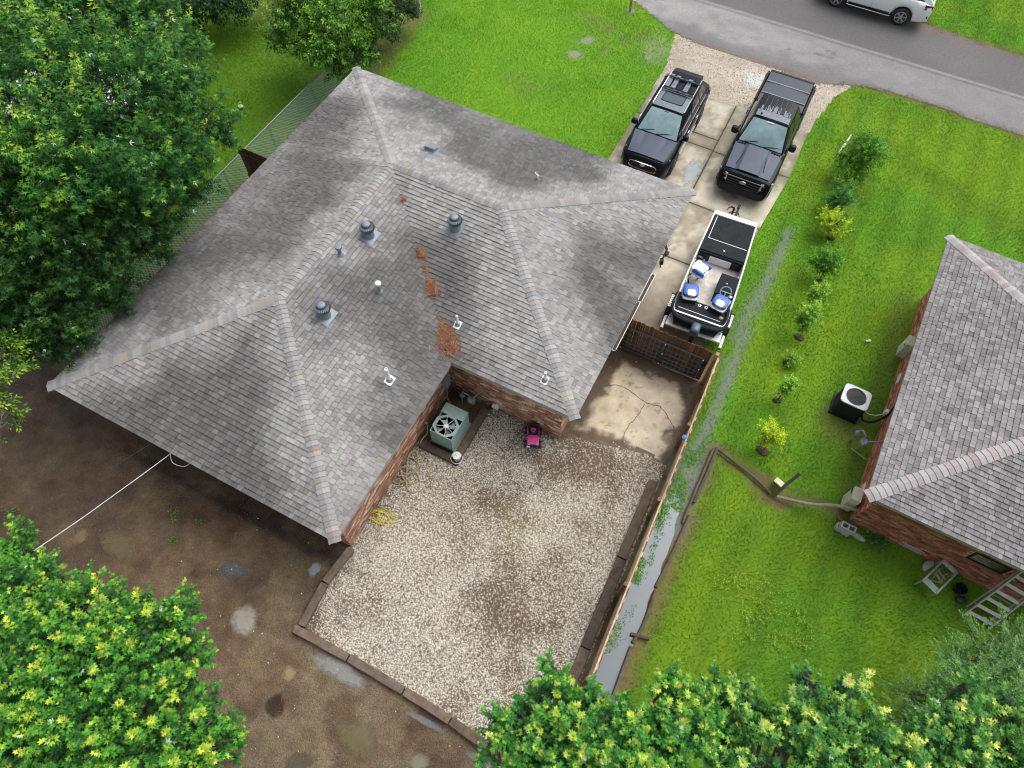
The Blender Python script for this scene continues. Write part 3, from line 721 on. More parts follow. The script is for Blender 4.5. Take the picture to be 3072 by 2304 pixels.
for (c, rx, ry, col) in PUD:
    n = 28; V = [(c[0], c[1], 0)]; fa = [1.0]
    on_slab = c[1] > 0; z = .036 if on_slab else .028
    for k, (q, fd) in enumerate(((.40, 1.0), (.80, .62), (1.22, -.3))):
        for i in range(n):
            a = 6.2832 * i / n; wv = 1 + .09 * math.sin(2 * a + c[0] * 3) + .07 * math.sin(3 * a + c[1] * 5) + .05 * math.sin(7 * a + c[0])
            V.append((c[0] + rx * q * wv * math.cos(a), c[1] + ry * q * wv * math.sin(a), 0)); fa.append(fd)
    V = np.array(V); V[:, 2] = z
    F = [[0, 1 + i, 1 + (i + 1) % n] for i in range(n)]
    for k in range(2):
        for i in range(n):
            a, b = 1 + k * n + i, 1 + k * n + (i + 1) % n; F += [[a, a + n, b + n], [a, b + n, b]]
    npmesh('puddle', V, np.array(F), np.tile(np.array(col), (len(V), 1)), 'puddle_water', kind='structure', smooth=True, fade=fa)
# ------------------------------------------------------------------ houses: roofs of single shingles, walls of single bricks
def clip2(poly, clipper):
    out = poly
    n = len(clipper)
    for i in range(n):
        ax, ay = clipper[i]; bx, by = clipper[(i + 1) % n]
        inp = out; out = []
        if not inp: return []
        for j in range(len(inp)):
            px, py = inp[j]; qx, qy = inp[(j + 1) % len(inp)]
            dp = (bx - ax) * (py - ay) - (by - ay) * (px - ax); dq = (bx - ax) * (qy - ay) - (by - ay) * (qx - ax)
            if dp >= 0: out.append((px, py))
            if (dp >= 0) != (dq >= 0):
                t = dp / (dp - dq); out.append((px + (qx - px) * t, py + (qy - py) * t))
    return out
def shingle_plane(P, shade, exp=.131, seed=0, toworld=None):
    """P: 3D outline, first edge the eave. Returns pieces lying on the plane"""
    rg = random.Random(seed)
    A = Vector(P[0]); ex = (Vector(P[1]) - A).normalized(); nn = None
    for q in P[2:]:
        t = ex.cross(Vector(q) - A)
        if t.length > .1: nn = t.normalized(); break
    if nn.z < 0: raise ValueError('winding')
    ey = nn.cross(ex)
    pl = [((Vector(p) - A).dot(ex), (Vector(p) - A).dot(ey)) for p in P]
    umin = min(p[0] for p in pl); umax = max(p[0] for p in pl); vmax = max(p[1] for p in pl)
    items = []; k = 0; v = -.012
    while v < vmax:
        u = umin - rg.random() * .3
        while u < umax:
            wd = rg.choice((.10, .12, .14, .16, .19)); g = .003
            q = clip2([(u + g, v), (u + wd - g, v), (u + wd - g, v + exp + .02), (u + g, v + exp + .02)], pl if v > 0 else [(p[0], p[1] - (.012 if p[1] < .01 else 0)) for p in pl])
            u += wd
            if len(q) < 3: continue
            ar = abs(sum(q[i][0] * q[(i + 1) % len(q)][1] - q[(i + 1) % len(q)][0] * q[i][1] for i in range(len(q)))) / 2
            if ar < .0012: continue
            lam = .009 if rg.random() < .5 else 0.0
            top = []; bot = []
            for (a, b) in q:
                h = .026 + lam - .023 * (b - v) / exp
                w_ = A + ex * a + ey * b
                top.append(tuple(w_ + nn * h)); bot.append(tuple(w_ - nn * .004))
            n = len(q); cx = sum(p[0] for p in q) / n; cy = sum(p[1] for p in q) / n; c3 = A + ex * cx + ey * cy
            cw = toworld(c3) if toworld else c3
            col = shade(cw, rg, lam, nn)
            fs = [tuple(range(n))] + [(i, i + n, (i + 1) % n + n, (i + 1) % n) for i in range(n)]
            dist = (Vector(CAM) - cw).length; face = 1
            items.append((ar / dist ** 2 * (Vector(CAM) - cw).normalized().dot(nn), top + bot, fs, col))
        v += exp
    return items
def caps_line(a, b, n1, n2, shade, step=.135, hw_=.155, toworld=None, seed=1, d1=None):
    """bent cap pieces laid up a hip or along a ridge"""
    rg = random.Random(seed); a = Vector(a); b = Vector(b); L = (b - a).length; d = (b - a).normalized()
    t1 = n1.cross(d); t1 = t1 if t1.z < 0 else -t1
    t2 = n2.cross(d); t2 = t2 if t2.z < 0 else -t2
    t1.normalize(); t2.normalize(); up = (n1 + n2).normalized(); items = []; s = -.03
    if t1.cross(t2).dot(d) < 0: t1, t2, n1, n2 = t2, t1, n2, n1
    while s < L - .03:
        s1 = min(s + step + .05, L + .05); vs = []
        for q, h in ((s, .05), (s1, .030)):
            base = a + d * q; wv = hw_ * rg.uniform(.94, 1.04)
            pts = [base + t1 * wv + n1 * (h - .012), base + t1 * wv * .45 + n1 * h, base + up * (h + .004), base + t2 * wv * .45 + n2 * h, base + t2 * wv + n2 * (h - .012)]
            vs += [tuple(p) for p in pts] + [tuple(p - up * .035) for p in pts]
        fs = [(i, i + 1, i + 11, i + 10) for i in range(4)] + [(0, 5, 6, 1), (1, 6, 7, 2), (2, 7, 8, 3), (3, 8, 9, 4), (0, 10, 15, 5), (4, 9, 19, 14)]
        fs = [f[::-1] for f in fs]
        c3 = a + d * (s + step / 2); cw = toworld(c3) if toworld else c3
        items.append((1 / (Vector(CAM) - cw).length, vs, fs, shade(cw, rg)))
        s += step
    return items
def brick_wall(p0, p1, z0, z1, pal, seed, toworld=None, holes=(), tone_fn=None):
    """running-bond bricks on the outside (right-hand side) of the line p0 -> p1"""
    rg = random.Random(seed); a = Vector((*p0, 0)); b = Vector((*p1, 0)); L = (b - a).length; d = (b - a).normalized(); nrm = Vector((d.y, -d.x, 0))
    bl, bh, mo = .200, .066, .011; items = []; row = 0; z = z0
    while z + bh <= z1 + .02:
        s = -(bl + mo) / 2 if row % 2 else 0.0
        while s < L:
            s0, s1 = max(s, 0), min(s + bl, L); s += bl + mo
            if s1 - s0 < .04: continue
            cs, czz = (s0 + s1) / 2, z + bh / 2
            if any(h[0] - .03 < cs < h[1] + .03 and h[2] < czz < h[3] for h in holes): continue
            pr = .012 + rg.uniform(-.002, .004); vs = []
            for zz in (z, z + bh):
                for ss, o in ((s0, -.002), (s1, -.002), (s1, pr), (s0, pr)): vs.append(tuple(a + d * ss + nrm * o + Vector((0, 0, zz))))
            c3 = a + d * cs + Vector((0, 0, czz)); cw = toworld(c3) if toworld else c3
            c = rg.choice(pal); k = rg.uniform(.8, 1.2) * (tone_fn(cs, czz) if tone_fn else 1)
            v = Vector(CAM) - cw; nw = toworld(c3 + nrm) - cw if toworld else nrm
            f = v.normalized().dot(nw)
            items.append((f / v.length ** 2 if f > 0 else f * 1e-3 - 1, vs, [(3, 2, 6, 7), (4, 7, 6, 5), (0, 3, 7, 4), (1, 5, 6, 2), (0, 1, 2, 3)], tuple(t * k for t in c)))
        z += bh + mo; row += 1
    return items

# ---- the house in the middle
house = thing('brick_house', 'single storey brick house with grey shingled L-shaped hip roof and turbine vents', 'house', (0, 0, 0))
W2 = WW / 2; HR = ZE + RS * W2
P0, P1, P2, P3, P4, P5 = (0, 0, ZE), (HW, 0, ZE), (0, -HD, ZE), (WW, -HD, ZE), (WW, -WW, ZE), (HW, -WW, ZE)
R0, R1, R2 = (W2, -W2, HR), (HW - W2, -W2, HR), (W2, -HD + W2, HR)
hips = [(P0[:2], R0[:2]), (R0[:2], R1[:2]), (R1[:2], P1[:2]), (R1[:2], P5[:2]), (R0[:2], R2[:2]), (R2[:2], P2[:2]), (R2[:2], P3[:2])]
TABS = [.162, .176, .188, .198, .208, .220, .240]
def wetness(x, y):
    d = min(float(segdist(x, y, a, b)) for a, b in hips)
    n = float(fbm(x * .42, y * .42, 91)); n2 = float(fbm(x * 1.4, y * 1.4, 92))
    t = float(sstep(.3, 1.9, d + (n - .5) * 3.4 + (n2 - .5) * .7)); t *= 1 - .42 * float(sstep(2.4, 4.2, d + (n - .5) * 2.0))
    return t
def roof_shade(c, rg, lam=0, nn=None):
    v = rg.choice(TABS) * rg.uniform(.92, 1.08); r = rg.random()
    col = (v, v * .975, v * .95)
    if r < .010: col = (v * 1.05, v * .86, v * .87)
    elif r < .02: col = (v * 1.0, v * .98, v * .80)
    ax_ = c.y if nn is not None and abs(nn.x) > abs(nn.y) else c.x; bx_ = c.x if ax_ is c.y else c.y
    stk = float(fbm(ax_ * 1.6, bx_ * .22, 97)) - .5
    k = 1.34 - .80 * min(1, max(0, wetness(c.x, c.y) + stk * .55))
    return tuple(t * k for t in col)
def cap_shade(c, rg):
    v = rg.choice((.25, .275, .30, .33)); r = rg.random(); col = (v, v * .985, v * .97)
    if r < .10: col = (v * 1.04, v * .91, v * .80)
    elif r < .16: col = (v * 1.0, v * .97, v * .85)
    n = float(fbm(c.x * .8, c.y * .8, 95))
    return tuple(t * (1.1 - .35 * n) for t in col)
roof = MB()
planes = [([P1, P0, R0, R1], 1), ([P0, P2, R2, R0], 2), ([P2, P3, R2], 3), ([P3, P4, R0, R2], 4), ([P4, P5, R1, R0], 5), ([P5, P1, R1], 6)]
for pl, sd_ in planes:
    vs = [(p[0], p[1], p[2] - .012) for p in pl]; n = len(vs); roof.add(vs, [tuple(range(n))], (.12, .12, .12))
# underside (soffit line) closes the roof body
roof.add([(p[0], p[1], p[2] - .03) for p in (P0, P1, P5, P4, P3, P2)], [tuple(range(6))], (.3, .3, .28))
roof = roof.build('roof', 'shingle_grit', house)
it = []
for pl, sd_ in planes: it += shingle_plane(pl, roof_shade, seed=sd_ * 13)
pieces('shingle', it, 'shingle_grit', roof, stuff='shingle_field')
nf, nl, nb, nr = Vector((0, RS, 1)).normalized(), Vector((-RS, 0, 1)).normalized(), Vector((0, -RS, 1)).normalized(), Vector((RS, 0, 1)).normalized()
ci = []
for k, (a, b, m1, m2) in enumerate([(P0, R0, nf, nl), (P1, R1, nf, nr), (P5, R1, nb, nr), (P2, R2, nl, nb), (P3, R2, nb, nr), (R1, R0, nf, nb), (R2, R0, nl, nr)]):
    ci += caps_line(a, b, m1, m2, cap_shade, seed=k + 3)
pieces('ridge_cap', ci, 'shingle_grit', roof, stuff='ridge_cap_run')
# valley metal-less weave: dark damp line
vm = MB(); vm.bar((W2 + .5, -W2 - .5, HR - RS * .5 - .0), (WW, -WW, ZE + .0), .10, .02, (.13, .125, .12)); vm.build('valley', 'shingle_grit', roof)
# eaves: fascia boards and soffit
eave = [P0, P1, P5, P4, P3, P2]
for i in range(6):
    a, b = Vector(eave[i]), Vector(eave[(i + 1) % 6]); d = (b - a).normalized(); o = Vector((-d.y, d.x, 0)) * -.012
    inn = Vector((d.y, -d.x, 0)); q = .014
    MB().bar(a + inn * -q * 0 + Vector((0, 0, -.105)) + inn * .02, b + Vector((0, 0, -.105)) + inn * .02, .022, .145).build('fascia', 'fascia_paint', house)
def ring_outline(o): return [(o, -o), (HW - o, -o), (HW - o, -WW + o), (WW - o, -WW + o), (WW - o, -HD + o), (o, -HD + o)]
MB().ring(ring_outline(.035), ring_outline(OV - .01), ZE - .16, ZE - .14).build('soffit', 'soffit_paint', house)
PALB = [(.40, .19, .12), (.45, .23, .15), (.33, .15, .10), (.50, .30, .21), (.62, .47, .35), (.38, .18, .115), (.25, .12, .08), (.68, .55, .43), (.46, .26, .175), (.34, .17, .11)]
wall = MB(); wo = ring_outline(OV); wall.ring(wo, ring_outline(OV + .14), 0.0, ZE - .165); wall = wall.build('wall', 'mortar', house)
bi = []
for i in range(6):
    a, b = wo[(i + 1) % 6], wo[i]
    wall_tone = lambda s, z: .62 + .38 * float(sstep(.0, .7, z))  # bricks get darker towards the ground
    if i == 2: wall_tone = lambda s, z: (.55 + .45 * float(sstep(.0, .7, z))) * (.6 + .4 * float(sstep(.2, 1.8, 3.69 - s if False else s)))  # this wall also gets darker towards the inner corner
    bi += brick_wall(b, a, .03, ZE - .17, PALB, 30 + i) if False else brick_wall(a, b, .03, ZE - .17, PALB, 30 + i, tone_fn=wall_tone)
pieces('brick', bi, 'brick_clay', wall, stuff='brick_field')

# roof furniture
def roof_z(x, y):
    if y > -W2 and y > -x and (y > x - HW): return ZE + RS * -y
    return ZE
def turbine(x, y, z, n):
    r = bare('turbine_vent', house); r.location = (x, y, z)
    fl = MB(); fl.patch((-.24, -.26, 0), (.24, -.26, 0), (.24, .26, 0), (-.24, .26, 0), 1, 1, two=.006)
    o = fl.build('flashing', 'galvanised', r); q = Vector((0, 0, 1)).rotation_difference(n); o.rotation_mode = 'QUATERNION'; o.rotation_quaternion = q; o.location = n * .036
    MB().lathe([(.165, -.06), (.16, .2), (.172, .205), (.172, .235), (.15, .24)], n=20).build('base_pipe', 'galvanised', r, smooth=True, ang=50)
    MB().lathe([(.12, .23), (.16, .30), (.165, .38), (.12, .46), (.02, .47)], n=16).build('core', 'galvanised_dark', r, smooth=True)
    d = MB(); n_ = 22
    for k in range(n_):
        a = 6.2832 * k / n_; vs = []; fs = []; m = 8
        for j in range(m + 1):
            t = j / m; rr = .135 + .075 * math.sin(math.pi * (.12 + .86 * t)) - .10 * max(0, t - .62) / .38 * 1.1; zz = .235 + .265 * t - .03 * t * t
            aa = a + .55 * t
            for o_, dr in ((0, .012), (.20, -.012)): vs.append(((rr + dr) * math.cos(aa + o_), (rr + dr) * math.sin(aa + o_), zz))
        for j in range(m): fs.append((2 * j, 2 * j + 1, 2 * j + 3, 2 * j + 2))
        d.add(vs, fs)
    d.build('vane', 'galvanised', r, smooth=True)
    MB().lathe([(.115, .478), (.105, .496), (.05, .51), (.0, .514)], n=18).build('crown_plate', 'galvanised', r, smooth=True, ang=60)
    return r
def on_right(x, y): return ZE + RS * (WW - x)
def on_rear(x, y): return ZE + RS * (y + WW)
def on_front(x, y): return ZE + RS * -y
turbine(5.30, -7.03, on_right(5.30, 0), nr); turbine(5.70, -9.80, on_right(5.70, 0), nr); turbine(7.28, -5.60, on_rear(0, -5.6), nb)
def vent_pipe(x, y, z, n, r, h, mat, fl=.17, cap=False, flmat='pvc_white', boot=True):
    h *= 1.3; fl *= .8
    p = bare('vent_pipe', house); p.location = (x, y, z)
    q = Vector((0, 0, 1)).rotation_difference(n)
    o = MB().prism(rrect(fl * .8, fl, .02, 2), .024, .036).build('flashing', flmat, p); o.rotation_mode = 'QUATERNION'; o.rotation_quaternion = q
    if boot: MB().lathe([(r + .05, .02), (r + .035, .06), (r + .012, .10), (r + .004, .11)], n=16).build('boot', 'lead_grey', p, smooth=True)
    MB().lathe([(r, -.05), (r, h), (r * .8, h), (r * .8, h - .05), (0, h - .05)], n=16).build('pipe', mat, p, smooth=True, ang=30)
    if cap: MB().lathe([(r + .03, h - .05), (r + .045, h), (r + .03, h + .035), (0, h + .05)], n=16).build('cap', 'pvc_white' if mat != 'galvanised' else 'galvanised', p, smooth=True)
    return p
vent_pipe(5.05, -8.03, on_right(5.05, 0), nr, .055, .26, 'galvanised', .16, True, 'lead_grey')
vent_pipe(6.46, -8.36, on_right(6.46, 0), nr, .045, .30, 'lead_grey', .10, True, 'lead_grey')
vent_pipe(8.70, -8.06, on_rear(0, -8.06), nb, .036, .34, 'pvc_white', .15)
vent_pipe(7.98, -10.42, on_right(7.98, 0), nr, .05, .46, 'pvc_white', .17)
vent_pipe(11.56, -8.46, on_rear(0, -8.46), nb, .042, .32, 'pvc_white', .15)
vp = vent_pipe(8.42, -2.58, on_front(0, -2.58), nf, .03, .18, 'pvc_white', .07, False)
MB().tube([(0, 0, .17), (-.03, .0, .23), (-.09, .01, .27)], .02, 8).build('elbow', 'pvc_white', vp, smooth=True)
MB().tube([(.0, 0, .17), (.05, .0, .21)], .017, 8).build('elbow', 'pvc_white', vp, smooth=True)
bv = bare('box_vent', house); bv.location = (5.02, -3.12, on_front(0, -3.12)); bv.rotation_mode = 'QUATERNION'; bv.rotation_quaternion = Vector((0, 0, 1)).rotation_difference(nf)
MB().prism(rrect(.24, .22, .02, 2), .022, .034).build('flashing', 'galvanised', bv)
hb = MB(); hb.add([(-.17, -.15, .03), (.17, -.15, .03), (.17, .14, .03), (-.17, .14, .03), (-.17, -.15, .16), (.17, -.15, .16), (.17, .17, .09), (-.17, .17, .09)],
                  [(3, 2, 1, 0), (4, 5, 6, 7), (0, 1, 5, 4), (1, 2, 6, 5), (2, 3, 7, 6), (3, 0, 4, 7)])
hb.build('hood', 'galvanised', bv, bevel=.012)
# stretch of eave gutter on the driveway side
gut = bare('gutter', house)
for k, (y0, y1) in enumerate(((-3.58, -4.70), (-4.73, -6.57))):
    g = MB(); pr = [(12.735, 2.70), (12.735, 2.60), (12.76, 2.58), (12.83, 2.585), (12.86, 2.62), (12.865, 2.70), (12.85, 2.70), (12.845, 2.63), (12.82, 2.60), (12.765, 2.597), (12.75, 2.61), (12.75, 2.70)]
    sx = .0 if k == 0 else -.02
    n = len(pr); vs = [(x + sx, y, z) for y in (y0, y1) for x, z in pr]
    g.add(vs, [(i, (i + 1) % n, (i + 1) % n + n, i + n) for i in range(n)] + [tuple(range(n)), tuple(range(2 * n - 1, n - 1, -1))]).build('trough', 'white_paint', gut)
    MB().bar((12.80 + sx, y0 - .03, 2.625), (12.80 + sx, y1 + .03, 2.625), .08, .03).build('debris', 'mulch_dark', gut)
fl = bare('floodlight', house)
MB().bar((12.70, -2.30, 2.52), (12.80, -2.42, 2.50), .06, .06).bar((12.79, -2.40, 2.48), (12.80, -2.75, 2.42), .05, .09).box((12.80, -2.80, 2.36), (.10, .14, .16), rz=.4).box((12.83, -2.52, 2.44), (.10, .14, .12), rz=-.3).tube([(12.8, -2.8, 2.3), (12.82, -2.84, 2.12)], .018).build('lamp_head', 'black_plastic', fl)
MB().tube([(12.78, -2.3, 2.53), (12.86, -2.2, 2.60), (12.9, -2.1, 2.57)], .012).build('sensor', 'meter_grey', fl)
# electrical gear and spigot on the walls of the inner corner
wx = WW - OV; wy = -WW + OV
eb = bare('electrical_box', house)
MB().box((wx + .085, -8.86, .98), (.13, .24, .40)).build('cover', 'meter_grey', eb, bevel=.012)
MB().tube(smooth_path([(wx + .07, -8.86, .80), (wx + .08, -8.88, .45), (wx + .14, -9.0, .26), (wx + .5, -9.22, .3), (wx + .85, -9.40, .45)], 5), .022, 8).build('conduit', 'lead_grey', eb, smooth=True)
dv = bare('dryer_vent', house)
MB().box((10.13, wy - .05, .32), (.20, .10, .17)).build('louver', 'white_paint', dv, bevel=.012)
MB().box((10.0, wy - .05, .20), (.10, .08, .16)).build('bracket', 'black_plastic', dv, bevel=.01)
sp = bare('spigot', house)
MB().tube([(wx + .0, -10.12, .46), (wx + .10, -10.12, .46), (wx + .13, -10.12, .40)], .018, 8).lathe([(.04, -.01), (.04, .01)], (wx + .09, -10.12, .52), n=10).build('tap', 'galvanised', sp)

# ---- neighbour
neigh = thing('brick_house', 'neighbouring red brick house with mauve-grey shingled roof at the right edge', 'house', (NX, NY, 0), NTH)
TW = Matrix.Translation((NX, NY, 0)) @ Matrix.Rotation(NTH, 4, 'Z')
tw = lambda p: TW @ Vector(p)
NL, N2 = 15.0, NDP / 2; NH = NZE + NSL * N2
A0, A1, A2, A3 = (0, 0, NZE), (NL, 0, NZE), (NL, NDP, NZE), (0, NDP, NZE); B0, B1 = (N2, N2, NH), (NL - N2, N2, NH)
NT = [.15, .167, .182, .198, .215, .235]
def nshade(c, rg, lam=0, nn=None):
    v = rg.choice(NT) * rg.uniform(.92, 1.08); r = rg.random(); col = (v * 1.02, v * .97, v * .98)
    if r < .14: col = (v * 1.0, v * .88, v * .88)
    elif r < .30: col = (v * .86, v * .80, v * .82)
    n = float(fbm(c.x * .5, c.y * .5, 191)); return tuple(t * (1.28 - .42 * n) for t in col)
def ncap(c, rg):
    v = rg.choice((.29, .32, .36)); r = rg.random(); col = (v * 1.02, v * .965, v * .96)
    if r < .35: col = (v * 1.04, v * .86, v * .86)
    return col
nro = MB()
npl = [([A0, A1, B1, B0], 1), ([A3, A0, B0], 2), ([A2, A3, B0, B1], 3), ([A1, A2, B1], 4)]
for pl, s_ in npl: nro.add([(p[0], p[1], p[2] - .012) for p in pl], [tuple(range(len(pl)))], (.12, .12, .12))
nro.add([(p[0], p[1], p[2] - .03) for p in (A0, A3, A2, A1)], [(0, 1, 2, 3)], (.3, .3, .3))
nro = nro.build('roof', 'shingle_grit', neigh); it = []
for pl, s_ in npl[:3]: it += shingle_plane(pl, nshade, seed=s_ * 7 + 100, toworld=tw)
it = [t for t in it if t[1][0][0] < 7.5]
pieces('shingle', it, 'shingle_grit', nro, stuff='shingle_field')
MB().patch((7.45, .1, NZE + .02), (NL, .1, NZE + .02), (NL - N2, N2, NH), (7.45, N2, NH), 1, 1).build('far_slope', 'shingle_grit', nro).data.color_attributes['Col'].data.foreach_set('color', [.28, .27, .27, 1] * 4)
mf, ml, mb_, = Vector((0, -NSL, 1)).normalized(), Vector((-NSL, 0, 1)).normalized(), Vector((0, NSL, 1)).normalized()
ci = caps_line(A0, B0, mf, ml, ncap, step=.16, hw_=.17, toworld=tw, seed=51) + caps_line(A3, B0, mb_, ml, ncap, step=.16, hw_=.17, toworld=tw, seed=52) + caps_line(B0, (NL - N2, N2, NH), mf, mb_, ncap, step=.16, hw_=.17, toworld=tw, seed=53)[:18]
pieces('ridge_cap', ci, 'shingle_grit', nro)
for a, b in ((A0, A1), (A3, A0), (A2, A3)):
    a, b = Vector(a), Vector(b); d = (b - a).normalized(); inn = Vector((-d.y, d.x, 0))
    MB().bar(a + Vector((0, 0, -.075)) + inn * .02, b + Vector((0, 0, -.075)) + inn * .02, .022, .11).build('fascia', 'ladder_alu' if a.y < .1 and b.y < .1 else 'fascia_paint', neigh)
no = [(.50, .42), (NL - .5, .42), (NL - .5, NDP - .5), (.50, NDP - .5)]; ni = [(.64, .56), (NL - .64, .56), (NL - .64, NDP - .64), (.64, NDP - .64)]
MB().ring([(.03, .03), (NL - .03, .03), (NL - .03, NDP - .03), (.03, NDP - .03)], no, NZE - .15, NZE - .13).build('soffit', 'soffit_paint', neigh)
nw = MB(); nw.ring(no, ni, 0, NZE - .155); nw = nw.build('wall', 'mortar', neigh)
PALN = [(.33, .105, .06), (.27, .085, .05), (.38, .14, .085), (.22, .075, .05), (.42, .20, .13), (.30, .12, .07), (.16, .07, .05), (.36, .16, .10)]
PALN_SHADED = PALN; PALN = [tuple(min(.7, t * 1.45) for t in c) for c in PALN]  # brighter brick copy for the lit left wall, darker one for the shaded rear
wl = (2.55, 3.45, 1.05, 1.55)
bi = brick_wall((.50, .42), (9, .42), .03, NZE - .16, PALN_SHADED, 71, tw, holes=[(2.63, 3.53, 1.05, 1.55), (1.43, 1.91, .12, .30)]) + brick_wall((.50, NDP - .5), (.50, .42), .03, NZE - .16, PALN, 72, tw)
pieces('brick', bi, 'brick_clay', nw, stuff='brick_field')
wn = bare('window', neigh)
MB().box((.58 + 3.0, .44, 1.30), (.86, .04, .46)).build('pane', 'window_dark', wn)
MB().ring([(-.45, -.25), (.45, -.25), (.45, .25), (-.45, .25)], [(-.39, -.19), (.39, -.19), (.39, .19), (-.39, .19)], 0, .05).build('frame', 'black_plastic', wn, loc=(.58 + 3.0, .45, 1.30)).rotation_euler = (rad(90), 0, 0)
MB().box((.58 + 3.0, .385, 1.03), (.98, .10, .06)).build('sill', 'brick_clay', wn).data.color_attributes['Col'].data.foreach_set('color', [.3, .12, .07, 1] * 8)
fv = bare('foundation_vent', neigh)
for k in range(4): MB().box((.58 + 1.59, .40 + .002 * k, .145 + .045 * k), (.42, .035, .014)).build('slat', 'aluminium', fv)
MB().box((.58 + 1.59, .46, .21), (.44, .02, .19)).build('back', 'black_void', fv)
fv2 = bare('foundation_vent', neigh)
for sy in (1.35, 5.45):
    MB().box((.48, sy, .42), (.03, .36, .17)).build('plate', 'white_paint', fv2, bevel=.008)
# utility panels on the left wall
up = bare('utility_panel', neigh); py = 6.62
MB().box((.40, py, .58), (.32, .40, .70)).build('cabinet', 'box_beige', up, bevel=.015)
MB().box((.236, py + .04, .66), (.008, .12, .14)).build('notice', 'white_paint', up)
MB().box((.234, py - .12, .78), (.012, .07, .04)).build('latch', 'black_plastic', up)
MB().bar((.5, py - .12, .25), (.5, py - .12, .02), .05, .05).build('conduit', 'meter_grey', up)
up2 = bare('utility_panel', neigh); py = .84
MB().box((.26, py, .50), (.26, .42, .80)).build('cabinet', 'box_beige', up2, bevel=.015)
MB().box((.12, py + .12, .74), (.012, .16, .07)).build('latch', 'black_plastic', up2)
MB().tube([(.5, py + .1, 1.0), (.53, py + .3, 1.15), (.55, py + .5, 1.2)], .02).build('conduit', 'meter_grey', up2)
# ------------------------------------------------------------------ vehicles (local frame: nose at y = 0, tail at y = L, x across)
def interp(tab, y):
    if y <= tab[0][0]: return tab[0][1]
    for (a, va), (b, vb) in zip(tab, tab[1:]):
        if y <= b:
            t = (y - a) / (b - a); return va + (vb - va) * t
    return tab[-1][1]
def car_body(L, hw, zt, zbase, wheels, ra, rz, shoulder=.10, step=.07, crown=.03):
    ys = [0.0]
    while ys[-1] < L - 1e-6: ys.append(min(L, ys[-1] + (step if .3 < ys[-1] < L - .3 else .035)))
    mb = MB(); rows = []
    for y in ys:
        w_ = interp(hw, y); t = interp(zt, y); zb = interp(zbase, y)
        for yw in wheels:
            d = abs(y - yw)
            if d < ra: zb = max(zb, rz + math.sqrt(ra * ra - d * d))
        sh = t - shoulder; md = max(zb + .0, zb + (sh - zb) * .55); lo = max(zb, zb + (sh - zb) * .2)
        half = [(0, t + crown), (.45 * w_, t + crown * .8), (.78 * w_, t + crown * .2), (.93 * w_, t - .035), (.985 * w_, sh), (w_, md), (.985 * w_, lo), (.95 * w_, zb), (.6 * w_, max(zb - .0, zb))]
        row = [(x, y, z) for x, z in half] + [(-x, y, z) for x, z in half[:0:-1]]
        rows.append(row)
    n = len(rows[0]); vs = [p for r in rows for p in r]; fs = []
    for i in range(len(rows) - 1):
        for k in range(n):
            k2 = (k + 1) % n; fs.append((i * n + k, (i + 1) * n + k, (i + 1) * n + k2, i * n + k2))
    fs.append(tuple(range(n))); fs.append(tuple(range((len(rows) - 1) * n, len(rows) * n))[::-1])
    return mb.add(vs, fs)
def wheel(root, x, y, r, w_, rimmat, spokes=6, z=None):
    t = MB(); z = z or r; sx = 1 if x > 0 else -1
    t.lathe([(r * .62, -w_ / 2), (r * .9, -w_ / 2), (r * .985, -w_ * .36), (r, -w_ * .2), (r, w_ * .2), (r * .985, w_ * .36), (r * .9, w_ / 2), (r * .62, w_ / 2)], (x, y, z), 'x', 26)
    o = t.build('wheel', 'tyre_rubber', root, smooth=True, ang=50)
    xo = x + sx * w_ * .5
    MB().lathe([(r * .64, -.02), (r * .66, .012), (r * .60, .014), (r * .57, -.03), (r * .3, -.05), (0, -.05)] if sx > 0 else [(r * .64, .02), (r * .66, -.012), (r * .60, -.014), (r * .57, .03), (r * .3, .05), (0, .05)], (xo, y, z), 'x', 26).build('rim', 'black_void', o, smooth=True)
    m = MB(); m.lathe([(r * .665, -.01 * sx), (r * .665, .016 * sx), (r * .585, .018 * sx), (r * .585, -.02 * sx)], (xo, y, z), 'x', 26)
    m.lathe([(r * .2, -.03 * sx), (r * .19, .0), (r * .1, .012 * sx), (0, .014 * sx)], (xo, y, z), 'x', 14)
    for k in range(spokes):
        a = 6.2832 * k / spokes + .3; c, s_ = math.cos(a), math.sin(a)
        m.bar((xo - sx * .012, y + c * r * .12, z + s_ * r * .12), (xo, y + c * r * .61, z + s_ * r * .61), r * .17, .03, up=(1, 0, 0))
    m.build('spokes', rimmat, o, smooth=True, ang=35)
    return o
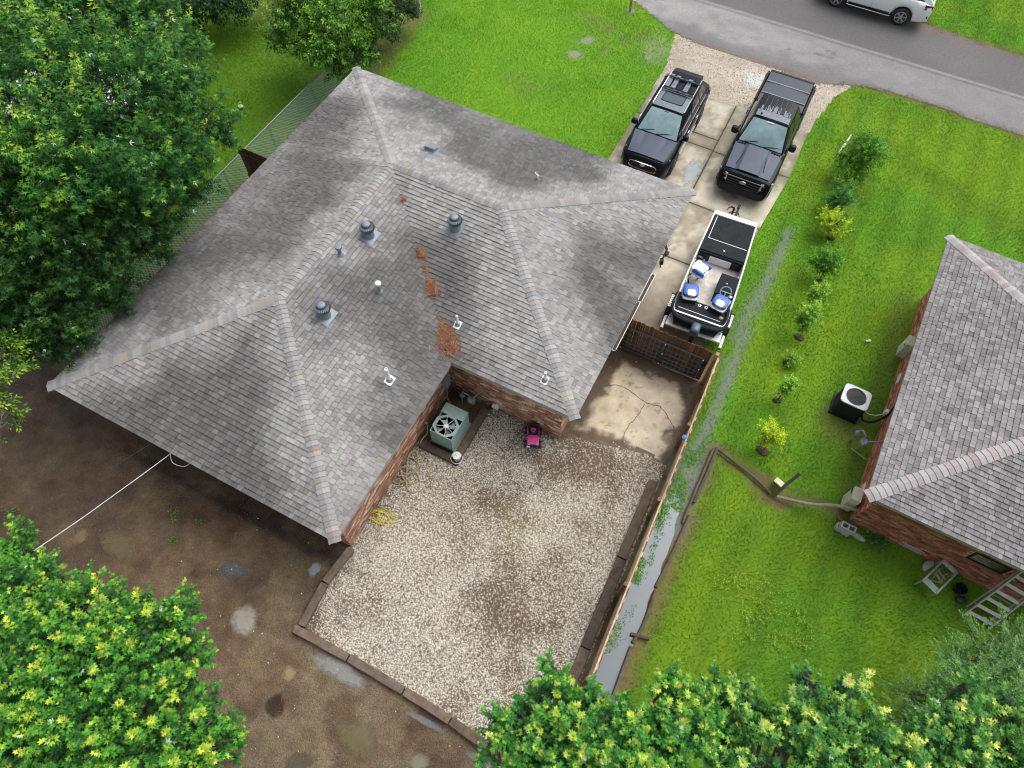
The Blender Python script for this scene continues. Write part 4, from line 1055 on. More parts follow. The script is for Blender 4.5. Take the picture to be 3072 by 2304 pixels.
def cabin(root, bodymat, fb, ft, rt, rb, bulge=.05, glass='auto_glass_sky', sidecuts=((.06, .46), (.50, .92)), rearglass='auto_glass_dark', roofcrown=.035, roofmat=None):
    """fb, ft, rt, rb: (half width, y, z) of windscreen base, roof front, roof rear, rear base"""
    A = [Vector((-fb[0], fb[1], fb[2])), Vector((fb[0], fb[1], fb[2]))]; B = [Vector((-ft[0], ft[1], ft[2])), Vector((ft[0], ft[1], ft[2]))]
    Cc = [Vector((-rt[0], rt[1], rt[2])), Vector((rt[0], rt[1], rt[2]))]; D = [Vector((-rb[0], rb[1], rb[2])), Vector((rb[0], rb[1], rb[2]))]
    m = MB()
    m.patch(A[0], A[1], B[1], B[0], 8, 5, bulge=bulge)
    m.patch(B[0], B[1], Cc[1], Cc[0], 8, 8, fn=lambda u, v: roofcrown * (1 - (2 * u - 1) ** 4))
    m.patch(D[1], D[0], Cc[0], Cc[1], 8, 4, bulge=.03)
    m.patch(A[1], D[1], Cc[1], B[1], 8, 4, bulge=.02); m.patch(D[0], A[0], B[0], Cc[0], 8, 4, bulge=.02)
    m.build('cabin', bodymat, root, smooth=True, ang=30)
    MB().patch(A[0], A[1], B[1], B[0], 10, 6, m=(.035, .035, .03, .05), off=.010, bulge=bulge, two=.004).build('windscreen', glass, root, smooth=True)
    MB().patch(D[1], D[0], Cc[0], Cc[1], 8, 4, m=(.08, .08, .12, .12), off=.010, bulge=.03, two=.004).build('rear_window', rearglass, root, smooth=True)
    for sd in (1, -1):
        for lo, hi in sidecuts:
            if sd > 0: g = MB().patch(A[1], D[1], Cc[1], B[1], 6, 4, m=(lo, 1 - hi, .07, .12), off=.010, bulge=.02, two=.004)
            else: g = MB().patch(D[0], A[0], B[0], Cc[0], 6, 4, m=(1 - hi, lo, .07, .12), off=.010, bulge=.02, two=.004)
            g.build('side_window', 'auto_glass_dark', root, smooth=True)
def mirror(root, x, y, z, mat, sz=(.12, .16, .17)):
    s_ = 1 if x > 0 else -1
    o = MB().ball((x + s_ * .13, y, z), (sz[0], sz[1] * .55, sz[2] * .62), 10, 6, sq=.6).build('mirror', mat, root, smooth=True)
    MB().bar((x - s_ * .03, y + .02, z - .05), (x + s_ * .08, y, z - .03), .07, .05).build('arm', 'black_plastic', o)
    return o
def wiper(root, a, b):
    MB().tube([a, ((a[0] + b[0]) / 2, (a[1] + b[1]) / 2, (a[2] + b[2]) / 2 + .03), b], .013, 5).build('wiper', 'black_plastic', root)

# ---- pickup, nose towards the house
def pickup(loc):
    t = thing('pickup_truck', 'black crew cab pickup with covered bed, parked on the concrete behind the boat', 'pickup truck', loc)
    L = 5.86
    b = car_body(L, [(0, .74), (.06, .86), (.18, .95), (.4, .985), (.8, 1.0), (5.2, 1.0), (5.7, .97), (5.86, .93)],
                 [(0, .62), (.10, .66), (.115, .96), (.16, 1.04), (.3, 1.085), (.8, 1.12), (1.45, 1.18), (1.56, 1.25), (1.7, 1.28), (3.9, 1.30), (5.75, 1.34), (5.86, 1.30)],
                 [(0, .34), (.4, .30), (1, .36), (5, .42), (5.86, .55)], (1.02, 4.72), .50, .40, shoulder=.16)
    b.build('body', 'car_black', t, smooth=True, ang=45)
    def bulge(u, v):
        ax = abs(2 * u - 1); return .010 + .045 * float(1 - sstep(.42, .56, ax)) - .02 * ax ** 3 + .02 * v * (1 - ax)
    MB().patch((-.80, .30, 1.135), (.80, .30, 1.135), (.86, 1.52, 1.265), (-.86, 1.52, 1.265), 28, 10, fn=bulge, two=.02).build('hood', 'car_hood_sky', t, smooth=True, ang=20)
    for s_ in (-1, 1): MB().tube([(s_ * .50, .52, 1.185), (s_ * .43, 1.0, 1.24), (s_ * .39, 1.40, 1.285)], .010, 5).build('hood_crease', 'car_black_wet', t)
    cw = MB(); cw.bar((-.80, 1.54, 1.275), (.80, 1.54, 1.275), .10, .02)
    cw = cw.build('cowl', 'black_plastic', t)
    for k in range(12):
        x = -.62 + .105 * k + (.06 if k > 5 else 0)
        MB().box((x, 1.515, 1.295), (.045, .075, .012)).build('louver', 'black_void', cw)
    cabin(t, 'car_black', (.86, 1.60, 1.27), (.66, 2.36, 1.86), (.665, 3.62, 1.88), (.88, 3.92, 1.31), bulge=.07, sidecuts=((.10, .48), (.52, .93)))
    rp = MB().patch((-.60, 2.42, 1.868), (.60, 2.42, 1.868), (.61, 3.60, 1.887), (-.61, 3.60, 1.887), 12, 8, off=.028, fn=lambda u, v: .012 * (1 - (2 * u - 1) ** 4), two=.012).build('roof', 'car_black_wet', t, smooth=True)
    MB().patch((-.60, 2.40, 1.87), (.60, 2.40, 1.87), (.60, 2.74, 1.876), (-.60, 2.74, 1.876), 10, 3, off=.030, fn=lambda u, v: .015 * (1 - (2 * u - 1) ** 4), two=.004).build('beads_with_sheen', 'beads_sky_sheen', rp, smooth=True)  # beads on the roof front, pale with painted sky reflection
    for k in range(7):
        x = -.48 + .16 * k; y0 = 2.74 + .0
        st = MB()
        for j in range(3):
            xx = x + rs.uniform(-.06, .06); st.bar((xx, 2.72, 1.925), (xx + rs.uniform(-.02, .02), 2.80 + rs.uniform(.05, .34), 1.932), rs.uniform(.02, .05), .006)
        st.build('sheen_streak', 'beads_sky_sheen', rp)
    for k in range(6): MB().bar((-.45 + .18 * k, 2.85, 1.930), (-.45 + .18 * k, 3.55, 1.935), .014, .012).build('rib', 'tonneau_vinyl', rp)
    MB().ball((-.42, 2.50, 1.935), (.035, .06, .035), 8, 5).build('antenna', 'black_plastic', rp)
    # bed with folding cover
    tn = MB().patch((-.86, 3.98, 1.345), (.86, 3.98, 1.345), (.83, 5.76, 1.385), (-.83, 5.76, 1.385), 8, 6, bulge=.035, two=.05).build('tonneau_cover', 'tonneau_vinyl', t, smooth=True, ang=50)
    for y in (4.42, 5.12): MB().bar((-.83, y, 1.39 + .01 * (y > 5)), (.83, y, 1.39 + .01 * (y > 5)), .03, .03).build('seam', 'lead_grey', tn)
    for s_ in (-1, 1): MB().tube([(s_ * .93, 3.95, 1.345), (s_ * .92, 5.7, 1.38)], .035, 6).build('bed_rail', 'black_plastic', t)
    MB().bar((-.86, 5.80, 1.375), (.86, 5.80, 1.375), .09, .05).build('tailgate_top', 'black_plastic', t)
    # front end
    g = MB().patch((-.62, .075, .66), (.62, .075, .66), (.66, .125, 1.03), (-.66, .125, 1.03), 4, 4, two=.05).build('grille', 'black_void', t)
    for k in range(4): MB().bar((-.62, .05 + .012 * k, .70 + .095 * k), (.62, .05 + .012 * k, .70 + .095 * k), .03, .035).build('bar', 'alloy_dark', g)
    em = MB(); em.lathe([(.0, -.02), (.11, -.02), (.115, .0), (.105, .012), (0, .014)], n=22); em.v = [(x * 1.05, -z, y * .48) for x, y, z in em.v]
    em = em.build('emblem', 'alloy_dark', t, smooth=True, ang=30); em.location = (0, .055, .875)
    er = MB().tube([(.12 * math.cos(a), -.014, .056 * math.sin(a)) for a in np.linspace(0, 6.2832, 22)], .008, 5).build('emblem_rim', 'chrome', em)
    fc = bpy.data.curves.new('emblem_lettering', 'FONT'); fc.body = 'Ford'; fc.size = .085; fc.extrude = .003; fc.align_x = 'CENTER'; fc.align_y = 'CENTER'; fc.shear = .3
    fo = bpy.data.objects.new('lettering_curve', fc); fm = bpy.data.meshes.new_from_object(fo); fm.name = 'emblem_lettering'; bpy.data.objects.remove(fo)
    fo = bpy.data.objects.new('emblem_lettering', fm); COL.objects.link(fo); fo.parent = em; fo.rotation_euler = (rad(90), 0, 0); fo.location = (0, -.018, 0); fm.materials.clear(); fm.materials.append(MATS['chrome'])
    for s_ in (-1, 1):
        q = ((s_ * .60, .055, .76), (s_ * .985, .30, .78), (s_ * .985, .38, .99), (s_ * .62, .10, 1.03)); q = q if s_ > 0 else (q[1], q[0], q[3], q[2])
        h = MB().patch(*q, 4, 4, off=.025, two=.04).build('headlight', 'lamp_clear', t, smooth=True)
        MB().box((s_ * .74, .10, .875), (.13, .06, .10), rz=s_ * .55).build('projector', 'black_void', h)
        MB().patch(*( ((.66, .085, .92), (.93, .225, .92), (.935, .24, .95), (.665, .095, .955)) if s_ > 0 else ((-.93, .225, .92), (-.66, .085, .92), (-.665, .095, .955), (-.935, .24, .95)) ), 2, 1, off=.02, two=.02).build('trim', 'lamp_red', h)
    bp = MB(); bp.patch((-.78, -.02, .40), (.78, -.02, .40), (.80, .02, .64), (-.80, .02, .64), 10, 4, fn=lambda u, v: .05 * (1 - (2 * u - 1) ** 2), two=.08)
    bp.build('bumper', 'black_plastic', t, smooth=True)
    MB().box((0, .02, .50), (.5, .10, .10)).build('air_intake', 'black_void', t)
    for s_ in (-1, 1):
        mirror(t, s_ * .95, 1.98, 1.36, 'black_plastic', (.13, .17, .22))
        for y in (1.02, 4.72):
            MB().lathe([(.49, -.02), (.47, .02), (.40, .03), (.40, -.02)], (s_ * .985, y, .42), 'x', 22).build('wheel_arch', 'black_plastic', t)
            wheel(t, s_ * .86, y, .405, .27, 'alloy_dark', 6)
        MB().bar((s_ * .93, 1.75, .42), (s_ * .93, 3.95, .42), .14, .07).build('running_board', 'black_plastic', t)
        for y in (2.55, 3.45): MB().box((s_ * 1.005, y, 1.08), (.03, .20, .035)).build('door_handle', 'black_plastic', t, bevel=.008)
        for y in (1.72, 2.72, 3.62): MB().bar((s_ * .998, y, .55), (s_ * .975, y, 1.22), .012, .008).build('door_seam', 'black_void', t)
        MB().box((s_ * .975, 5.78, 1.05), (.05, .14, .34)).build('tail_lamp', 'lamp_red', t, bevel=.012)
    wiper(t, (-.62, 1.58, 1.31), (.05, 1.72, 1.40)); wiper(t, (.02, 1.55, 1.31), (.72, 1.72, 1.38))
    MB().box((0, 2.26, 1.83), (.24, .05, .06)).build('rear_view_mirror', 'lamp_clear', t)
    return t
pickup((13.93, 3.10, .03))

# ---- sport utility vehicles
def suv(name, label, loc, rz, body, hood, white=False):
    t = thing(name, label, 'car', loc, rz)
    L = 4.84
    b = car_body(L, [(0, .66), (.05, .76), (.18, .86), (.45, .935), (.9, .96), (4.2, .96), (4.65, .92), (4.84, .84)],
                 [(0, .60), (.03, .80), (.10, .88), (.3, .93), (.8, .985), (1.12, 1.02), (1.2, 1.075), (1.4, 1.10), (4.2, 1.16), (4.75, 1.12), (4.84, .95)],
                 [(0, .26), (.4, .22), (1, .28), (4.2, .30), (4.84, .42)], (.92, 3.77), .455, .37, shoulder=.13)
    b.build('body', body, t, smooth=True, ang=45)
    MB().patch((-.70, .18, .925), (.70, .18, .925), (.83, 1.18, 1.085), (-.83, 1.18, 1.085), 22, 10, fn=lambda u, v: .022 + .03 * (1 - (2 * u - 1) ** 2) * (1 - v) - .018 * float(np.exp(-((abs(2 * u - 1) - .52) / .10) ** 2)) * v, two=.02).build('hood', hood, t, smooth=True, ang=25)
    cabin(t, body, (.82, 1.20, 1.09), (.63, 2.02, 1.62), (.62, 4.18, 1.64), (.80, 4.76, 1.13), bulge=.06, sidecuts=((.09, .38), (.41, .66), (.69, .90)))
    rp = MB().patch((-.58, 2.06, 1.625), (.58, 2.06, 1.625), (.57, 4.14, 1.645), (-.57, 4.14, 1.645), 10, 8, off=.028, fn=lambda u, v: .014 * (1 - (2 * u - 1) ** 4), two=.012).build('roof', 'car_black_wet' if not white else body, t, smooth=True)
    if not white:
        MB().patch((-.58, 2.05, 1.625), (.58, 2.05, 1.625), (.58, 3.02, 1.634), (-.58, 3.02, 1.634), 10, 4, off=.031, fn=lambda u, v: .014 * (1 - (2 * u - 1) ** 4), two=.004).build('beads_with_sheen', 'beads_sky_sheen', rp, smooth=True)
        sr = MB().prism(rrect(.40, .27, .07), -.012, .006).build('sunroof', 'sunroof_glass', rp); sr.location = (0, 2.66, 1.678)
        MB().ring(rrect(.415, .285, .075), rrect(.395, .265, .07), -.012, .009).build('sunroof_seal', 'black_void', rp, loc=(0, 2.66, 1.678))
        for k in range(4): MB().bar((-.36 + .24 * k, 3.12, 1.682), (-.36 + .24 * k, 4.1, 1.690), .016, .012).build('rib', 'black_void', rp)
        for k in range(5): MB().patch((-.5 + .24 * k - .09, 3.2, 1.636), (-.5 + .24 * k + .09, 3.2, 1.636), (-.5 + .24 * k + .07, 3.2 + .75, 1.642), (-.5 + .24 * k - .08, 3.2 + .75, 1.642), 2, 3, off=.046, two=.003).build('wet_sheen', 'beads_sky_sheen' if k in (0, 1, 3) else 'car_black_wet', rp)  # wet strips, the pale ones tinted with painted sky reflection
    for s_ in (-1, 1):
        MB().tube(smooth_path([(s_ * .60, 2.12, 1.65), (s_ * .61, 2.3, 1.70), (s_ * .60, 3.95, 1.71), (s_ * .59, 4.1, 1.67)], 4), .022, 6).build('roof_rail', 'chrome' if not white else 'black_plastic', t, smooth=True)
    for y in (2.98, 3.74):
        c = MB().bar((-.60, y, 1.735), (.60, y, 1.735), .075, .035).build('crossbar', 'black_plastic', t, bevel=.01)
        for k in range(4): MB().box((-.36 + .24 * k, y, 1.757), (.12, .085, .012)).build('pad', 'toy_black', c)
    MB().patch((-.60, 4.16, 1.655), (.60, 4.16, 1.655), (.54, 4.46, 1.60), (-.54, 4.46, 1.60), 8, 3, off=.02, two=.035).build('spoiler', body if white else 'car_black', t, smooth=True, ang=40)
    # front end
    gv = [(-.50, .60), (-.40, .46), (.40, .46), (.50, .60), (.44, .72), (0, .76), (-.44, .72)]
    g = MB(); vs = [(x, -.015 + .22 * x * x, z) for x, z in gv] + [(x, .06 + .22 * x * x, z) for x, z in gv]; n = len(gv)
    g.add(vs, [tuple(range(n))] + [(i, i + n, (i + 1) % n + n, (i + 1) % n) for i in range(n)]); g = g.build('grille', 'black_void', t)
    sp_ = smooth_path([(x * 1.04, -.035 + .22 * x * x, z) for x, z in gv + gv[:1]], 5); MB().tube(sp_, .017, 6).build('surround', 'chrome', g, smooth=True)
    em = MB().tube([(.085 * math.cos(a), -.03, .68 + .055 * math.sin(a)) for a in np.linspace(0, 6.2832, 20)], .009, 5).tube([(.05 * math.cos(a), -.032, .70 + .022 * math.sin(a)) for a in np.linspace(0, 6.2832, 16)], .007, 5).tube([(.022 * math.cos(a), -.032, .675 + .045 * math.sin(a)) for a in np.linspace(0, 6.2832, 16)], .007, 5)
    em.build('emblem', 'chrome', t, smooth=True)
    for s_ in (-1, 1):
        q = ((s_ * .50, .13, .76), (s_ * .86, .36, .80), (s_ * .87, .46, .91), (s_ * .52, .19, .85))
        q = q if s_ > 0 else (q[1], q[0], q[3], q[2])
        h = MB().patch(*q, 4, 3, off=.03, two=.03).build('headlight', 'lamp_clear', t, smooth=True)
        MB().patch(*q, 3, 1, m=(.1, .1, .35, .35), off=.036, two=.006).build('strip', 'black_void', h)
        MB().box((s_ * .70, .09, .42), (.14, .06, .07), rz=s_ * .35).build('fog_lamp', 'black_plastic', t)
        mirror(t, s_ * .88, 1.52, 1.12, body if white else 'car_black')
        MB().tube(smooth_path([(s_ * .905, 1.4, 1.12), (s_ * .90, 2.5, 1.15), (s_ * .885, 4.1, 1.19)], 4), .012, 5).build('belt_trim', 'chrome', t)
        MB().bar((s_ * .965, 1.45, .40), (s_ * .965, 3.25, .42), .012, .05).build('sill_trim', 'chrome' if not white else 'black_plastic', t)
        for y in (.92, 3.77):
            if not white: MB().lathe([(.452, -.02), (.43, .018), (.375, .02), (.375, -.02)], (s_ * .945, y, .37), 'x', 22).build('wheel_arch', 'black_plastic', t)
            wheel(t, s_ * .845, y, .375, .24, 'alloy' if white else 'alloy_dark', 6)
        for y in (2.05, 3.0): MB().box((s_ * .965, y, 1.0), (.03, .18, .03)).build('door_handle', body if white else 'chrome', t, bevel=.008)
        for y in (1.28, 2.42, 3.38): MB().bar((s_ * .965, y, .42), (s_ * .935, y, 1.08), .010, .008).build('door_seam', 'black_void' if not white else 'meter_grey', t)
        tl = MB().patch(*(((.93, 4.50, .92), (.80, 4.82, .90), (.79, 4.80, 1.08), (.90, 4.48, 1.11)) if s_ > 0 else ((-.80, 4.82, .90), (-.93, 4.50, .92), (-.90, 4.48, 1.11), (-.79, 4.80, 1.08))), 3, 2, off=.03, two=.03).build('tail_lamp', 'lamp_red', t, smooth=True)
        MB().box((s_ * .885, 4.62, 1.06), (.06, .20, .05), rz=s_ * .3).build('smoked_lens', 'auto_glass_dark', tl)
        if white:
            rb = MB().bar((s_ * .99, 1.42, .34), (s_ * .99, 3.28, .34), .16, .05).build('running_board', 'black_plastic', t, bevel=.015)
            MB().tube([(s_ * 1.06, 1.40, .37), (s_ * 1.075, 1.5, .36), (s_ * 1.075, 3.2, .36), (s_ * 1.06, 3.3, .37)], .02, 6).build('edge', 'chrome', rb)
            MB().box((s_ * .86, 4.76, .62), (.05, .05, .10), rx=.4).build('reflector', 'black_void', t)
    wiper(t, (-.58, 1.22, 1.13), (.10, 1.36, 1.22)); wiper(t, (-.02, 1.20, 1.14), (.62, 1.36, 1.21))
    MB().box((0, 1.94, 1.58), (.16, .05, .07)).build('rear_view_mirror', 'black_plastic', t)
    return t
suv('parked_car', 'black sport utility car with roof rack bars on the left half of the driveway', (10.36, 2.52, .03), 0, 'car_black', 'car_hood_sky')
wsuv = suv('parked_car', 'white sport utility car with black running board at the far edge of the road', (17.98, 17.60, .012), rad(-90), 'car_white', 'car_white', True)
wsuv.location = (13.21, 17.57, .012)
# ------------------------------------------------------------------ boat on its trailer
BR = rad(3.2); BL = (14.37, -1.10)
boat = thing('fishing_boat', 'white aluminium fishing boat with dark carpeted bow deck and blue seats, between pickup and gate', 'boat', (*BL, .03), BR)
def hullx(y): return interp([(-2.15, .86), (-1.2, .87), (.3, .83), (1.4, .79), (2.45, .755)], y)
ys_ = [-2.15, -1.6, -1.0, -.4, .3, .9, 1.5, 2.0, 2.45]
def outl(o, y0=-2.15, y1=2.45):
    ys = [max(min(y, y1), y0) for y in ys_]
    return [(hullx(y) - o, y) for y in ys] + [(-(hullx(y) - o), y) for y in ys[::-1]]
h = MB()
n = len(outl(0)); lo = [(x * .82, y * (.97 if y > 0 else 1) - (.25 if y > 2.4 else 0), .30) for x, y in outl(0)]; mi = [(x * .97, y - (.06 if y > 2.4 else 0), .55) for x, y in outl(0)]; up_ = [(x, y, .98) for x, y in outl(0)]
iu = [(x, y, .98) for x, y in outl(.05, -2.10, 2.30)]; il = [(x, y, .47) for x, y in outl(.09, -2.06, 2.26)]
vs = lo + mi + up_ + iu + il; fs = [tuple(range(n))[::-1], tuple(range(4 * n, 5 * n))]
for k in range(4):
    for i in range(n):
        j = (i + 1) % n; fs.append((k * n + i, k * n + j, (k + 1) * n + j, (k + 1) * n + i))
h.add(vs, fs).build('hull', 'aluminium', boat)
gw = MB()
for s_ in (-1, 1): gw.tube([(s_ * (hullx(y) - .02), y, .985) for y in ys_[1:]], .024, 6)
gw.build('gunwale', 'boat_white', boat, smooth=True)
MB().box((0, 2.40, .985), (1.50, .19, .045)).build('bow_cap', 'boat_white', boat, bevel=.012)
MB().prism([(x, y) for x, y in outl(.10, -2.0, 2.2)], .475, .485).build('floor', 'boat_floor', boat)
dk = MB().prism([(hullx(.66) - .055, .66), (hullx(2.3) - .055, 2.305), (-(hullx(2.3) - .055), 2.305), (-(hullx(.66) - .055), .66)], .90, .955).build('bow_deck', 'boat_carpet', boat, bevel=.01)
sm = MB(); sm.bar((-.60, 2.28, .958), (-.62, 1.22, .958), .018, .008); sm.bar((-.63, 1.22, .958), (.70, 1.20, .958), .018, .008); sm.build('hatch_seam', 'boat_white', dk)
MB().lathe([(.02, 0), (.02, .02)], (.02, .86, .955), n=10).build('hatch_latch', 'chrome', dk)
bh = MB().box((0, .635, .70), (1.58, .045, .42)).build('bulkhead', 'boat_carpet', boat)
MB().box((.0, .60, .66), (.78, .05, .30)).build('step_box', 'boat_white', bh, bevel=.01)
MB().box((-.45, .585, .70), (.20, .04, .26)).build('storage_door', 'black_plastic', bh)
MB().box((.52, .585, .70), (.26, .04, .26)).build('storage_door', 'black_plastic', bh)
# helm console with wheel
cs = MB(); cs.add([(.20, -.94, .49), (.80, -.94, .49), (.80, -.10, .49), (.20, -.10, .49), (.20, -.88, .92), (.78, -.88, .92), (.78, -.10, 1.02), (.20, -.10, 1.02)],
                  [(3, 2, 1, 0), (4, 5, 6, 7), (0, 1, 5, 4), (1, 2, 6, 5), (2, 3, 7, 6), (3, 0, 4, 7)])
cs = cs.build('console', 'boat_carpet', boat, bevel=.015)
MB().tube([(.52 + .17 * math.cos(a), -.80 + .155 * math.sin(a), 1.00 + .09 * math.sin(a)) for a in np.linspace(0, 6.2832, 24)], .020, 6).tube([(.52, -.80, .92), (.52, -.80, 1.0)], .03, 8).bar((.37, -.80, 1.0), (.67, -.80, 1.0), .03, .012).bar((.52, -.80, 1.0), (.52, -.94, .92), .03, .012).build('steering_wheel', 'meter_grey', cs, smooth=True)
for x, y in ((.34, -.70), (.72, -.86), (.46, -.40)): MB().lathe([(.045, 0), (.045, .02), (.03, .024), (0, .024)], (x, y, .955 if y > -.5 else .915), n=14).build('gauge', 'chrome', cs)
MB().box((.26, -.42, .70), (.03, .66, .10)).build('wood_trim', 'hose_tan', cs)
# folded seats
def seat(x, y, z, rz, blue_first=True):
    s_ = bare('seat', boat); s_.scale = (1.12, 1.12, 1.0); s_.location = (x, y, z); s_.rotation_euler = (0, 0, rz)
    MB().tube([(0, 0, -.33), (0, 0, .0)], .035, 8).build('pedestal', 'meter_grey', s_)
    MB().ball((0, 0, .06), (.23, .22, .075), 14, 8, sq=.45).build('cushion', 'boat_seat_white', s_, smooth=True)
    MB().ball((0, .05, .20), (.225, .215, .085), 14, 8, sq=.5).build('backrest', 'boat_blue' if blue_first else 'boat_seat_white', s_, smooth=True)
    MB().ball((.01, -.06, .255), (.13, .12, .045), 12, 6, sq=.5).build('panel', 'boat_seat_white', s_, smooth=True)
    if not blue_first:
        for k in (-1, 1): MB().ball((k * .19, -.02, .20), (.05, .20, .09), 10, 6, sq=.6).build('side_bolster', 'boat_blue', s_, smooth=True)
    else: MB().bar((-.20, -.20, .05), (.20, -.20, .05), .05, .09).build('hinge_bar', 'black_plastic', s_)
seat(-.46, -.24, .84, rad(72), False); seat(-.50, -1.36, .92, rad(14)); seat(.46, -1.42, .96, rad(-10))
# stern deck, fishing lights and platform
rd = MB(); pts = [(.80, -1.42), (.82, -1.85), (.74, -2.06), (.5, -2.16), (-.5, -2.16), (-.74, -2.06), (-.82, -1.85), (-.80, -1.42)]
rd.prism(pts, .80, .86); rd = rd.build('stern_deck', 'boat_carpet', boat, bevel=.012)
sm = MB(); sm.bar((-.70, -1.86, .863), (.66, -1.88, .863), .014, .006); sm.build('hatch_seam', 'boat_white', rd)
for x in (-.10, .12): MB().lathe([(.05, 0), (.05, .012), (.036, .014), (.034, -.02), (0, -.02)], (x, -1.54, .86), n=16).build('cup_holder', 'chrome', rd)
for x in (-.24, .32): MB().bar((x, -1.36, .88), (x, -1.56, .88), .02, .03).build('cleat', 'chrome', rd)
cl = smooth_path([(.83, -1.35, .99), (.86, -1.85, .99), (.78, -2.12, .985), (.5, -2.26, .97), (-.5, -2.26, .97), (-.78, -2.12, .985), (-.86, -1.85, .99), (-.84, -1.35, .99)], 5)
MB().tube(cl[:12], .024, 6).build('stern_rail', 'boat_white', boat, smooth=True); MB().tube(cl[-12:], .024, 6).build('stern_rail', 'boat_white', boat, smooth=True)
MB().tube([p * np.array([1.0, 1.0, 1]) + np.array([0, -.04, -.06]) for p in cl], .085, 8).build('bumper_pad', 'boat_carpet', boat, smooth=True)
MB().prism([(.88, -2.05), (.90, -2.44), (-.90, -2.44), (-.88, -2.05)], .50, .585).build('swim_platform', 'boat_white', boat, bevel=.015)
MB().patch((-.66, -2.40, .66), (.66, -2.40, .66), (.80, -2.1, .86), (-.80, -2.1, .86), 12, 4, fn=lambda u, v: .03 * math.sin(9 * u) + .04 * (1 - (2 * u - 1) ** 2), two=.03).build('motor_cover', 'boat_carpet', boat, smooth=True)
mo = MB().ball((.03, -2.58, .98), (.15, .20, .18), 14, 10, sq=.55).build('outboard_motor', 'motor_cowl', boat, smooth=True)
MB().box((.03, -2.62, .55), (.12, .18, .62)).build('leg', 'black_plastic', mo); MB().lathe([(.02, -.03), (.14, 0), (.02, .03)], (.03, -2.78, .30), 'y', 10).build('propeller', 'black_plastic', mo)
# gear along the inner sides
for x, y, l in ((-.76, .12, .22), (-.77, -.28, .22), (-.78, -.70, .22), (.74, .02, .22)): MB().box((x, y, .80), (.022, l, .10), ry=.1).build('side_pocket', 'boat_white', boat, bevel=.01)
MB().tube(smooth_path([(-.70, .40, .72), (-.76, .1, .66), (-.66, -.1, .60), (-.78, -.35, .62), (-.68, -.6, .58), (-.78, -.9, .60), (-.74, -1.2, .62)], 5), .022, 6).build('rod_hose', 'black_plastic', boat)
MB().box((.70, -1.20, .93), (.10, .34, .10), rz=-.2).build('throttle_box', 'boat_white', boat, bevel=.02)
MB().tube([(.55, -1.0, .70), (.72, -1.12, .92)], .02, 6).tube([(.3, -.98, .6), (.62, -1.02, .72)], .02, 6).build('lever', 'galvanised', boat)
MB().ball((.66, -1.72, .84), (.09, .07, .05), 8, 6).build('anchor_rope', 'hose_tan', boat)
# bag lying in the bow well
bg_ = MB().ball((0, 0, .09), (.22, .15, .10), 14, 9)
bg_.v = [(x + .03 * math.sin(31 * y + 7 * z), y + .03 * math.sin(27 * x + 3), z + .025 * math.sin(19 * x + 23 * y)) for x, y, z in bg_.v]
o = bg_.build('plastic_bag', 'bag_plastic', None, loc=(13.80, -.42, .53)); tag(o, 'crumpled clear plastic bag on the boat floor behind the bow deck', 'plastic bag')
kn = MB().ball((0, 0, .06), (.07, .07, .06), 10, 7).tube([(-.06, .02, .04), (-.11, -.1, .03), (-.06, -.2, .03)], .03, 6)
o = kn.build('fishing_reel', 'boat_seat_white', None, smooth=True, loc=(13.72, -.80, .60)); tag(o, 'small white fishing reel lying along the left side inside the boat', 'fishing reel')

tr = thing('boat_trailer', 'boat trailer with black fenders and white tail beams under the fishing boat', 'trailer', (*BL, .03), BR)
f = MB()
for s_ in (-1, 1): f.bar((s_ * .50, -2.3, .24), (s_ * .42, 2.2, .24), .07, .10); f.bar((s_ * .42, 2.2, .24), (s_ * .03, 3.25, .28), .07, .10)
for y in (-2.1, -.6, 1.2): f.bar((-.9 if y < -1 else -.5, y, .22), (.9 if y < -1 else .5, y, .22), .07, .07)
f.build('frame', 'meter_grey', tr)
tg = MB().bar((0, 3.0, .30), (-.02, 3.55, .36), .08, .09).box((-.02, 3.60, .38), (.10, .18, .09)).build('tongue', 'black_plastic', tr)
MB().tube([(-.16, 3.25, .02), (-.16, 3.25, .62)], .03, 8).tube([(-.16, 3.25, .62), (-.28, 3.28, .62)], .015).lathe([(.07, -.02), (.07, .02)], (-.16, 3.25, .06), 'x', 12).build('jack', 'black_plastic', tg)
MB().tube(smooth_path([(-.02, 3.5, .30), (.14, 3.52, .02), (.30, 3.40, .02), (.36, 3.52, .02)], 5), .016, 5).tube(smooth_path([(-.04, 3.4, .30), (-.26, 3.58, .02), (-.10, 3.80, .02), (-.3, 3.86, .02), (-.36, 3.66, .02)], 5), .014, 5).build('safety_chain', 'black_plastic', tg)
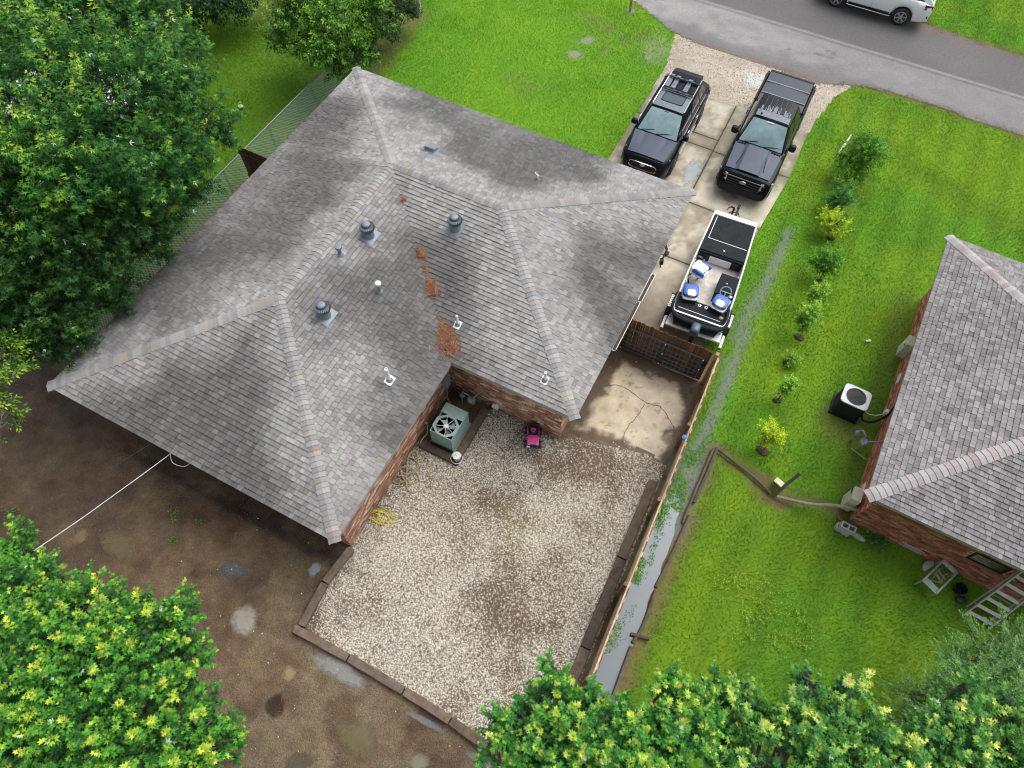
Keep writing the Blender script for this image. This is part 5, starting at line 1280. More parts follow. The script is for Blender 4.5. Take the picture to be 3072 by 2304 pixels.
for s_ in (-1, 1):
    fd = MB(); pr = [(-2.02, .34), (-1.98, .56), (-1.86, .66), (-1.28, .66), (-1.16, .56), (-1.12, .34)]; x0, x1 = s_ * .87, s_ * 1.05
    vs = [(x, y, z) for x in (x0, x1) for y, z in pr] + [(x, y * .985 - .02, z - .025) for x in (x0, x1) for y, z in pr]; n = 6
    for i in range(5): fd.add([vs[i], vs[i + 1], vs[n + i + 1], vs[n + i], vs[2 * n + i], vs[2 * n + i + 1], vs[3 * n + i + 1], vs[3 * n + i]], [(0, 1, 2, 3), (7, 6, 5, 4), (0, 4, 5, 1), (3, 2, 6, 7), (0, 3, 7, 4), (1, 5, 6, 2)])
    fd = fd.build('fender', 'black_plastic', tr)
    MB().prism([(s_ * .90, -1.82), (s_ * 1.03, -1.82), (s_ * 1.03, -1.32), (s_ * .90, -1.32)], .662, .672).build('step_plate', 'aluminium', fd)
    for k in range(6): MB().bar((s_ * .91, -1.77 + .08 * k, .676), (s_ * 1.02, -1.77 + .08 * k, .676), .02, .008).build('tread_bar', 'meter_grey', fd)
    wheel(tr, s_ * .96, -1.57, .30, .17, 'alloy', 5, z=.30)
    MB().bar((s_ * .96, -2.02, .40), (s_ * .96, -2.50, .40), .09, .11).build('tail_beam', 'boat_white', tr, bevel=.02)
    MB().box((s_ * .96, -2.52, .40), (.10, .04, .10)).build('tail_lamp', 'lamp_red', tr)

# ------------------------------------------------------------------ gate and fences
WB = [(.115, .052, .026), (.14, .066, .032), (.095, .043, .022), (.16, .075, .036), (.125, .06, .034), (.18, .085, .04), (.10, .055, .03)]
gate = thing('driveway_gate', 'brown picket and black tube gate across the end of the driveway behind the boat', 'gate', (12.5, -4.72, 0))
px = 0.0; i = 0
while px < 2.74:
    wd = rs.uniform(.130, .142); hgt = rs.uniform(1.66, 1.72); c = WB[rs.integers(0, 7)]
    mb = MB(); q = [(px, .02), (px + wd, .02), (px + wd, .038), (px, .038)]
    x0, x1 = px, px + wd; vs = [(x0, .02, .05), (x1, .02, .05), (x1, .038, .05), (x0, .038, .05), (x0, .02, hgt - .04), (x1, .02, hgt - .04), (x1, .038, hgt - .04), (x0, .038, hgt - .04),
                                (x0 + .03, .02, hgt), (x1 - .03, .02, hgt), (x1 - .03, .038, hgt), (x0 + .03, .038, hgt)]
    mb.add(vs, [(3, 2, 1, 0), (0, 1, 5, 4), (1, 2, 6, 5), (2, 3, 7, 6), (3, 0, 4, 7), (4, 5, 9, 8), (5, 6, 10, 9), (6, 7, 11, 10), (7, 4, 8, 11), (8, 9, 10, 11)], c)
    mb.build('picket', 'wood_brown', gate); px += wd + .006
for k, z in enumerate((.14, .34, .54, .76, 1.0, 1.28)):
    MB().tube([(.12, -.035, z), (2.62, -.035, z)], .028 if k in (0, 5) else .021, 8).build('tube', 'tube_steel', gate, smooth=True)
for x in (.12, 1.42, 2.62):
    MB().bar((x, -.04, .12), (x, -.04, 1.30), .06, .05).build('upright', 'tube_steel', gate)
    for z in (.16, .72, 1.26): MB().ball((x + .02, -.075, z), .022, 8, 5).build('bolt', 'pvc_white', gate)
for x in (.40, .62): MB().bar((x, .012, .4), (x + .0, .012, 1.62), .014, .012).build('strap', 'hose_tan', gate)
MB().box((2.70, -.04, 1.0), (.10, .05, .12)).build('latch', 'black_plastic', gate)

fx = lambda y: 15.50 + (-4.6 - y) * .0225
fence = thing('picket_fence', 'long brown wooden picket fence between the gravel yard and the flooded ditch', 'fence', (0, 0, 0))
TAN = [(.44, .33, .20), (.50, .39, .25), (.40, .29, .17), (.53, .42, .28), (.38, .27, .16)]
y = -4.70; k = 0
while y > -19.0:
    wd = rs.uniform(.132, .14); hgt = 1.50 + rs.uniform(-.02, .02); x = fx(y) + .035
    c = WB[rs.integers(0, 7)] if k % 3 else TAN[rs.integers(0, 5)]
    MB().box((x + rs.uniform(-.003, .003), y - wd / 2, hgt / 2 + .02), (.02, wd, hgt), rx=rs.uniform(-.008, .008), col=c).build('picket', 'wood_timber', fence)
    y -= wd + .005; k += 1
for z in (1.46, .80, .25):
    yy = -4.66
    while yy > -19:
        y2 = max(yy - 2.44, -19); MB().bar((fx(yy) + .0, yy, z + rs.uniform(-.008, .008)), (fx(y2) + .0, y2 + .01, z + rs.uniform(-.008, .008)), .045, .09, TAN[rs.integers(0, 5)]).build('rail', 'wood_timber', fence); yy = y2
for yy in (-4.68, -7.1, -9.54, -11.98, -14.4, -16.8):
    MB().box((fx(yy) - .075, yy - .02, .76 if yy < -5 else .86), (.095, .10 if yy < -5 else .11, 1.52 if yy < -5 else 1.72), col=(.17, .105, .06) if yy < -5 else (.27, .21, .12)).build('post', 'wood_timber', fence)
MB().bar((fx(-5.1) - .055, -4.76, .95), (fx(-5.9) - .055, -5.9, .95), .02, .9, (.17, .085, .03)).build('backing_board', 'wood_brown', fence)
o = MB().lathe([(.05, 0), (.065, .12), (.07, .13), (.06, .13), (.045, .01), (0, .01)], n=16).ball((0, 0, .13), (.055, .055, .02), 10, 5).build('plastic_cup', 'blue_plastic', None, smooth=True, loc=(15.50, -7.62, 1.515)); tag(o, 'small blue plastic cup standing on top of the picket fence', 'cup')

# wooden gate and chain-link fence on the far side of the house
sg = thing('wooden_gate', 'dark brown plank gate closing the passage left of the house', 'gate', (-2.3, -4.38, 0))
for k in range(19):
    c = WB[rs.integers(0, 7)]; c = tuple(t * .75 for t in c)
    MB().box((.07 + .142 * k, 0, .86 + rs.uniform(-.02, .02)), (.135, .02, 1.74), col=c).build('plank', 'wood_brown', sg)
for z in (.4, 1.45): MB().bar((0, -.035, z), (2.7, -.035, z), .04, .09, (.10, .055, .03)).build('rail', 'wood_brown', sg)
cf = thing('chain_link_fence', 'silver chain-link fence along the left side of the house plot', 'fence', (-2.45, 0, 0))
mb = MB(); y0, y1, hh = -13.0, 2.4, 1.22; st = .085
c = 0.0
while c < (y1 - y0) + hh:
    for sg_ in (1, -1):
        if sg_ > 0: a, b = (y0 + c, 0.03), (y0 + c - hh, hh)
        else: a, b = (y0 + c - hh, 0.03), (y0 + c, hh)
        (ya, za), (yb, zb) = a, b
        if min(ya, yb) < y0 or max(ya, yb) > y1: continue
        mb.bar((.004 * sg_, ya, za), (.004 * sg_, yb, zb), .0055, .0055)
    c += st
mb.build('wire_mesh', 'wire_mesh', cf, kind='stuff')
MB().tube([(0, y0, hh), (0, y1, hh)], .021, 8).build('top_rail', 'galvanised', cf, smooth=True)
for yy in (-13, -10.4, -7.8, -5.2, -2.6, 0, 2.4): MB().tube([(-.035, yy, 0), (-.035, yy, hh + .05)], .026, 8).ball((-.035, yy, hh + .05), .034, 8, 5).build('post', 'galvanised', cf, smooth=True)

# ------------------------------------------------------------------ sleepers round the gravel and the air conditioner
TB = [(.12, .085, .06), (.10, .07, .05), (.15, .11, .08), (.085, .062, .046), (.13, .098, .078)]
def timber(a, b, label, wd=.21, ht=.16, z=.02, ci=None):
    a = np.array(a, float); b = np.array(b, float); L = np.hypot(*(b - a)); ang = math.atan2(*(b - a)[::-1])
    nseg = max(3, int(L / .25)); mb = MB(); c = TB[rs.integers(0, 5)] if ci is None else TB[ci]; vs = []
    for i in range(nseg + 1):
        x = -L / 2 + L * i / nseg; j = rs.normal(0, .004, 8)
        vs += [(x, -wd / 2 + j[0], 0), (x, wd / 2 + j[1], 0), (x, wd / 2 + j[2], ht - .012), (x, wd / 2 - .014 + j[3], ht + j[4]), (x, -wd / 2 + .014 + j[5], ht + j[6]), (x, -wd / 2 + j[7], ht - .012)]
    fs = [tuple(range(6))[::-1], tuple(range(nseg * 6, nseg * 6 + 6))]
    for i in range(nseg):
        for k in range(6): k2 = (k + 1) % 6; fs.append((i * 6 + k, i * 6 + k2, (i + 1) * 6 + k2, (i + 1) * 6 + k))
    mb.add(vs, fs, c); o = mb.build('railway_sleeper', 'wood_timber', None, loc=((a[0] + b[0]) / 2, (a[1] + b[1]) / 2, z)); o.rotation_euler = (0, 0, ang)
    tag(o, label, 'sleeper', 'old timbers edging the yard')
timber((15.26, -8.55), (15.30, -11.02), 'dark sleeper along the fence, nearest the concrete pad', .27)
timber((15.31, -11.06), (15.37, -13.58), 'dark sleeper along the fence, middle of three beside the gravel', .27)
timber((15.38, -13.62), (15.42, -16.3), 'dark sleeper along the fence, partly under the maple leaves', .27)
timber((8.48, -16.60), (10.10, -16.56), 'weathered sleeper at the bottom left corner of the gravel', ci=2)
timber((10.14, -16.55), (11.75, -16.57), 'cracked sleeper beside the long puddle at the lower gravel edge', ci=4)
timber((11.79, -16.57), (13.10, -16.62), 'split sleeper in the middle of the lower gravel edge', ci=2)
timber((13.14, -16.62), (15.2, -16.80), 'sleeper at the lower gravel edge next to the maple leaves', ci=0)
timber((8.62, -16.46), (8.52, -15.3), 'worn sleeper on the left gravel edge, nearest the bottom corner', ci=4)
timber((8.52, -15.26), (8.62, -14.2), 'worn sleeper on the left gravel edge, nearest the house wall', ci=2)
timber((9.86, -8.75), (9.86, -10.50), 'long sleeper between the air conditioner and the gravel', .24, .17, ci=0)
timber((8.66, -10.62), (9.98, -10.62), 'short sleeper under the metal bucket, in front of the air conditioner', .22, .17, ci=3)

# ------------------------------------------------------------------ yard equipment
def plate_hole(mb, hx, hy, r, z0, z1, n=8, cx=0, cy=0, a0=None):
    a0 = math.pi / n if a0 is None else a0; inner = circ(r, n, a0); outer = []
    for x, y in inner:
        k = min(hx / max(abs(x - 0), 1e-6), hy / max(abs(y), 1e-6)); outer.append((x * k, y * k))
    mb.ring([(x + cx, y + cy) for x, y in outer], [(x + cx, y + cy) for x, y in inner], z0, z1); return mb
ac = thing('air_conditioner', 'pale green air conditioner with octagonal fan guard in the corner of the house', 'air conditioner', (9.33, -9.93, .04))
MB().box((0, 0, .03), (.86, 1.16, .08)).build('base_pad', 'cinder', ac)
bd = MB(); hx, hy = .355, .49
for (x, y, dx, dy) in ((hx - .01, 0, .02, 2 * hy), (-hx + .01, 0, .02, 2 * hy), (0, hy - .01, 2 * hx - .04, .02), (0, -hy + .01, 2 * hx - .04, .02)): bd.box((x, y, .50), (dx, dy, .82))
bd.build('cabinet', 'ac_green', ac)
for k in range(7):
    z = .2 + .09 * k; MB().ring([(hx + .006, hy + .006), (-hx - .006, hy + .006), (-hx - .006, -hy - .006), (hx + .006, -hy - .006)], [(hx, hy), (-hx, hy), (-hx, -hy), (hx, -hy)], z, z + .02).build('louver', 'ac_green', ac)
tp = MB(); plate_hole(tp, hx + .012, .335, .30, .91, .94, 8, 0, -.167); tp.prism([(hx + .012, .170), (hx + .012, hy + .012), (-hx - .012, hy + .012), (-hx - .012, .170)], .91, .941)
tp.build('lid', 'ac_green', ac)
MB().lathe([(.31, .60), (.31, .91), (.308, .91), (.308, .61), (0, .61)], (0, -.167, 0), n=24).build('fan_well', 'black_void', ac)
fn_ = MB().lathe([(.08, .74), (.08, .84), (0, .85)], (0, -.167, 0), n=14)
for k in range(4):
    a = 6.2832 * k / 4 + .35; c, s_ = math.cos(a), math.sin(a); c2, s2 = math.cos(a + .75), math.sin(a + .75)
    fn_.add([(c * .07, -.167 + s_ * .07, .76), (c * .28, -.167 + s_ * .28, .76), (c2 * .28, -.167 + s2 * .28, .83), (c2 * .07, -.167 + s2 * .07, .83)], [(0, 1, 2, 3)])
fn_.build('fan', 'fan_blade', ac)
for k in range(8):
    a = math.pi / 8 + 6.2832 * k / 8; MB().bar((.07 * math.cos(a), -.167 + .07 * math.sin(a), .935), (.305 * math.cos(a), -.167 + .305 * math.sin(a), .94), .011, .010).build('guard_spoke', 'ac_pale', ac)
MB().lathe([(.075, .925), (.075, .95), (.05, .955), (0, .955)], (0, -.167, 0), n=20).build('hub', 'ac_pale', ac)
MB().box((-.02, -.535, .10), (.74, .05, .14)).box((-.02, -.60, .05), (.8, .06, .06)).build('front_skid', 'black_plastic', ac)

ac2 = thing('air_conditioner', 'black air conditioner with grey lid on the lawn beside the neighbouring house', 'air conditioner', (19.66, -3.52, 0), rad(-2))
MB().prism(rrect(.44, .40, .06), 0, .07).build('base_pad', 'black_plastic', ac2)
MB().prism(rrect(.385, .335, .09), .06, .72).build('cabinet', 'ac_black', ac2)
for k in range(9): MB().ring(rrect(.392, .342, .09), rrect(.38, .33, .09), .12 + .065 * k, .14 + .065 * k).build('louver', 'black_plastic', ac2)
oc = []; ic = []
for k in range(48):
    a = 6.2832 * k / 48; c, s_ = math.cos(a), math.sin(a); q = (abs(c / .405) ** 7 + abs(s_ / .355) ** 7) ** (-1 / 7)
    oc.append((q * c, q * s_)); ic.append((.295 * c, .295 * s_))
MB().ring(oc, ic, .72, .765).build('lid', 'ac_lid_grey', ac2, bevel=.01)
MB().lathe([(.31, .40), (.31, .722), (.305, .722), (.305, .42), (0, .42)], n=24).build('fan_well', 'black_void', ac2)
fb = MB().lathe([(.075, .52), (.075, .64), (0, .65)], n=14).build('fan_motor', 'ac_black', ac2)
for k in range(3):
    a = 6.2832 * k / 3 + 2.2; b = MB(); vs = []
    for j in range(5):
        aa = a + j * .22; z = .54 + j * .025
        vs += [(.07 * math.cos(aa), .07 * math.sin(aa), z), (.265 * math.cos(aa), .265 * math.sin(aa), z)]
    b.add(vs, [(2 * j, 2 * j + 1, 2 * j + 3, 2 * j + 2) for j in range(4)]).build('blade', 'fan_blade', ac2)
gr = MB()
for r in (.10, .15, .20, .25): gr.tube([(r * math.cos(a), r * math.sin(a), .755) for a in np.linspace(0, 6.2832, 26)], .0035, 4)
for k in range(4): a = math.pi * k / 4; gr.tube([(-.29 * math.cos(a), -.29 * math.sin(a), .755), (.29 * math.cos(a), .29 * math.sin(a), .755)], .0035, 4)
gr.build('fan_guard', 'ac_black', ac2)
MB().tube(smooth_path([(.40, -.10, .30), (.55, -.22, .12), (.80, -.22, .25), (1.0, -.05, .55), (1.03, .10, .70)], 6), .035, 8).build('refrigerant_line', 'black_plastic', ac2, smooth=True)
MB().tube(smooth_path([(.40, .02, .35), (.6, -.02, .25), (.8, -.05, .4), (.92, .02, .5)], 6), .012, 6).build('power_whip', 'boat_white', ac2, smooth=True)
MB().box((.95, .03, .62), (.10, .12, .20)).build('disconnect', 'white_paint', ac2, bevel=.01)
MB().bar((1.0, -.10, .45), (1.02, .12, .98), .03, .07).build('line_cover', 'black_plastic', ac2)

def gas_meter(label, loc, rz, mat, hz=.55):
    g = thing('gas_meter', label, 'gas meter', loc, rz)
    MB().box((0, 0, hz), (.24, .17, .27)).build('meter_case', mat, g, bevel=.05)
    MB().box((0, -.095, hz + .05), (.11, .03, .08)).build('dial', 'lamp_clear', g, bevel=.01)
    MB().tube(smooth_path([(-.08, 0, hz + .12), (-.08, 0, hz + .26), (-.16, 0, hz + .30), (-.30, .02, hz + .26), (-.32, .02, .0)], 5), .022, 8).tube(smooth_path([(.08, 0, hz + .12), (.08, 0, hz + .24), (.14, .06, hz + .28), (.22, .26, hz + .24), (.24, .40, hz + .2)], 5), .022, 8).build('pipe', mat, g, smooth=True)
    MB().lathe([(.03, -.06), (.09, -.02), (.09, .02), (.03, .05)], (-.31, .02, hz + .05), 'y', 14).ball((-.31, .02, hz + .14), .045, 8, 6).build('regulator', mat, g, smooth=True)
    return g
gas_meter('teal-grey gas meter with curved pipes on the wall behind the green air conditioner', (9.42, -8.80, .02), rad(8), 'meter_grey', .42)
g2 = gas_meter('grey gas meter with curved pipes standing on the lawn by the neighbouring wall', (20.30, -4.72, 0), rad(-35), 'meter_grey', .45)
MB().tube([(-.08, -.22, .12), (.42, -.10, .16)], .018, 6).build('stub_pipe', 'meter_grey', g2)

bk = thing('metal_bucket', 'small galvanised bucket with lid and wire handle on the sleeper corner', 'bucket', (9.90, -10.56, .19))
MB().lathe([(.095, 0), (.12, .20), (.125, .205), (.115, .205), (.09, .02), (0, .02)], n=20).build('pail', 'ac_lid_grey', bk, smooth=True, ang=50)
MB().lathe([(.125, .205), (.122, .222), (.06, .232), (.0, .235)], n=20).build('lid', 'ac_pale', bk, smooth=True, ang=60)
MB().tube([(-.03, 0, .245), (-.02, 0, .28), (.02, 0, .28), (.03, 0, .245)], .009, 6).build('knob', 'pvc_white', bk)
MB().tube([(.17 * math.cos(a), -.02 + .165 * math.sin(a), .06 + .02 * math.sin(a)) for a in np.linspace(0, 6.2832, 30)], .008, 5).build('handle', 'pvc_white', bk)

tc = thing('toy_car', 'pink and black ride-on toy jeep parked against the brick wall', 'toy car', (11.56, -8.92, .045), rad(24))
MB().box((0, 0, .22), (.36, .62, .14)).build('body', 'toy_pink', tc, bevel=.03)
MB().box((0, -.20, .31), (.34, .24, .07), taper=.9).build('hood', 'toy_pink', tc, bevel=.025)
MB().box((0, .10, .30), (.30, .22, .03)).build('floor_well', 'toy_black', tc)
MB().box((0, .12, .36), (.15, .13, .12)).build('seat', 'toy_pink', tc, bevel=.02)
wsn = MB().tube([(-.16, -.06, .34), (-.14, -.03, .50), (.14, -.03, .50), (.16, -.06, .34)], .016, 6).build('windscreen_frame', 'toy_black', tc)
MB().tube([(-.16, .20, .30), (-.15, .20, .56), (.15, .20, .56), (.16, .20, .30)], .02, 6).tube([(-.15, .20, .56), (-.15, .02, .50)], .018, 6).tube([(.15, .20, .56), (.15, .02, .50)], .018, 6).bar((-.15, .12, .545), (.15, .12, .545), .03, .02).build('roll_bar', 'toy_black', tc, smooth=True)
MB().box((0, .28, .36), (.32, .10, .16)).build('rear_rack', 'toy_black', tc, bevel=.02)
for s_ in (-1, 1):
    for y in (-.22, .22):
        MB().lathe([(.05, -.05), (.10, -.045), (.115, -.02), (.115, .02), (.10, .045), (.05, .05)], (s_ * .21, y, .115), 'x', 16).build('wheel', 'toy_black', tc, smooth=True, ang=40)
    MB().ball((s_ * .12, -.31, .29), (.035, .025, .035), 8, 6).build('headlight', 'lamp_clear', tc)
MB().bar((-.15, -.325, .22), (.15, -.325, .22), .03, .07).build('grille', 'toy_black', tc); MB().box((-.13, -.335, .17), (.10, .05, .07)).build('bumper', 'boat_white', tc, bevel=.01)
MB().tube([(.07 * math.cos(a), .02 + .03 * math.sin(a), .42 + .06 * math.sin(a)) for a in np.linspace(0, 6.2832, 14)], .010, 5).build('steering_wheel', 'toy_black', tc)

hp = [(8.66, -10.12, .40), (8.72, -10.28, .18), (8.70, -10.52, .21), (8.66, -10.80, .06), (8.52, -11.25, .05), (8.62, -11.62, .05), (8.98, -11.86, .05), (9.18, -11.70, .05), (9.08, -11.30, .06), (8.72, -11.12, .07), (8.46, -11.28, .07), (8.40, -11.55, .07), (8.55, -11.78, .07),
      (8.84, -11.66, .08), (8.98, -11.36, .08), (8.86, -11.05, .06), (8.66, -10.9, .07), (8.58, -11.1, .09), (8.76, -11.5, .10), (9.02, -11.95, .06), (9.28, -12.02, .05), (9.36, -11.8, .05), (9.16, -11.52, .08), (8.84, -11.42, .11), (8.5, -11.6, .10), (8.44, -11.9, .05), (8.70, -12.0, .05), (8.95, -11.75, .11), (9.02, -11.2, .05), (8.98, -10.92, .05), (9.2, -10.98, .05), (9.22, -11.15, .05)]
o = MB().tube([p + np.array([0, 0, .025]) for p in smooth_path(hp, 7)], .018, 6).build('garden_hose', 'hose_tan', None, smooth=True); tag(o, 'tan garden hose lying in loops on gravel by the house wall', 'hose')
hp = [(9.20, -11.02, .045), (9.5, -11.12, .045), (9.72, -11.22, .045), (9.98, -11.0, .045), (10.05, -10.8, .045)]
o = MB().tube(smooth_path(hp, 7), .008, 5).build('thin_rope', 'hose_tan', None, smooth=True); tag(o, 'thin brown cord trailing over gravel in front of the bucket', 'cord')
random.seed(5)
cp = [(8.60, -12.80, .06)]
for k in range(22):
    a = k * 1.93 + random.random() * .9; r = random.uniform(.16, .34); cx, cy = ((8.68, -13.12) if k % 3 else (9.02, -12.96)); cp.append((cx + r * math.cos(a), cy + r * .85 * math.sin(a), .055 + .02 * random.random()))
o = MB().tube([p + np.array([0, 0, .02]) for p in smooth_path(cp, 6)], .0085, 5).build('extension_cord', 'cord_yellow', None, smooth=True); tag(o, 'tangled yellow extension cord on gravel near the rear house corner', 'extension cord')

# overhead service cables from the rear eave
o = MB().tube(smooth_path([(4.02, -14.58, 2.62), (3.95, -14.75, 2.55), (3.45, -16.2, 2.52), (2.92, -17.82, 2.6), (.9, -24, 3.2)], 8), .010, 6).tube(smooth_path([(4.0, -14.6, 2.58), (4.15, -14.75, 2.44), (4.45, -14.68, 2.40), (4.55, -14.45, 2.44)], 6), .009, 5).build('service_cable', 'cable_white', None, smooth=True); tag(o, 'white service cable running from the rear eave over the dirt', 'cable')
o = MB().tube(smooth_path([(3.42, -14.60, 2.62), (3.2, -15.05, 2.58), (1.9, -18.1, 2.6), (-1, -24.8, 3.2)], 8), .008, 5).ball((3.4, -14.66, 2.6), .03, 8, 6).build('service_cable', 'cable_black', None, smooth=True); tag(o, 'dark service cable running from the rear eave, left of the white one', 'cable')

# ------------------------------------------------------------------ things by the neighbouring house
def cinder(loc, rz, label, sz=1.0):
    c = MB(); cx = [(-.195, -.095), (.195, -.095), (.195, .095), (-.195, .095)]
    for (x, y, dx, dy) in ((0, -.082, .40, .030), (0, .082, .40, .030), (-.183, 0, .034, .134), (.183, 0, .034, .134), (0, 0, .034, .134)): c.box((x, y, .095), (dx, dy, .19))
    o = c.build('cinder_block', 'cinder', None, loc=loc); o.rotation_euler = (0, 0, rz); tag(o, label, 'cinder block', 'cinder blocks by the house corner'); return o
cinder((20.55, -7.42, .20), rad(-4), 'upper grey cinder block of the stack by the neighbouring house corner'); cinder((20.50, -7.42, .005), rad(-8), 'lower grey cinder block of the stack by the neighbouring house corner')
def rock(loc, r, label, name='stone', mat='cinder', rz=0):
    b = MB().ball((0, 0, r[2] * .6), r, 10, 7, sq=.7); b.v = [(x + .02 * math.sin(31 * y), y + .02 * math.sin(27 * z + x * 9), max(0, z + .01 * math.sin(40 * x))) for x, y, z in b.v]
    o = b.build(name, mat, None, loc=loc); o.rotation_euler = (0, 0, rz); tag(o, label, 'stone'); return o
rock((20.98, -7.42, 0), (.17, .07, .07), 'flat broken grey stone right of the cinder blocks', rz=-.3)
rock((22.85, -7.32, 0), (.20, .09, .08), 'mossy grey stone against the brick wall near the metal stand', rz=1.0)
st = thing('metal_stand', 'rusty grey metal table frame without a top, holding sticks, beside the brick wall', 'metal frame', (23.03, -7.67, 0), rad(64))
q = [(-.46, -.21), (.46, -.21), (.46, .21), (-.46, .21)]
for i in range(4): MB().bar((*q[i], .44), (*q[(i + 1) % 4], .44), .045, .035).build('rail', 'ladder_alu', st)
for x, y in q: MB().bar((x, y, 0), (x, y, .43), .035, .035).build('leg', 'ladder_alu', st)
MB().box((-.36, 0, .40), (.16, .38, .02)).build('shelf', 'pale_panel', st); MB().box((.40, 0, .43), (.08, .36, .02)).build('shelf', 'pale_panel', st)
MB().bar((-.05, -.16, .36), (.02, .16, .38), .07, .03).bar((.08, -.15, .37), (.14, .15, .36), .05, .03).tube(smooth_path([(.3, -.1, .38), (.12, -.05, .42), (-.1, -.1, .40), (-.25, .1, .36)], 5), .016, 5).tube(smooth_path([(.3, .1, .38), (.05, .12, .42), (-.18, .08, .40)], 5), .014, 5).build('stick', 'wood_timber', st).data.color_attributes['Col'].data.foreach_set('color', [.30, .25, .17, 1] * (8 + 8 + 16 * 5 + 11 * 5))
pt = thing('plant_pot', 'black plastic pot lying in the grass beside the metal stand', 'pot', (23.70, -7.62, 0), .4)
MB().lathe([(.10, 0), (.15, .22), (.165, .23), (.15, .23), (.10, .03), (0, .03)], n=16).build('pot', 'black_plastic', pt, smooth=True, ang=40)
MB().ball((.02, -.26, .06), (.16, .12, .06), 8, 5).build('lid', 'toy_black', pt)
# stepladder leaning on the wall
ld = thing('stepladder', 'grey aluminium stepladder leaning against the neighbouring brick wall', 'ladder', (24.29, -8.24, 0), rad(-4))
fl_, fr_ = Vector((-.33, 0, 0)), Vector((.33, 0, 0)); tl_, tr_ = Vector((-.10, 1.30, 2.45)), Vector((.40, 1.22, 2.45))
for a, b in ((fl_, tl_), (fr_, tr_)): MB().bar(a, b, .035, .075).build('side_rail', 'ladder_alu', ld)
for k in range(8):
    t = .07 + .118 * k; a = fl_.lerp(tl_, t); b = fr_.lerp(tr_, t); MB().bar(a, b, .09, .022, up=(0, -.6, 1)).build('step', 'ladder_alu', ld)
    if k < 5: MB().bar(a + Vector((.05, .0, -.015)), a + Vector((.16, .03, -.13)), .018, .01).bar(b + Vector((-.05, .0, -.015)), b + Vector((-.16, .03, -.13)), .018, .01).build('step_brace', 'ladder_alu', ld)
off = Vector((0, .24, .06))
for a, b in ((fl_ + off, tl_ + Vector((0, .05, .0))), (fr_ + off, tr_ + Vector((0, .05, .0)))): MB().bar(a, b, .03, .05).build('rear_rail', 'ladder_alu', ld)
for k in range(4):
    t = .10 + .2 * k; a = (fl_ + off).lerp(tl_, t); b = (fr_ + off).lerp(tr_, t); MB().bar(a, b, .03, .02).build('rear_bar', 'ladder_alu', ld)
MB().box((.15, 1.27, 2.47), (.62, .18, .05)).build('top_cap', 'ladder_alu', ld, bevel=.01)

# remains of an old rail fence on the lawn
RC_ = [(.105, .085, .062), (.13, .105, .08), (.09, .072, .052), (.25, .21, .165)]
def rail(pts, r, label, c):
    o = MB().tube(smooth_path(pts, 4), r, 7, col=c).build('fence_rail', 'wood_timber', None); tag(o, label, 'fence rail', 'fallen fence rails on the lawn')
rail([(16.60, -6.72, .12), (17.2, -6.88, .10), (17.9, -7.1, .10), (18.40, -7.32, .08)], .045, 'dark fence rail lying between the ditch corner and the tan board', RC_[0])
rail([(16.56, -6.68, .10), (16.56, -7.5, .08), (16.52, -8.6, .08)], .05, 'dark fence rail running along the top end of the ditch', RC_[2])
rail([(16.47, -6.75, .09), (16.45, -7.6, .08), (16.44, -9.3, .06)], .04, 'second dark fence rail beside the top end of the ditch', RC_[0])
rail([(16.55, -9.0, .05), (16.50, -10.2, .05), (16.42, -11.3, .05)], .045, 'rotten fence rail along the middle of the ditch', RC_[0])
rail([(16.45, -11.4, .05), (16.48, -12.4, .05), (16.40, -12.9, .06)], .045, 'rotten fence rail half way down the ditch', RC_[2])
rail([(16.42, -13.0, .07), (16.45, -14.0, .07), (16.52, -15.6, .06)], .06, 'thick greyish fence rail at the lower end of the ditch', RC_[1])
rail([(16.28, -12.72, .06), (16.75, -12.62, .10)], .05, 'short crooked log across the lower end of the ditch', RC_[2])
rail([(18.58, -7.34, .12), (19.4, -7.25, .34), (20.1, -7.02, .52), (20.74, -6.92, .62)], .048, 'pale weathered fence rail reaching to the neighbouring house corner', RC_[3])
rail([(18.50, -7.34, .10), (18.62, -7.08, .5), (18.78, -6.80, .95)], .05, 'leaning fence post stump beside the tan board', RC_[2])
rail([(20.30, -7.1, .06), (20.55, -7.25, .06), (20.72, -7.32, .08)], .045, 'short dark fence rail under the beige box, near the cinder blocks', RC_[1])
o = MB().box((0, 0, .30), (.02, .26, .60), ry=-.75, col=(.66, .58, .42)).build('board', 'wood_timber', None, loc=(18.48, -6.95, -.06)); o.rotation_euler = (0, 0, rad(70)); tag(o, 'tan board leaning at the leaning fence post on the lawn', 'board')
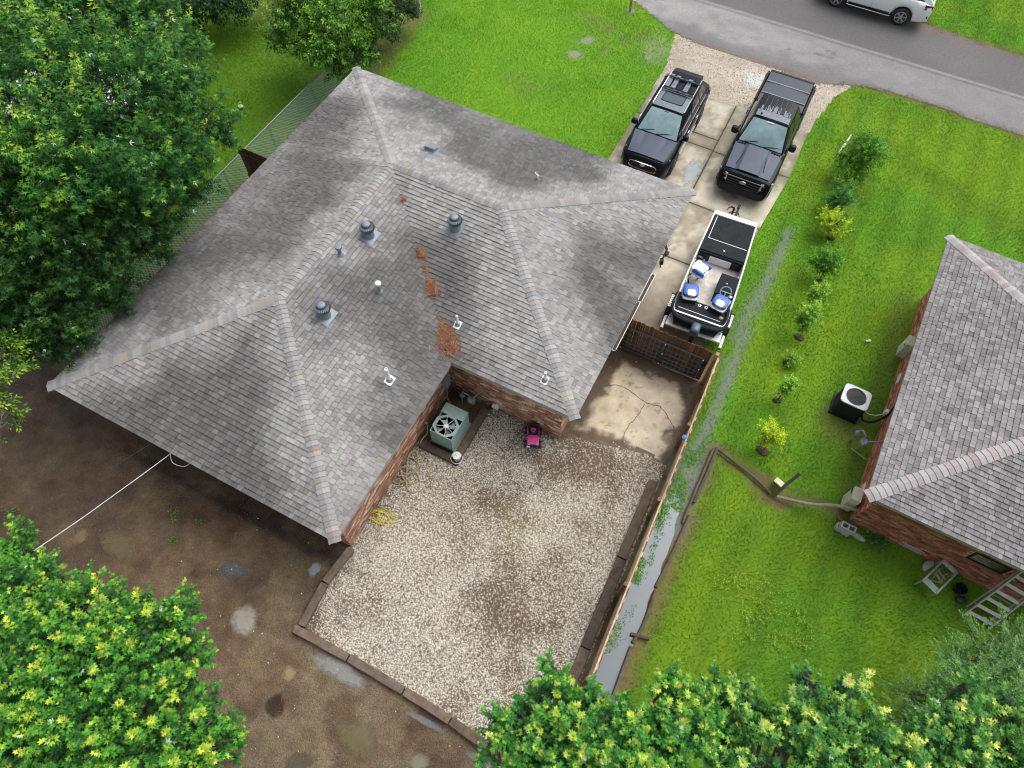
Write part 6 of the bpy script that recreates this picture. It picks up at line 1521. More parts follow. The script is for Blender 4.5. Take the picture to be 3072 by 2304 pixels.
# ------------------------------------------------------------------ vegetation
def leaf_shape(kind):
    """outline triangles of one leaf in its own plane: +x to the tip"""
    if kind == 'maple':      # deeply cut, five lobes: one rhomb per lobe
        V = [(0, 0)]; F = []
        for a, l, wd in ((0, 1.0, .19), (46, .88, .16), (-46, .88, .16), (96, .5, .12), (-96, .5, .12)):
            a = rad(a); c, s_ = math.cos(a), math.sin(a); o = len(V)
            V += [(.45 * l * c - wd * s_, .45 * l * s_ + wd * c), (l * c, l * s_), (.45 * l * c + wd * s_, .45 * l * s_ - wd * c)]
            F += [(0, o + 2, o + 1), (0, o + 1, o)]
        return np.array(V), np.array(F)
    if kind == 'maple3':
        V = [(0, 0)]; F = []
        for a, l, wd in ((0, 1.0, .15), (52, .9, .13), (-52, .9, .13)):
            a = rad(a); c, s_ = math.cos(a), math.sin(a); o = len(V)
            V += [(.42 * l * c - wd * s_, .42 * l * s_ + wd * c), (l * c, l * s_), (.42 * l * c + wd * s_, .42 * l * s_ - wd * c)]
            F += [(0, o + 2, o + 1), (0, o + 1, o)]
        return np.array(V), np.array(F)
    if kind == 'oval':
        V = [(0, 0), (.35, .26), (1, 0), (.35, -.26)]; return np.array(V), np.array([(0, 3, 2), (0, 2, 1)])
    if kind == 'small':
        V = [(0, 0), (.45, .32), (1, .0), (.45, -.32)]; return np.array(V), np.array([(0, 3, 2), (0, 2, 1)])
    V = [(0, 0), (.4, .12), (1, 0), (.4, -.12)]; return np.array(V), np.array([(0, 3, 2), (0, 2, 1)])
def spray_leaves(P, D, kind, n, size, twig, tipcol, midcol, oldcol, droop=.35, bright=None, orange=.25, spread=1.0):
    """leaves along short twigs that start at P and run along D. Returns vertices, triangles, colours"""
    m = len(P); LV, LF = leaf_shape(kind); nv = len(LV)
    D = D / np.linalg.norm(D, axis=1, keepdims=True)
    ref = np.where(np.abs(D[:, 2:3]) < .9, np.array([[0, 0, 1.0]]), np.array([[1.0, 0, 0]]))
    X = np.cross(D, ref); X /= np.linalg.norm(X, axis=1, keepdims=True); Y = np.cross(D, X)
    t = (np.arange(n) + .5) / n
    ph = rs.uniform(0, 6.28, (m, 1)) + np.arange(n)[None] * 2.4
    rad_ = X[:, None] * np.cos(ph)[..., None] + Y[:, None] * np.sin(ph)[..., None]           # m,n,3
    tt = t[None, :, None] + rs.uniform(-.05, .05, (m, n, 1))
    base = P[:, None] + D[:, None] * tt * twig
    ax = rad_ * spread * (1.15 - .55 * tt) + D[:, None] * (.35 + .75 * tt); ax[..., 2] -= droop * (1.1 - .7 * tt[..., 0])
    ax /= np.linalg.norm(ax, axis=2, keepdims=True)
    up = np.array([0, 0, 1.0]) + .55 * rs.normal(0, 1, (m, n, 3)) + .35 * D[:, None]
    sx = np.cross(up, ax); sx /= np.linalg.norm(sx, axis=2, keepdims=True)
    sz = size * rs.uniform(.7, 1.2, (m, n, 1)) * (1.05 - .35 * tt)
    pet = .35 * sz
    V = base[:, :, None] + ax[:, :, None] * (LV[None, None, :, 0:1] * sz[:, :, None] + pet[:, :, None]) + sx[:, :, None] * (LV[None, None, :, 1:2] * sz[:, :, None])
    nrm = np.cross(ax, sx)
    V = V - nrm[:, :, None] * (np.abs(LV[None, None, :, 1:2]) ** 1.5 * .25 * sz[:, :, None]) - np.array([0, 0, 1.0]) * (LV[None, None, :, 0:1] ** 2 * .22 * sz[:, :, None])
    tip, mid, old = map(np.array, (tipcol, midcol, oldcol))
    b = np.ones((m, 1, 1)) if bright is None else bright[:, None, None]
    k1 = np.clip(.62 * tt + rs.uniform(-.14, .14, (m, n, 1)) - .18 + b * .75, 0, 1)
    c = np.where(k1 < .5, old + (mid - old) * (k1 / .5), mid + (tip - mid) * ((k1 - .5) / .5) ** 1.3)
    orr = (rs.random((m, n, 1)) < orange) & (tt > .82) & (b > .55)
    c = np.where(orr, np.array([.58, .42, .10]), c) * rs.uniform(.7, 1.3, (m, n, 1))
    if kind.startswith('maple'): c = np.where(rs.random((m, n, 1)) < .006, np.array([.55, .62, .58]), c)
    F = LF[None] + (np.arange(m * n) * nv)[:, None, None]
    return V.reshape(-1, 3), F.reshape(-1, 3), np.repeat(c.reshape(-1, 3), nv, 0)
def twig_mesh(mb, P, D, L, r, col=(1, 1, 1)):
    for p, d in zip(P, D): mb.bar(p, p + d * L, r, r)
def blobs_px(lst): return [(at(u, v, z), r) for u, v, z, r in lst]
def tree(name, label, cat, base, blobs, kind='maple', n_spray=1500, leaves=11, size=.13, twig=.42, cols=None, group=None, parts=0, flat=.8, trunk_r=.16, limb=True, droop=.35, orange=.25, inner=.35, bright_lo=.0, upb=.25, tipshare=.5, crown_name='crown', spread=1.0, shoots=0, shoot_len=.5):
    root = thing(name, label, cat, base, 0, group); B0 = np.array(base, float)
    cols = cols or ((.33, .46, .05), (.085, .215, .025), (.022, .075, .014))
    cen = np.array([b[0] for b in blobs]); R = np.array([b[1] for b in blobs])
    wgt = R ** 2; wgt = wgt / wgt.sum(); P = []; D = []; BR_ = []
    mid = cen.mean(0); ns = 7
    cnt = rs.multinomial(int(n_spray * 1.5 / ns) + 1, wgt)
    for c, r, k in zip(cen, R, cnt):
        k = max(k, 3)
        d = rs.normal(0, 1, (k, 3)); d /= np.linalg.norm(d, axis=1, keepdims=True)
        o = (c - mid) * np.array([1, 1, .5]); o = o / (np.linalg.norm(o) + .6)
        d = d + o * .45 + np.array([0, 0, .30]); d /= np.linalg.norm(d, axis=1, keepdims=True)
        ln = r * rs.uniform(.72, 1.16, k)
        sag = rs.uniform(-.10, .22, k)
        for j in range(ns):
            t = .30 + .70 * j / (ns - 1) if j else .24
            side = rs.normal(0, 1, (k, 3)) * (.16 * r * (1.1 - t * .75))[..., None] if False else rs.normal(0, 1, (k, 3)) * (.17 * r * (1.1 - t * .75))
            p = c + d * (ln * t)[:, None] * np.array([1, 1, flat]) + side; p[:, 2] += sag * r * t * t - (.1 * r * (1 - t))
            last = j == ns - 1
            dd = d * (1.0 if last else .55) + rs.normal(0, .22 if last else .65, (k, 3)) + np.array([0, 0, upb + (.25 if last else 0)])
            f = np.clip(.35 + .75 * d[:, 2], .08, 1)
            bb = f * (rs.uniform(.55, 1.1, k) * (rs.random(k) < tipshare + .2) if last else rs.uniform(.1, .62, k) * t * t)
            if last: bb = np.where(bb == 0, f * .4, bb)
            P.append(p); D.append(dd); BR_.append(bb)
    nsh = 0
    if shoots:
        for c, r in zip(cen, R):
            k = max(2, int(shoots * r * r + rs.random())); d = rs.normal(0, 1, (k, 3)); d[:, 2] = np.abs(d[:, 2]) * .8 + .25; d /= np.linalg.norm(d, axis=1, keepdims=True)
            s0 = c + d * r * .8 * np.array([1, 1, flat]); ax = d * .45 + np.array([0, 0, .75]) + rs.normal(0, .2, (k, 3)); ax /= np.linalg.norm(ax, axis=1, keepdims=True); L = shoot_len * rs.uniform(.5, 1.2, k)
            for j in range(4):
                t = (j + .5) / 4; P.append(s0 + ax * (L * t)[:, None]); D.append(ax * (1.6 if j == 3 else .6) + rs.normal(0, .15 if j == 3 else .6, (k, 3))); BR_.append(np.full(k, 1.0) * rs.uniform(.8, 1.1, k) * (rs.random(k) < .55) + .2 if j == 3 else rs.uniform(.15, .5, k))
    P = np.concatenate(P); D = np.concatenate(D); b = np.concatenate(BR_)
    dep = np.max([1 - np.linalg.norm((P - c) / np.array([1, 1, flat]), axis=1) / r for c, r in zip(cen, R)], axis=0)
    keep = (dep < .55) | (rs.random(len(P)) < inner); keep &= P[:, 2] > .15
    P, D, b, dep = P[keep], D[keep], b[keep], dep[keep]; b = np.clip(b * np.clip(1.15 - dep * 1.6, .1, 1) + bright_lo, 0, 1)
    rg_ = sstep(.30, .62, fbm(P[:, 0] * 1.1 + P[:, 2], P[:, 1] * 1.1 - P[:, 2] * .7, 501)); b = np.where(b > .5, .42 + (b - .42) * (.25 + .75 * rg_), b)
    D /= np.linalg.norm(D, axis=1, keepdims=True)
    idx = rs.permutation(len(P))[:n_spray]; P, D, b = P[idx], D[idx], b[idx]
    P = P - B0
    order = np.argsort(-b - .0) if parts else None
    cr = None
    if parts:
        sc = b + .6 * rs.random(len(P)) - np.linalg.norm(P + B0 - CAM, axis=1) * .05
        pick = np.argsort(-sc)[:parts]; rest = np.setdiff1d(np.arange(len(P)), pick)
    else: rest = np.arange(len(P))
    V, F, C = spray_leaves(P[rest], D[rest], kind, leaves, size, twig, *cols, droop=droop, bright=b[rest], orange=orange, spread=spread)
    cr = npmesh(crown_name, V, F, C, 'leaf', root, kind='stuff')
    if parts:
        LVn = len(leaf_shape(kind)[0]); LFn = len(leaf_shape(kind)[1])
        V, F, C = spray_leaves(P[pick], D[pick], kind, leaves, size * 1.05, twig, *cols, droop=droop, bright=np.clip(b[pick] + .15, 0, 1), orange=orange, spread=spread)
        nV, nF = LVn * leaves, LFn * leaves
        for i in range(len(pick)): npmesh('leaf_spray', V[i * nV:(i + 1) * nV], F[i * nF:(i + 1) * nF] - i * nV, C[i * nV:(i + 1) * nV], 'leaf', cr)
    # trunk, limbs to every blob and twigs out to the sprays
    if limb:
        top = cen.mean(0) - B0; top[2] *= .62
        tk = MB(); tk.tube(smooth_path([(0, 0, -.1), (top[0] * .12, top[1] * .12, top[2] * .45), (top[0] * .55, top[1] * .55, top[2])], 5), [trunk_r * (1.25 - .6 * i / 10) for i in range(11)], 8)
        tk.build('trunk', 'bark', root, smooth=True); lm = MB()
        for c, r in zip(cen, R):
            e = c - B0; s0 = np.array([top[0] * .3, top[1] * .3, top[2] * .7]); m_ = (s0 + e) / 2 + np.array([0, 0, -.15 * r])
            lm.tube(smooth_path([s0, m_, e], 4), [trunk_r * .5 * (1 - .085 * i) for i in range(9)], 5)
            dd = np.linalg.norm(P + B0 - c, axis=1); near = np.argsort(dd)[::max(1, int(len(P) / len(cen) / 16))][:16]
            for j in near: lm.tube([e * .7 + s0 * .3 if False else e, (e + P[j]) / 2 + np.array([0, 0, .04]), P[j] + D[j] * twig * .6], [.022, .014, .006], 4, cap=False)
        lm.build('limbs', 'bark', root)
    return root
MAPLE = ((.46, .66, .08), (.070, .24, .030), (.012, .066, .018))
tree('maple_tree', 'large silver maple overhanging the left roof edge, top left of the picture', 'tree', (-4.6, -8.6, 0),
     blobs_px([(50, 70, 5.6, 2.2), (190, 55, 6, 1.8), (310, 45, 5.4, 1.25), (110, 210, 6.6, 2.1), (250, 190, 6.6, 1.75), (360, 180, 5.4, 1.25), (440, 260, 4.2, .95), (185, 350, 6.2, 1.9), (320, 340, 5.2, 1.5), (400, 345, 4.2, 1.0), (50, 390, 6, 2.0), (470, 300, 3.4, .55), (385, 110, 4.8, .7)]),
     kind='maple3', n_spray=4700, leaves=13, size=.130, twig=.46, droop=.62, spread=.85, cols=MAPLE, parts=260, trunk_r=.24, orange=.08, tipshare=.35, shoots=4, shoot_len=.7)
tree('maple_tree', 'dark leaved maple pressing against the left roof edge, below the large silver maple', 'tree', (-3.4, -11.6, 0),
     blobs_px([(50, 540, 5.0, 1.7), (170, 510, 5.0, 1.6), (280, 450, 4.6, 1.25), (205, 600, 3.8, 1.0), (100, 650, 4.0, 1.25), (135, 715, 3.4, .75), (225, 640, 3.3, .6), (35, 720, 3.4, .85), (320, 520, 3.6, .65), (10, 620, 4.2, 1.1), (380, 430, 3.6, .7)]),
     kind='maple3', n_spray=2600, leaves=13, size=.122, twig=.42, droop=.5, cols=((.24, .44, .05), (.050, .155, .022), (.012, .050, .013)), trunk_r=.2, orange=.06, tipshare=.3)
tree('young_tree', 'yellow-green leafy branch end at the left edge above the dirt yard', 'tree', (-3.6, -15.6, 0),
     blobs_px([(4, 765, 4.2, .50), (22, 795, 4.0, .34), (-6, 850, 4.0, .5), (10, 880, 3.9, .38), (-30, 830, 4, .8), (0, 925, 3.9, .22)]), kind='oval',
     n_spray=240, leaves=12, size=.11, twig=.30, cols=((.42, .58, .04), (.18, .36, .03), (.04, .12, .02)), trunk_r=.06, orange=.0, bright_lo=.2)
tree('maple_tree', 'silver maple with yellow shoot tips at the bottom left over the dirt yard', 'tree', (3.6, -20.5, 0),
     blobs_px([(60, 1205, 5.4, .46), (85, 1280, 5.6, .55), (30, 1310, 5.8, .8), (150, 1345, 5.9, .75), (250, 1375, 6.0, .72), (335, 1345, 5.8, .45), (390, 1320, 5.6, .30), (345, 1420, 6.0, .68), (420, 1440, 5.8, .32), (100, 1440, 6.3, .95), (230, 1470, 6.3, .95), (330, 1510, 6.1, .7), (60, 1550, 6.2, .85), (190, 1590, 6.3, .95), (320, 1625, 6.1, .75), (420, 1575, 5.9, .48), (480, 1615, 5.7, .32), (400, 1650, 5.9, .55), (60, 1650, 6.2, .8), (20, 1195, 5.3, .35)]),
     n_spray=3000, leaves=13, size=.080, twig=.29, cols=((.70, .80, .09), (.115, .38, .042), (.020, .10, .026)), parts=290, trunk_r=.16, orange=.22, tipshare=.3, shoots=16, shoot_len=.42)
tree('maple_tree', 'silver maple at the bottom edge over the lower corner of the gravel and the ditch', 'tree', (15.6, -19.5, 0),
     blobs_px([(1075, 1610, 6.8, .22), (1100, 1585, 6.9, .2), (1130, 1560, 7.0, .24), (1085, 1555, 6.8, .12), (1165, 1535, 7.1, .22), (1195, 1490, 7.1, .18), (1192, 1455, 7.2, .10), (1235, 1525, 7.2, .24), (1265, 1500, 7.2, .2), (1290, 1535, 7.3, .28), (1200, 1580, 7.3, .34), (1170, 1620, 7.3, .3), (1250, 1590, 7.4, .36), (1310, 1590, 7.5, .38), (1360, 1560, 7.5, .28), (1350, 1620, 7.6, .4), (1410, 1590, 7.6, .34), (1430, 1540, 7.5, .24), (1432, 1490, 7.4, .16), (1450, 1460, 7.4, .10), (1470, 1500, 7.4, .16), (1475, 1560, 7.5, .28), (1515, 1535, 7.4, .2), (1500, 1600, 7.6, .32), (1130, 1650, 7.2, .3), (1240, 1655, 7.5, .42), (1330, 1665, 7.6, .4), (1440, 1655, 7.6, .42), (1540, 1490, 7.3, .1), (1535, 1565, 7.4, .18)]),
     n_spray=1080, leaves=14, size=.076, twig=.26, cols=((.66, .80, .12), (.105, .37, .055), (.026, .125, .036)), parts=280, trunk_r=.15, orange=.18, tipshare=.10, shoots=30, shoot_len=.30, inner=.1)
tree('maple_tree', 'silver maple in the bottom right corner with pale yellow shoot tips', 'tree', (19.2, -18.6, 0),
     blobs_px([(1580, 1625, 7.5, .22), (1600, 1570, 7.4, .18), (1565, 1520, 7.3, .14), (1625, 1535, 7.4, .2), (1600, 1500, 7.3, .12), (1650, 1580, 7.5, .26), (1640, 1640, 7.6, .32), (1690, 1620, 7.7, .34), (1745, 1475, 7.6, .10), (1742, 1515, 7.7, .18), (1735, 1560, 7.7, .26), (1760, 1600, 7.8, .32), (1705, 1545, 7.6, .16), (1820, 1475, 7.6, .10), (1815, 1520, 7.7, .18), (1800, 1570, 7.8, .28), (1855, 1555, 7.8, .2), (1880, 1600, 7.8, .28), (1835, 1630, 7.8, .34), (1750, 1655, 7.8, .38), (1920, 1635, 7.8, .26), (1960, 1655, 7.9, .28), (2010, 1620, 7.9, .22), (2005, 1560, 7.8, .12), (2045, 1590, 7.9, .24), (2040, 1545, 7.8, .13), (2085, 1640, 8.0, .34), (2078, 1480, 7.7, .09), (2085, 1520, 7.8, .12), (2120, 1590, 8.0, .26), (2165, 1565, 7.9, .2), (2180, 1610, 8.0, .3), (2205, 1650, 8.0, .36), (2140, 1650, 8.0, .32), (2190, 1530, 7.9, .14)]),
     n_spray=950, leaves=14, size=.076, twig=.26, cols=((.74, .82, .18), (.13, .38, .07), (.034, .13, .042)), parts=280, trunk_r=.15, orange=.22, tipshare=.14, shoots=34, shoot_len=.36, inner=.1)
# feathery evergreen
tree('feathery_tree', 'feathery blue-green tree with drooping pale plumes above the bottom right corner', 'tree', (24.6, -13.4, 0),
     blobs_px([(2190, 1400, 2.6, .40), (2150, 1440, 2.8, .55), (2195, 1480, 3.2, .7), (2085, 1480, 2.8, .55), (2030, 1520, 2.8, .5), (2120, 1530, 3.4, .75), (1985, 1545, 2.6, .35), (2060, 1570, 3.2, .6), (1970, 1590, 2.8, .45), (2190, 1560, 3.6, .7), (2110, 1390, 2.2, .22), (2070, 1430, 2.4, .22), (1965, 1500, 2.2, .2)]), kind='needle',
     n_spray=1700, leaves=34, size=.085, twig=.55, cols=((.46, .66, .22), (.19, .38, .11), (.055, .14, .045)), trunk_r=.1, orange=0, droop=.1, upb=.5, bright_lo=.1, spread=.5)
# shrubs beyond the house
tree('tall_shrub', 'large light green shrub beyond the top left corner of the roof', 'shrub', (-4.3, 2.3, 0),
     blobs_px([(640, 25, 3.0, 1.1), (720, 45, 3.0, 1.1), (700, 100, 2.4, .95), (765, 110, 2.2, .7), (650, 85, 2.2, .65), (800, 20, 3.0, 1.0), (605, 70, 1.8, .45), (740, 140, 1.6, .5), (580, 85, 1.5, .25), (700, -20, 3.2, 1.2)]), kind='oval',
     n_spray=1500, leaves=16, size=.13, twig=.42, cols=((.36, .54, .05), (.13, .31, .03), (.028, .09, .016)), trunk_r=.09, orange=.02, bright_lo=.12)
tree('hedge', 'dark green hedge running back from the shrub along the front lawn', 'hedge', (-3.3, 5.4, 0),
     blobs_px([(800, 95, 1.3, .55), (815, 60, 1.5, .6), (835, 30, 1.6, .65), (850, 5, 1.8, .65), (790, 125, .9, .4), (870, -15, 1.7, .6), (880, 25, 1.0, .4), (845, 70, .8, .4)]), kind='oval',
     n_spray=900, leaves=14, size=.10, twig=.32, cols=((.085, .16, .035), (.04, .095, .022), (.016, .045, .014)), limb=False, orange=.05)
tree('dark_bush', 'very dark green bush at the top edge of the neighbouring lawn', 'bush', (-12.0, 5.0, 0),
     blobs_px([(430, 5, 1.5, 1.2), (490, 5, 1.2, .8), (380, -5, 1.6, 1.2), (460, -30, 2.0, 1.6), (540, -30, 1.8, 1.0), (300, -10, 2, 1.4)]), kind='oval',
     n_spray=1100, leaves=14, size=.14, twig=.42, cols=((.06, .14, .035), (.03, .085, .022), (.012, .038, .012)), limb=False, orange=0)
tree('small_shrub', 'dark shrub in front of the neighbouring house at the right edge', 'shrub', (23.7, 3.1, 0), [(np.array([23.7, 3.1, .5]), .5), (np.array([24.1, 3.0, .4]), .45)], kind='small',
     n_spray=160, leaves=16, size=.08, twig=.22, cols=((.05, .13, .03), (.03, .08, .02), (.012, .04, .012)), limb=False, orange=0)

# row of planted saplings on the lawn
SG = 'row of saplings on the lawn right of the driveway'
def px5(x, y): return ((2250 + x / 2.369) / 1.38878, (400 + y / 2.369) / 1.38878)
def px6(x, y): return ((2048 + x / 2.16) / 1.38878, (768 + y / 2.16) / 1.38878)
DK = ((.30, .56, .05), (.125, .36, .026), (.040, .14, .014)); YL = ((.70, .80, .05), (.48, .64, .03), (.16, .30, .02)); LG = ((.48, .74, .09), (.26, .52, .05), (.08, .21, .025)); BG = ((.26, .50, .09), (.13, .34, .06), (.04, .14, .03))
def sapling(label, b, crown, col, n, leafsz, mulch, kind='small'):
    bp = at(*b); bl = []
    for (u, v, rpx) in crown:
        p = above(bp[0], bp[1], u, v); d = np.linalg.norm(p - CAM); r = rpx / 1.38878 * 1.38878 / 2.369 * d / FPX
        bl.append((p, r))
    t = tree('sapling', label, 'sapling', (bp[0], bp[1], 0), bl, kind=kind, n_spray=n, leaves=12, size=leafsz, twig=.20, cols=col, group=SG, trunk_r=.018, orange=0, flat=1.0, bright_lo=.18, inner=.3)
    if mulch:
        m = MB().ball((0, 0, .01), (mulch, mulch * .8, .07), 12, 6); m.v = [(x + .03 * math.sin(40 * y), y + .03 * math.sin(37 * x), max(z, -.01) + .01 * math.sin(60 * x + 50 * y)) for x, y, z in m.v]
        m.build('mulch', 'mulch_dark', t)
    return t
p5 = px5
sapling('largest dark green sapling, a round bush next to the white pole', p5(735, 345), [(*p5(790, 120), 120), (*p5(850, 190), 105), (*p5(700, 200), 95), (*p5(760, 270), 85), (*p5(850, 90), 75)], DK, 620, .075, 0)
sapling('blue-green loose sapling, second from the road', p5(640, 600), [(*p5(650, 440), 85), (*p5(600, 490), 60), (*p5(690, 480), 60), (*p5(640, 540), 50)], BG, 230, .075, 0)
sapling('yellow bushy sapling, third from the road', p5(572, 745), [(*p5(560, 625), 60), (*p5(620, 640), 62), (*p5(590, 690), 50)], YL, 230, .07, .14)
sapling('compact dark green sapling, fourth from the road', p5(490, 1045), [(*p5(550, 900), 85), (*p5(500, 930), 60), (*p5(590, 940), 55), (*p5(520, 990), 40)], DK, 260, .075, .10)
sapling('tall light green sapling with pale top, fifth from the road', p5(430, 1250), [(*p5(480, 1130), 55), (*p5(450, 1185), 42), (*p5(510, 1150), 35)], LG, 130, .07, 0)
sapling('light green sapling with brown mulch mound, sixth from the road', p5(350, 1450), [(*p5(430, 1290), 60), (*p5(380, 1330), 50), (*p5(450, 1330), 40), (*p5(375, 1380), 34)], LG, 190, .07, .17)
sapling('tiny green sapling in a dark mulch mound', p5(268, 1640), [(*p5(298, 1612), 34)], LG, 70, .06, .17)
sapling('small pale green sapling beside the black air conditioner', px6(612, 935), [(*px6(690, 845), 44), (*px6(650, 880), 32)], LG, 90, .065, .13)
sapling('bright yellow-green sapling in a round mulch hole, last of the row', px6(518, 1262), [(*px6(570, 1150), 58), (*px6(545, 1200), 44), (*px6(600, 1190), 36)], YL, 190, .07, .20)
o = MB().tube([(16.70, 7.36, .05), (16.86, 8.26, .30)], .035, 8).build('white_pole', 'pvc_white', None, smooth=True); tag(o, 'white plastic pipe leaning on the largest sapling', 'pipe')

# weeds on the bare soil
def weed(x, y, r, n, label, col=((.16, .32, .04), (.08, .20, .025), (.03, .08, .02))):
    P = rs.normal(0, r * .35, (n, 3)); P[:, 2] = .03; D = rs.normal(0, 1, (n, 3)); D[:, 2] = np.abs(D[:, 2]) * .4 + .15
    V, F, C = spray_leaves(P, D, 'oval', 4, r * .55, r * .7, *col, droop=.1, orange=0)
    o = npmesh('weed', V, F, C, 'leaf'); o.location = (x, y, .01); tag(o, label, 'weed', 'weeds on the bare dirt'); return o
weed(*at(25, 1112)[:2], .16, 12, 'green weed on the dirt at the left edge, above the dark cable')
weed(*at(375, 1112)[:2], .16, 12, 'largest weed on the dirt, below the end of the white cable')
weed(*at(430, 1124)[:2], .10, 8, 'small weed on the dirt nearest the rear eave')
weed(*at(375, 1168)[:2], .11, 9, 'round weed on the dirt between the two small puddles and the roof')
weed(*at(420, 1270)[:2], .11, 9, 'lone weed on the dirt above the square grey puddle')
weed(*at(285, 1188)[:2], .08, 6, 'yellowish weed beside the muddy brown puddles', ((.3, .34, .05), (.2, .24, .04), (.07, .09, .02)))
weed(*at(889, 945)[:2], .20, 16, 'dark green weed clump at the wall beside the garden hose')
weed(*at(815, 1105)[:2], .16, 12, 'green weed clump at the wall beside the yellow cord')
weed(21.45, -7.25, .30, 34, 'leafy dark green weed at the neighbouring brick wall', ((.10, .24, .05), (.05, .14, .03), (.02, .06, .02)))
# broad-leaved plants standing in the flooded ditch
N = 1500; y = rs.uniform(-13.4, -6.2, N); x = 15.74 - (y + 8) * .012 + np.abs(rs.normal(0, .12, N)) + .4 * (y > -9.0) * rs.random(N)
k = (fbm(x * 1.4, y * .9, 301) > .47) & (rs.random(N) < np.where(y > -11.5, .85, .35)); x, y = x[k], y[k]; n = len(x)
P = np.stack([x, y, np.full(n, .0)], -1); D = rs.normal(0, 1, (n, 3)); D[:, 2] = np.abs(D[:, 2]) * .5 + .3
V, F, C = spray_leaves(P, D, 'oval', 5, .06, .08, (.20, .46, .06), (.10, .30, .04), (.035, .12, .02), droop=.0, orange=0)
npmesh('ditch_weeds', V, F, C, 'leaf', kind='stuff')
# low clover patch on the back lawn
N = 330; a = rs.uniform(0, 6.28, N); r = np.sqrt(rs.random(N)); c = at(1640, 1330); x = c[0] + 1.5 * r * np.cos(a); y = c[1] + 1.0 * r * np.sin(a); k = fbm(x * 1.2, y * 1.2, 311) > .45; n = k.sum()
P = np.stack([x[k], y[k], np.full(n, .05)], -1); D = rs.normal(0, 1, (n, 3)); D[:, 2] = np.abs(D[:, 2]) + .4
V, F, C = spray_leaves(P, D, 'small', 4, .06, .08, (.32, .44, .05), (.2, .34, .03), (.08, .18, .02), droop=.0, orange=0)
npmesh('clover_leaves', V, F, C, 'leaf', kind='stuff')

# pine straw caught in the roof valley
def straw(c, rx, ry, n, label, seed, ang):
    g = np.random.default_rng(seed); a = g.uniform(0, 6.28, n); r = np.sqrt(g.random(n)) * np.where(g.random(n) < .80, 1.0, g.uniform(1.0, 2.1, n)) * (1 + .35 * np.sin(3 * a + seed) * np.sin(7 * a)); lx, ly = rx * r * np.cos(a), ry * r * np.sin(a)
    lx = lx * (1 - .45 * (ly / ry)) ; ca, sa = math.cos(ang), math.sin(ang); x = c[0] + lx * ca - ly * sa; y = c[1] + lx * sa + ly * ca
    zl = ZE + RS * np.maximum(WW - x, y + WW); z = zl + .035 + g.random(n) * .10 * np.clip(1 - r * .7, .08, 1)
    d = g.normal(0, 1, (n, 3)); d[:, 2] *= .25; d += np.array([.35, -.45, -.1]); d /= np.linalg.norm(d, axis=1, keepdims=True); L = g.uniform(.05, .11, n)[:, None]
    sd_ = np.cross(d, [0, 0, 1.0]); sd_ /= np.linalg.norm(sd_, axis=1, keepdims=True); P = np.stack([x, y, z], -1); w_ = .004
    V = np.stack([P - d * L - sd_ * w_, P + d * L - sd_ * w_, P + d * L + sd_ * w_, P - d * L + sd_ * w_], 1) ; F = np.arange(4 * n).reshape(-1, 4)
    pal = np.array([(.24, .095, .045), (.30, .14, .075), (.17, .065, .035), (.36, .21, .13), (.22, .11, .07)]); C = np.repeat(pal[g.integers(0, 5, n)] * g.uniform(.7, 1.3, n)[:, None], 4, 0)
    o = npmesh('pine_straw', V.reshape(-1, 3) - np.array([*c[:2], 0]), F, C, 'pine_needles'); o.location = (c[0], c[1], 0); tag(o, label, 'leaf litter', 'clumps of pine straw in the roof valley'); return o
straw((8.60, -8.52), .20, .42, 1400, 'largest clump of rusty pine straw at the lower end of the roof valley', 1, rad(44))
straw((7.50, -7.42), .12, .26, 600, 'medium clump of rusty pine straw half way up the roof valley', 2, rad(44))
straw((6.74, -6.66), .09, .17, 220, 'small clump of rusty pine straw in the upper roof valley', 3, rad(44))
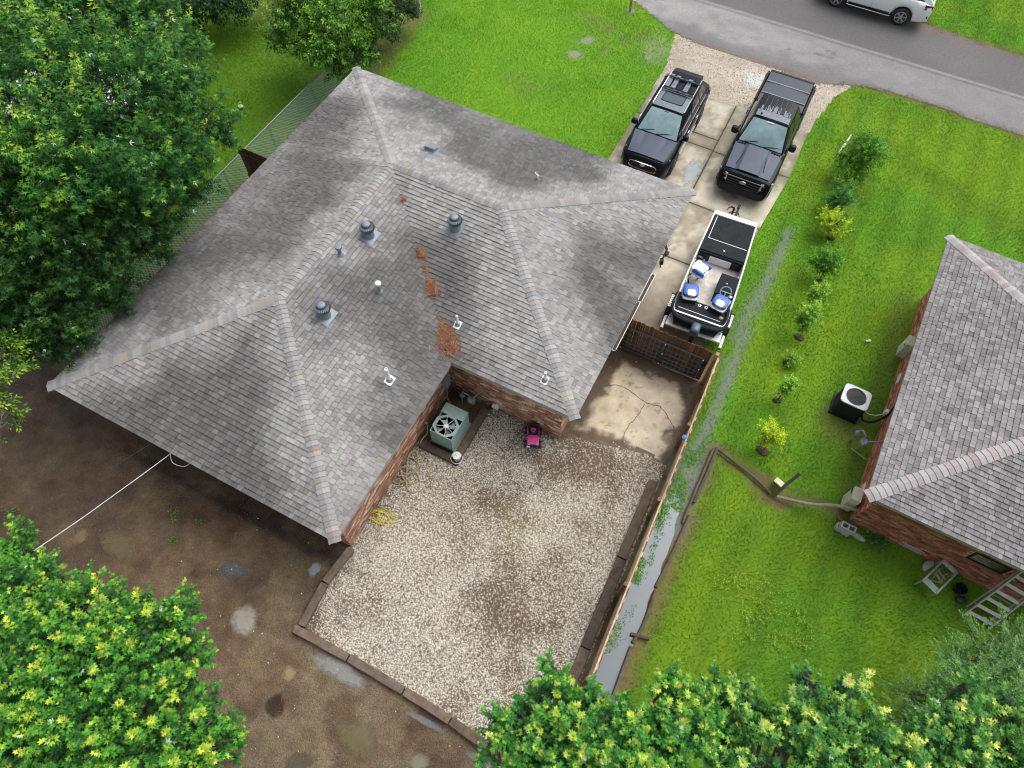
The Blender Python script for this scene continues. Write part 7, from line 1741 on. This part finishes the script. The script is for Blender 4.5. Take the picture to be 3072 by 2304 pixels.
straw((5.42, -5.40), .05, .10, 36, 'tiny trace of pine straw near the top of the roof valley', 4, rad(44))
straw((7.06, -6.98), .06, .16, 46, 'faint scatter of pine straw between the small and medium clumps', 5, rad(44))

# posts and oddments at the far side
p = at(905, 22); o = MB().tube([(p[0], p[1], -.1), (p[0], p[1], 3.2)], [.11, .10], 12).build('utility_pole', 'pole_grey', None, smooth=True); tag(o, 'pale grey utility pole at the far end of the hedge', 'pole')
p = at(1361, 24); o = MB().box((p[0], p[1], .75), (.10, .10, 1.5), col=(.36, .28, .18)).box((p[0], p[1], 1.6), (.24, .5, .22), col=(.30, .30, .30)).build('mailbox_post', 'wood_timber', None); tag(o, 'weathered wooden post standing at the road edge of the front lawn', 'post')
p = at(520, 233); b = MB().ball((0, 0, .07), (.13, .09, .07), 10, 7); b.v = [(x + .03 * math.sin(25 * z), y, z + .03 * math.sin(19 * x)) for x, y, z in b.v]
o = b.build('paper_scrap', 'bag_plastic', None, loc=(p[0], p[1], .0)); tag(o, 'crumpled pinkish white scrap on the neighbouring lawn behind the chain-link fence', 'scrap')
p = px6(1195, 555); p = at(*p); o = MB().box((0, 0, .03), (.14, .06, .03), rz=.5).box((.06, .06, .03), (.10, .04, .02), rz=-.7).build('white_scrap', 'bag_plastic', None, loc=(p[0], p[1], .02)); tag(o, 'small white scrap on the lawn left of the neighbouring house', 'scrap')
# vehicle half hidden behind the big maple
wv = thing('parked_van', 'white vehicle with dark green cover showing through gaps of the large maple', 'van', (-10.3, -4.6, 0), rad(35))
MB().prism(rrect(2.3, .95, .25), .35, 1.15).build('body', 'car_white', wv, bevel=.08); MB().prism(rrect(1.5, .82, .2), 1.15, 1.75).build('cabin', 'car_white', wv, bevel=.12)
MB().prism(rrect(1.25, .70, .12), 1.75, 1.80).build('cover', 'pale_panel', wv)
for x in (-1.5, 1.5):
    for y in (-.86, .86): MB().lathe([(.2, -.1), (.33, -.09), (.34, 0), (.33, .09), (.2, .1)], (x, y, .34), 'y', 16).build('wheel', 'tyre_rubber', wv, smooth=True)
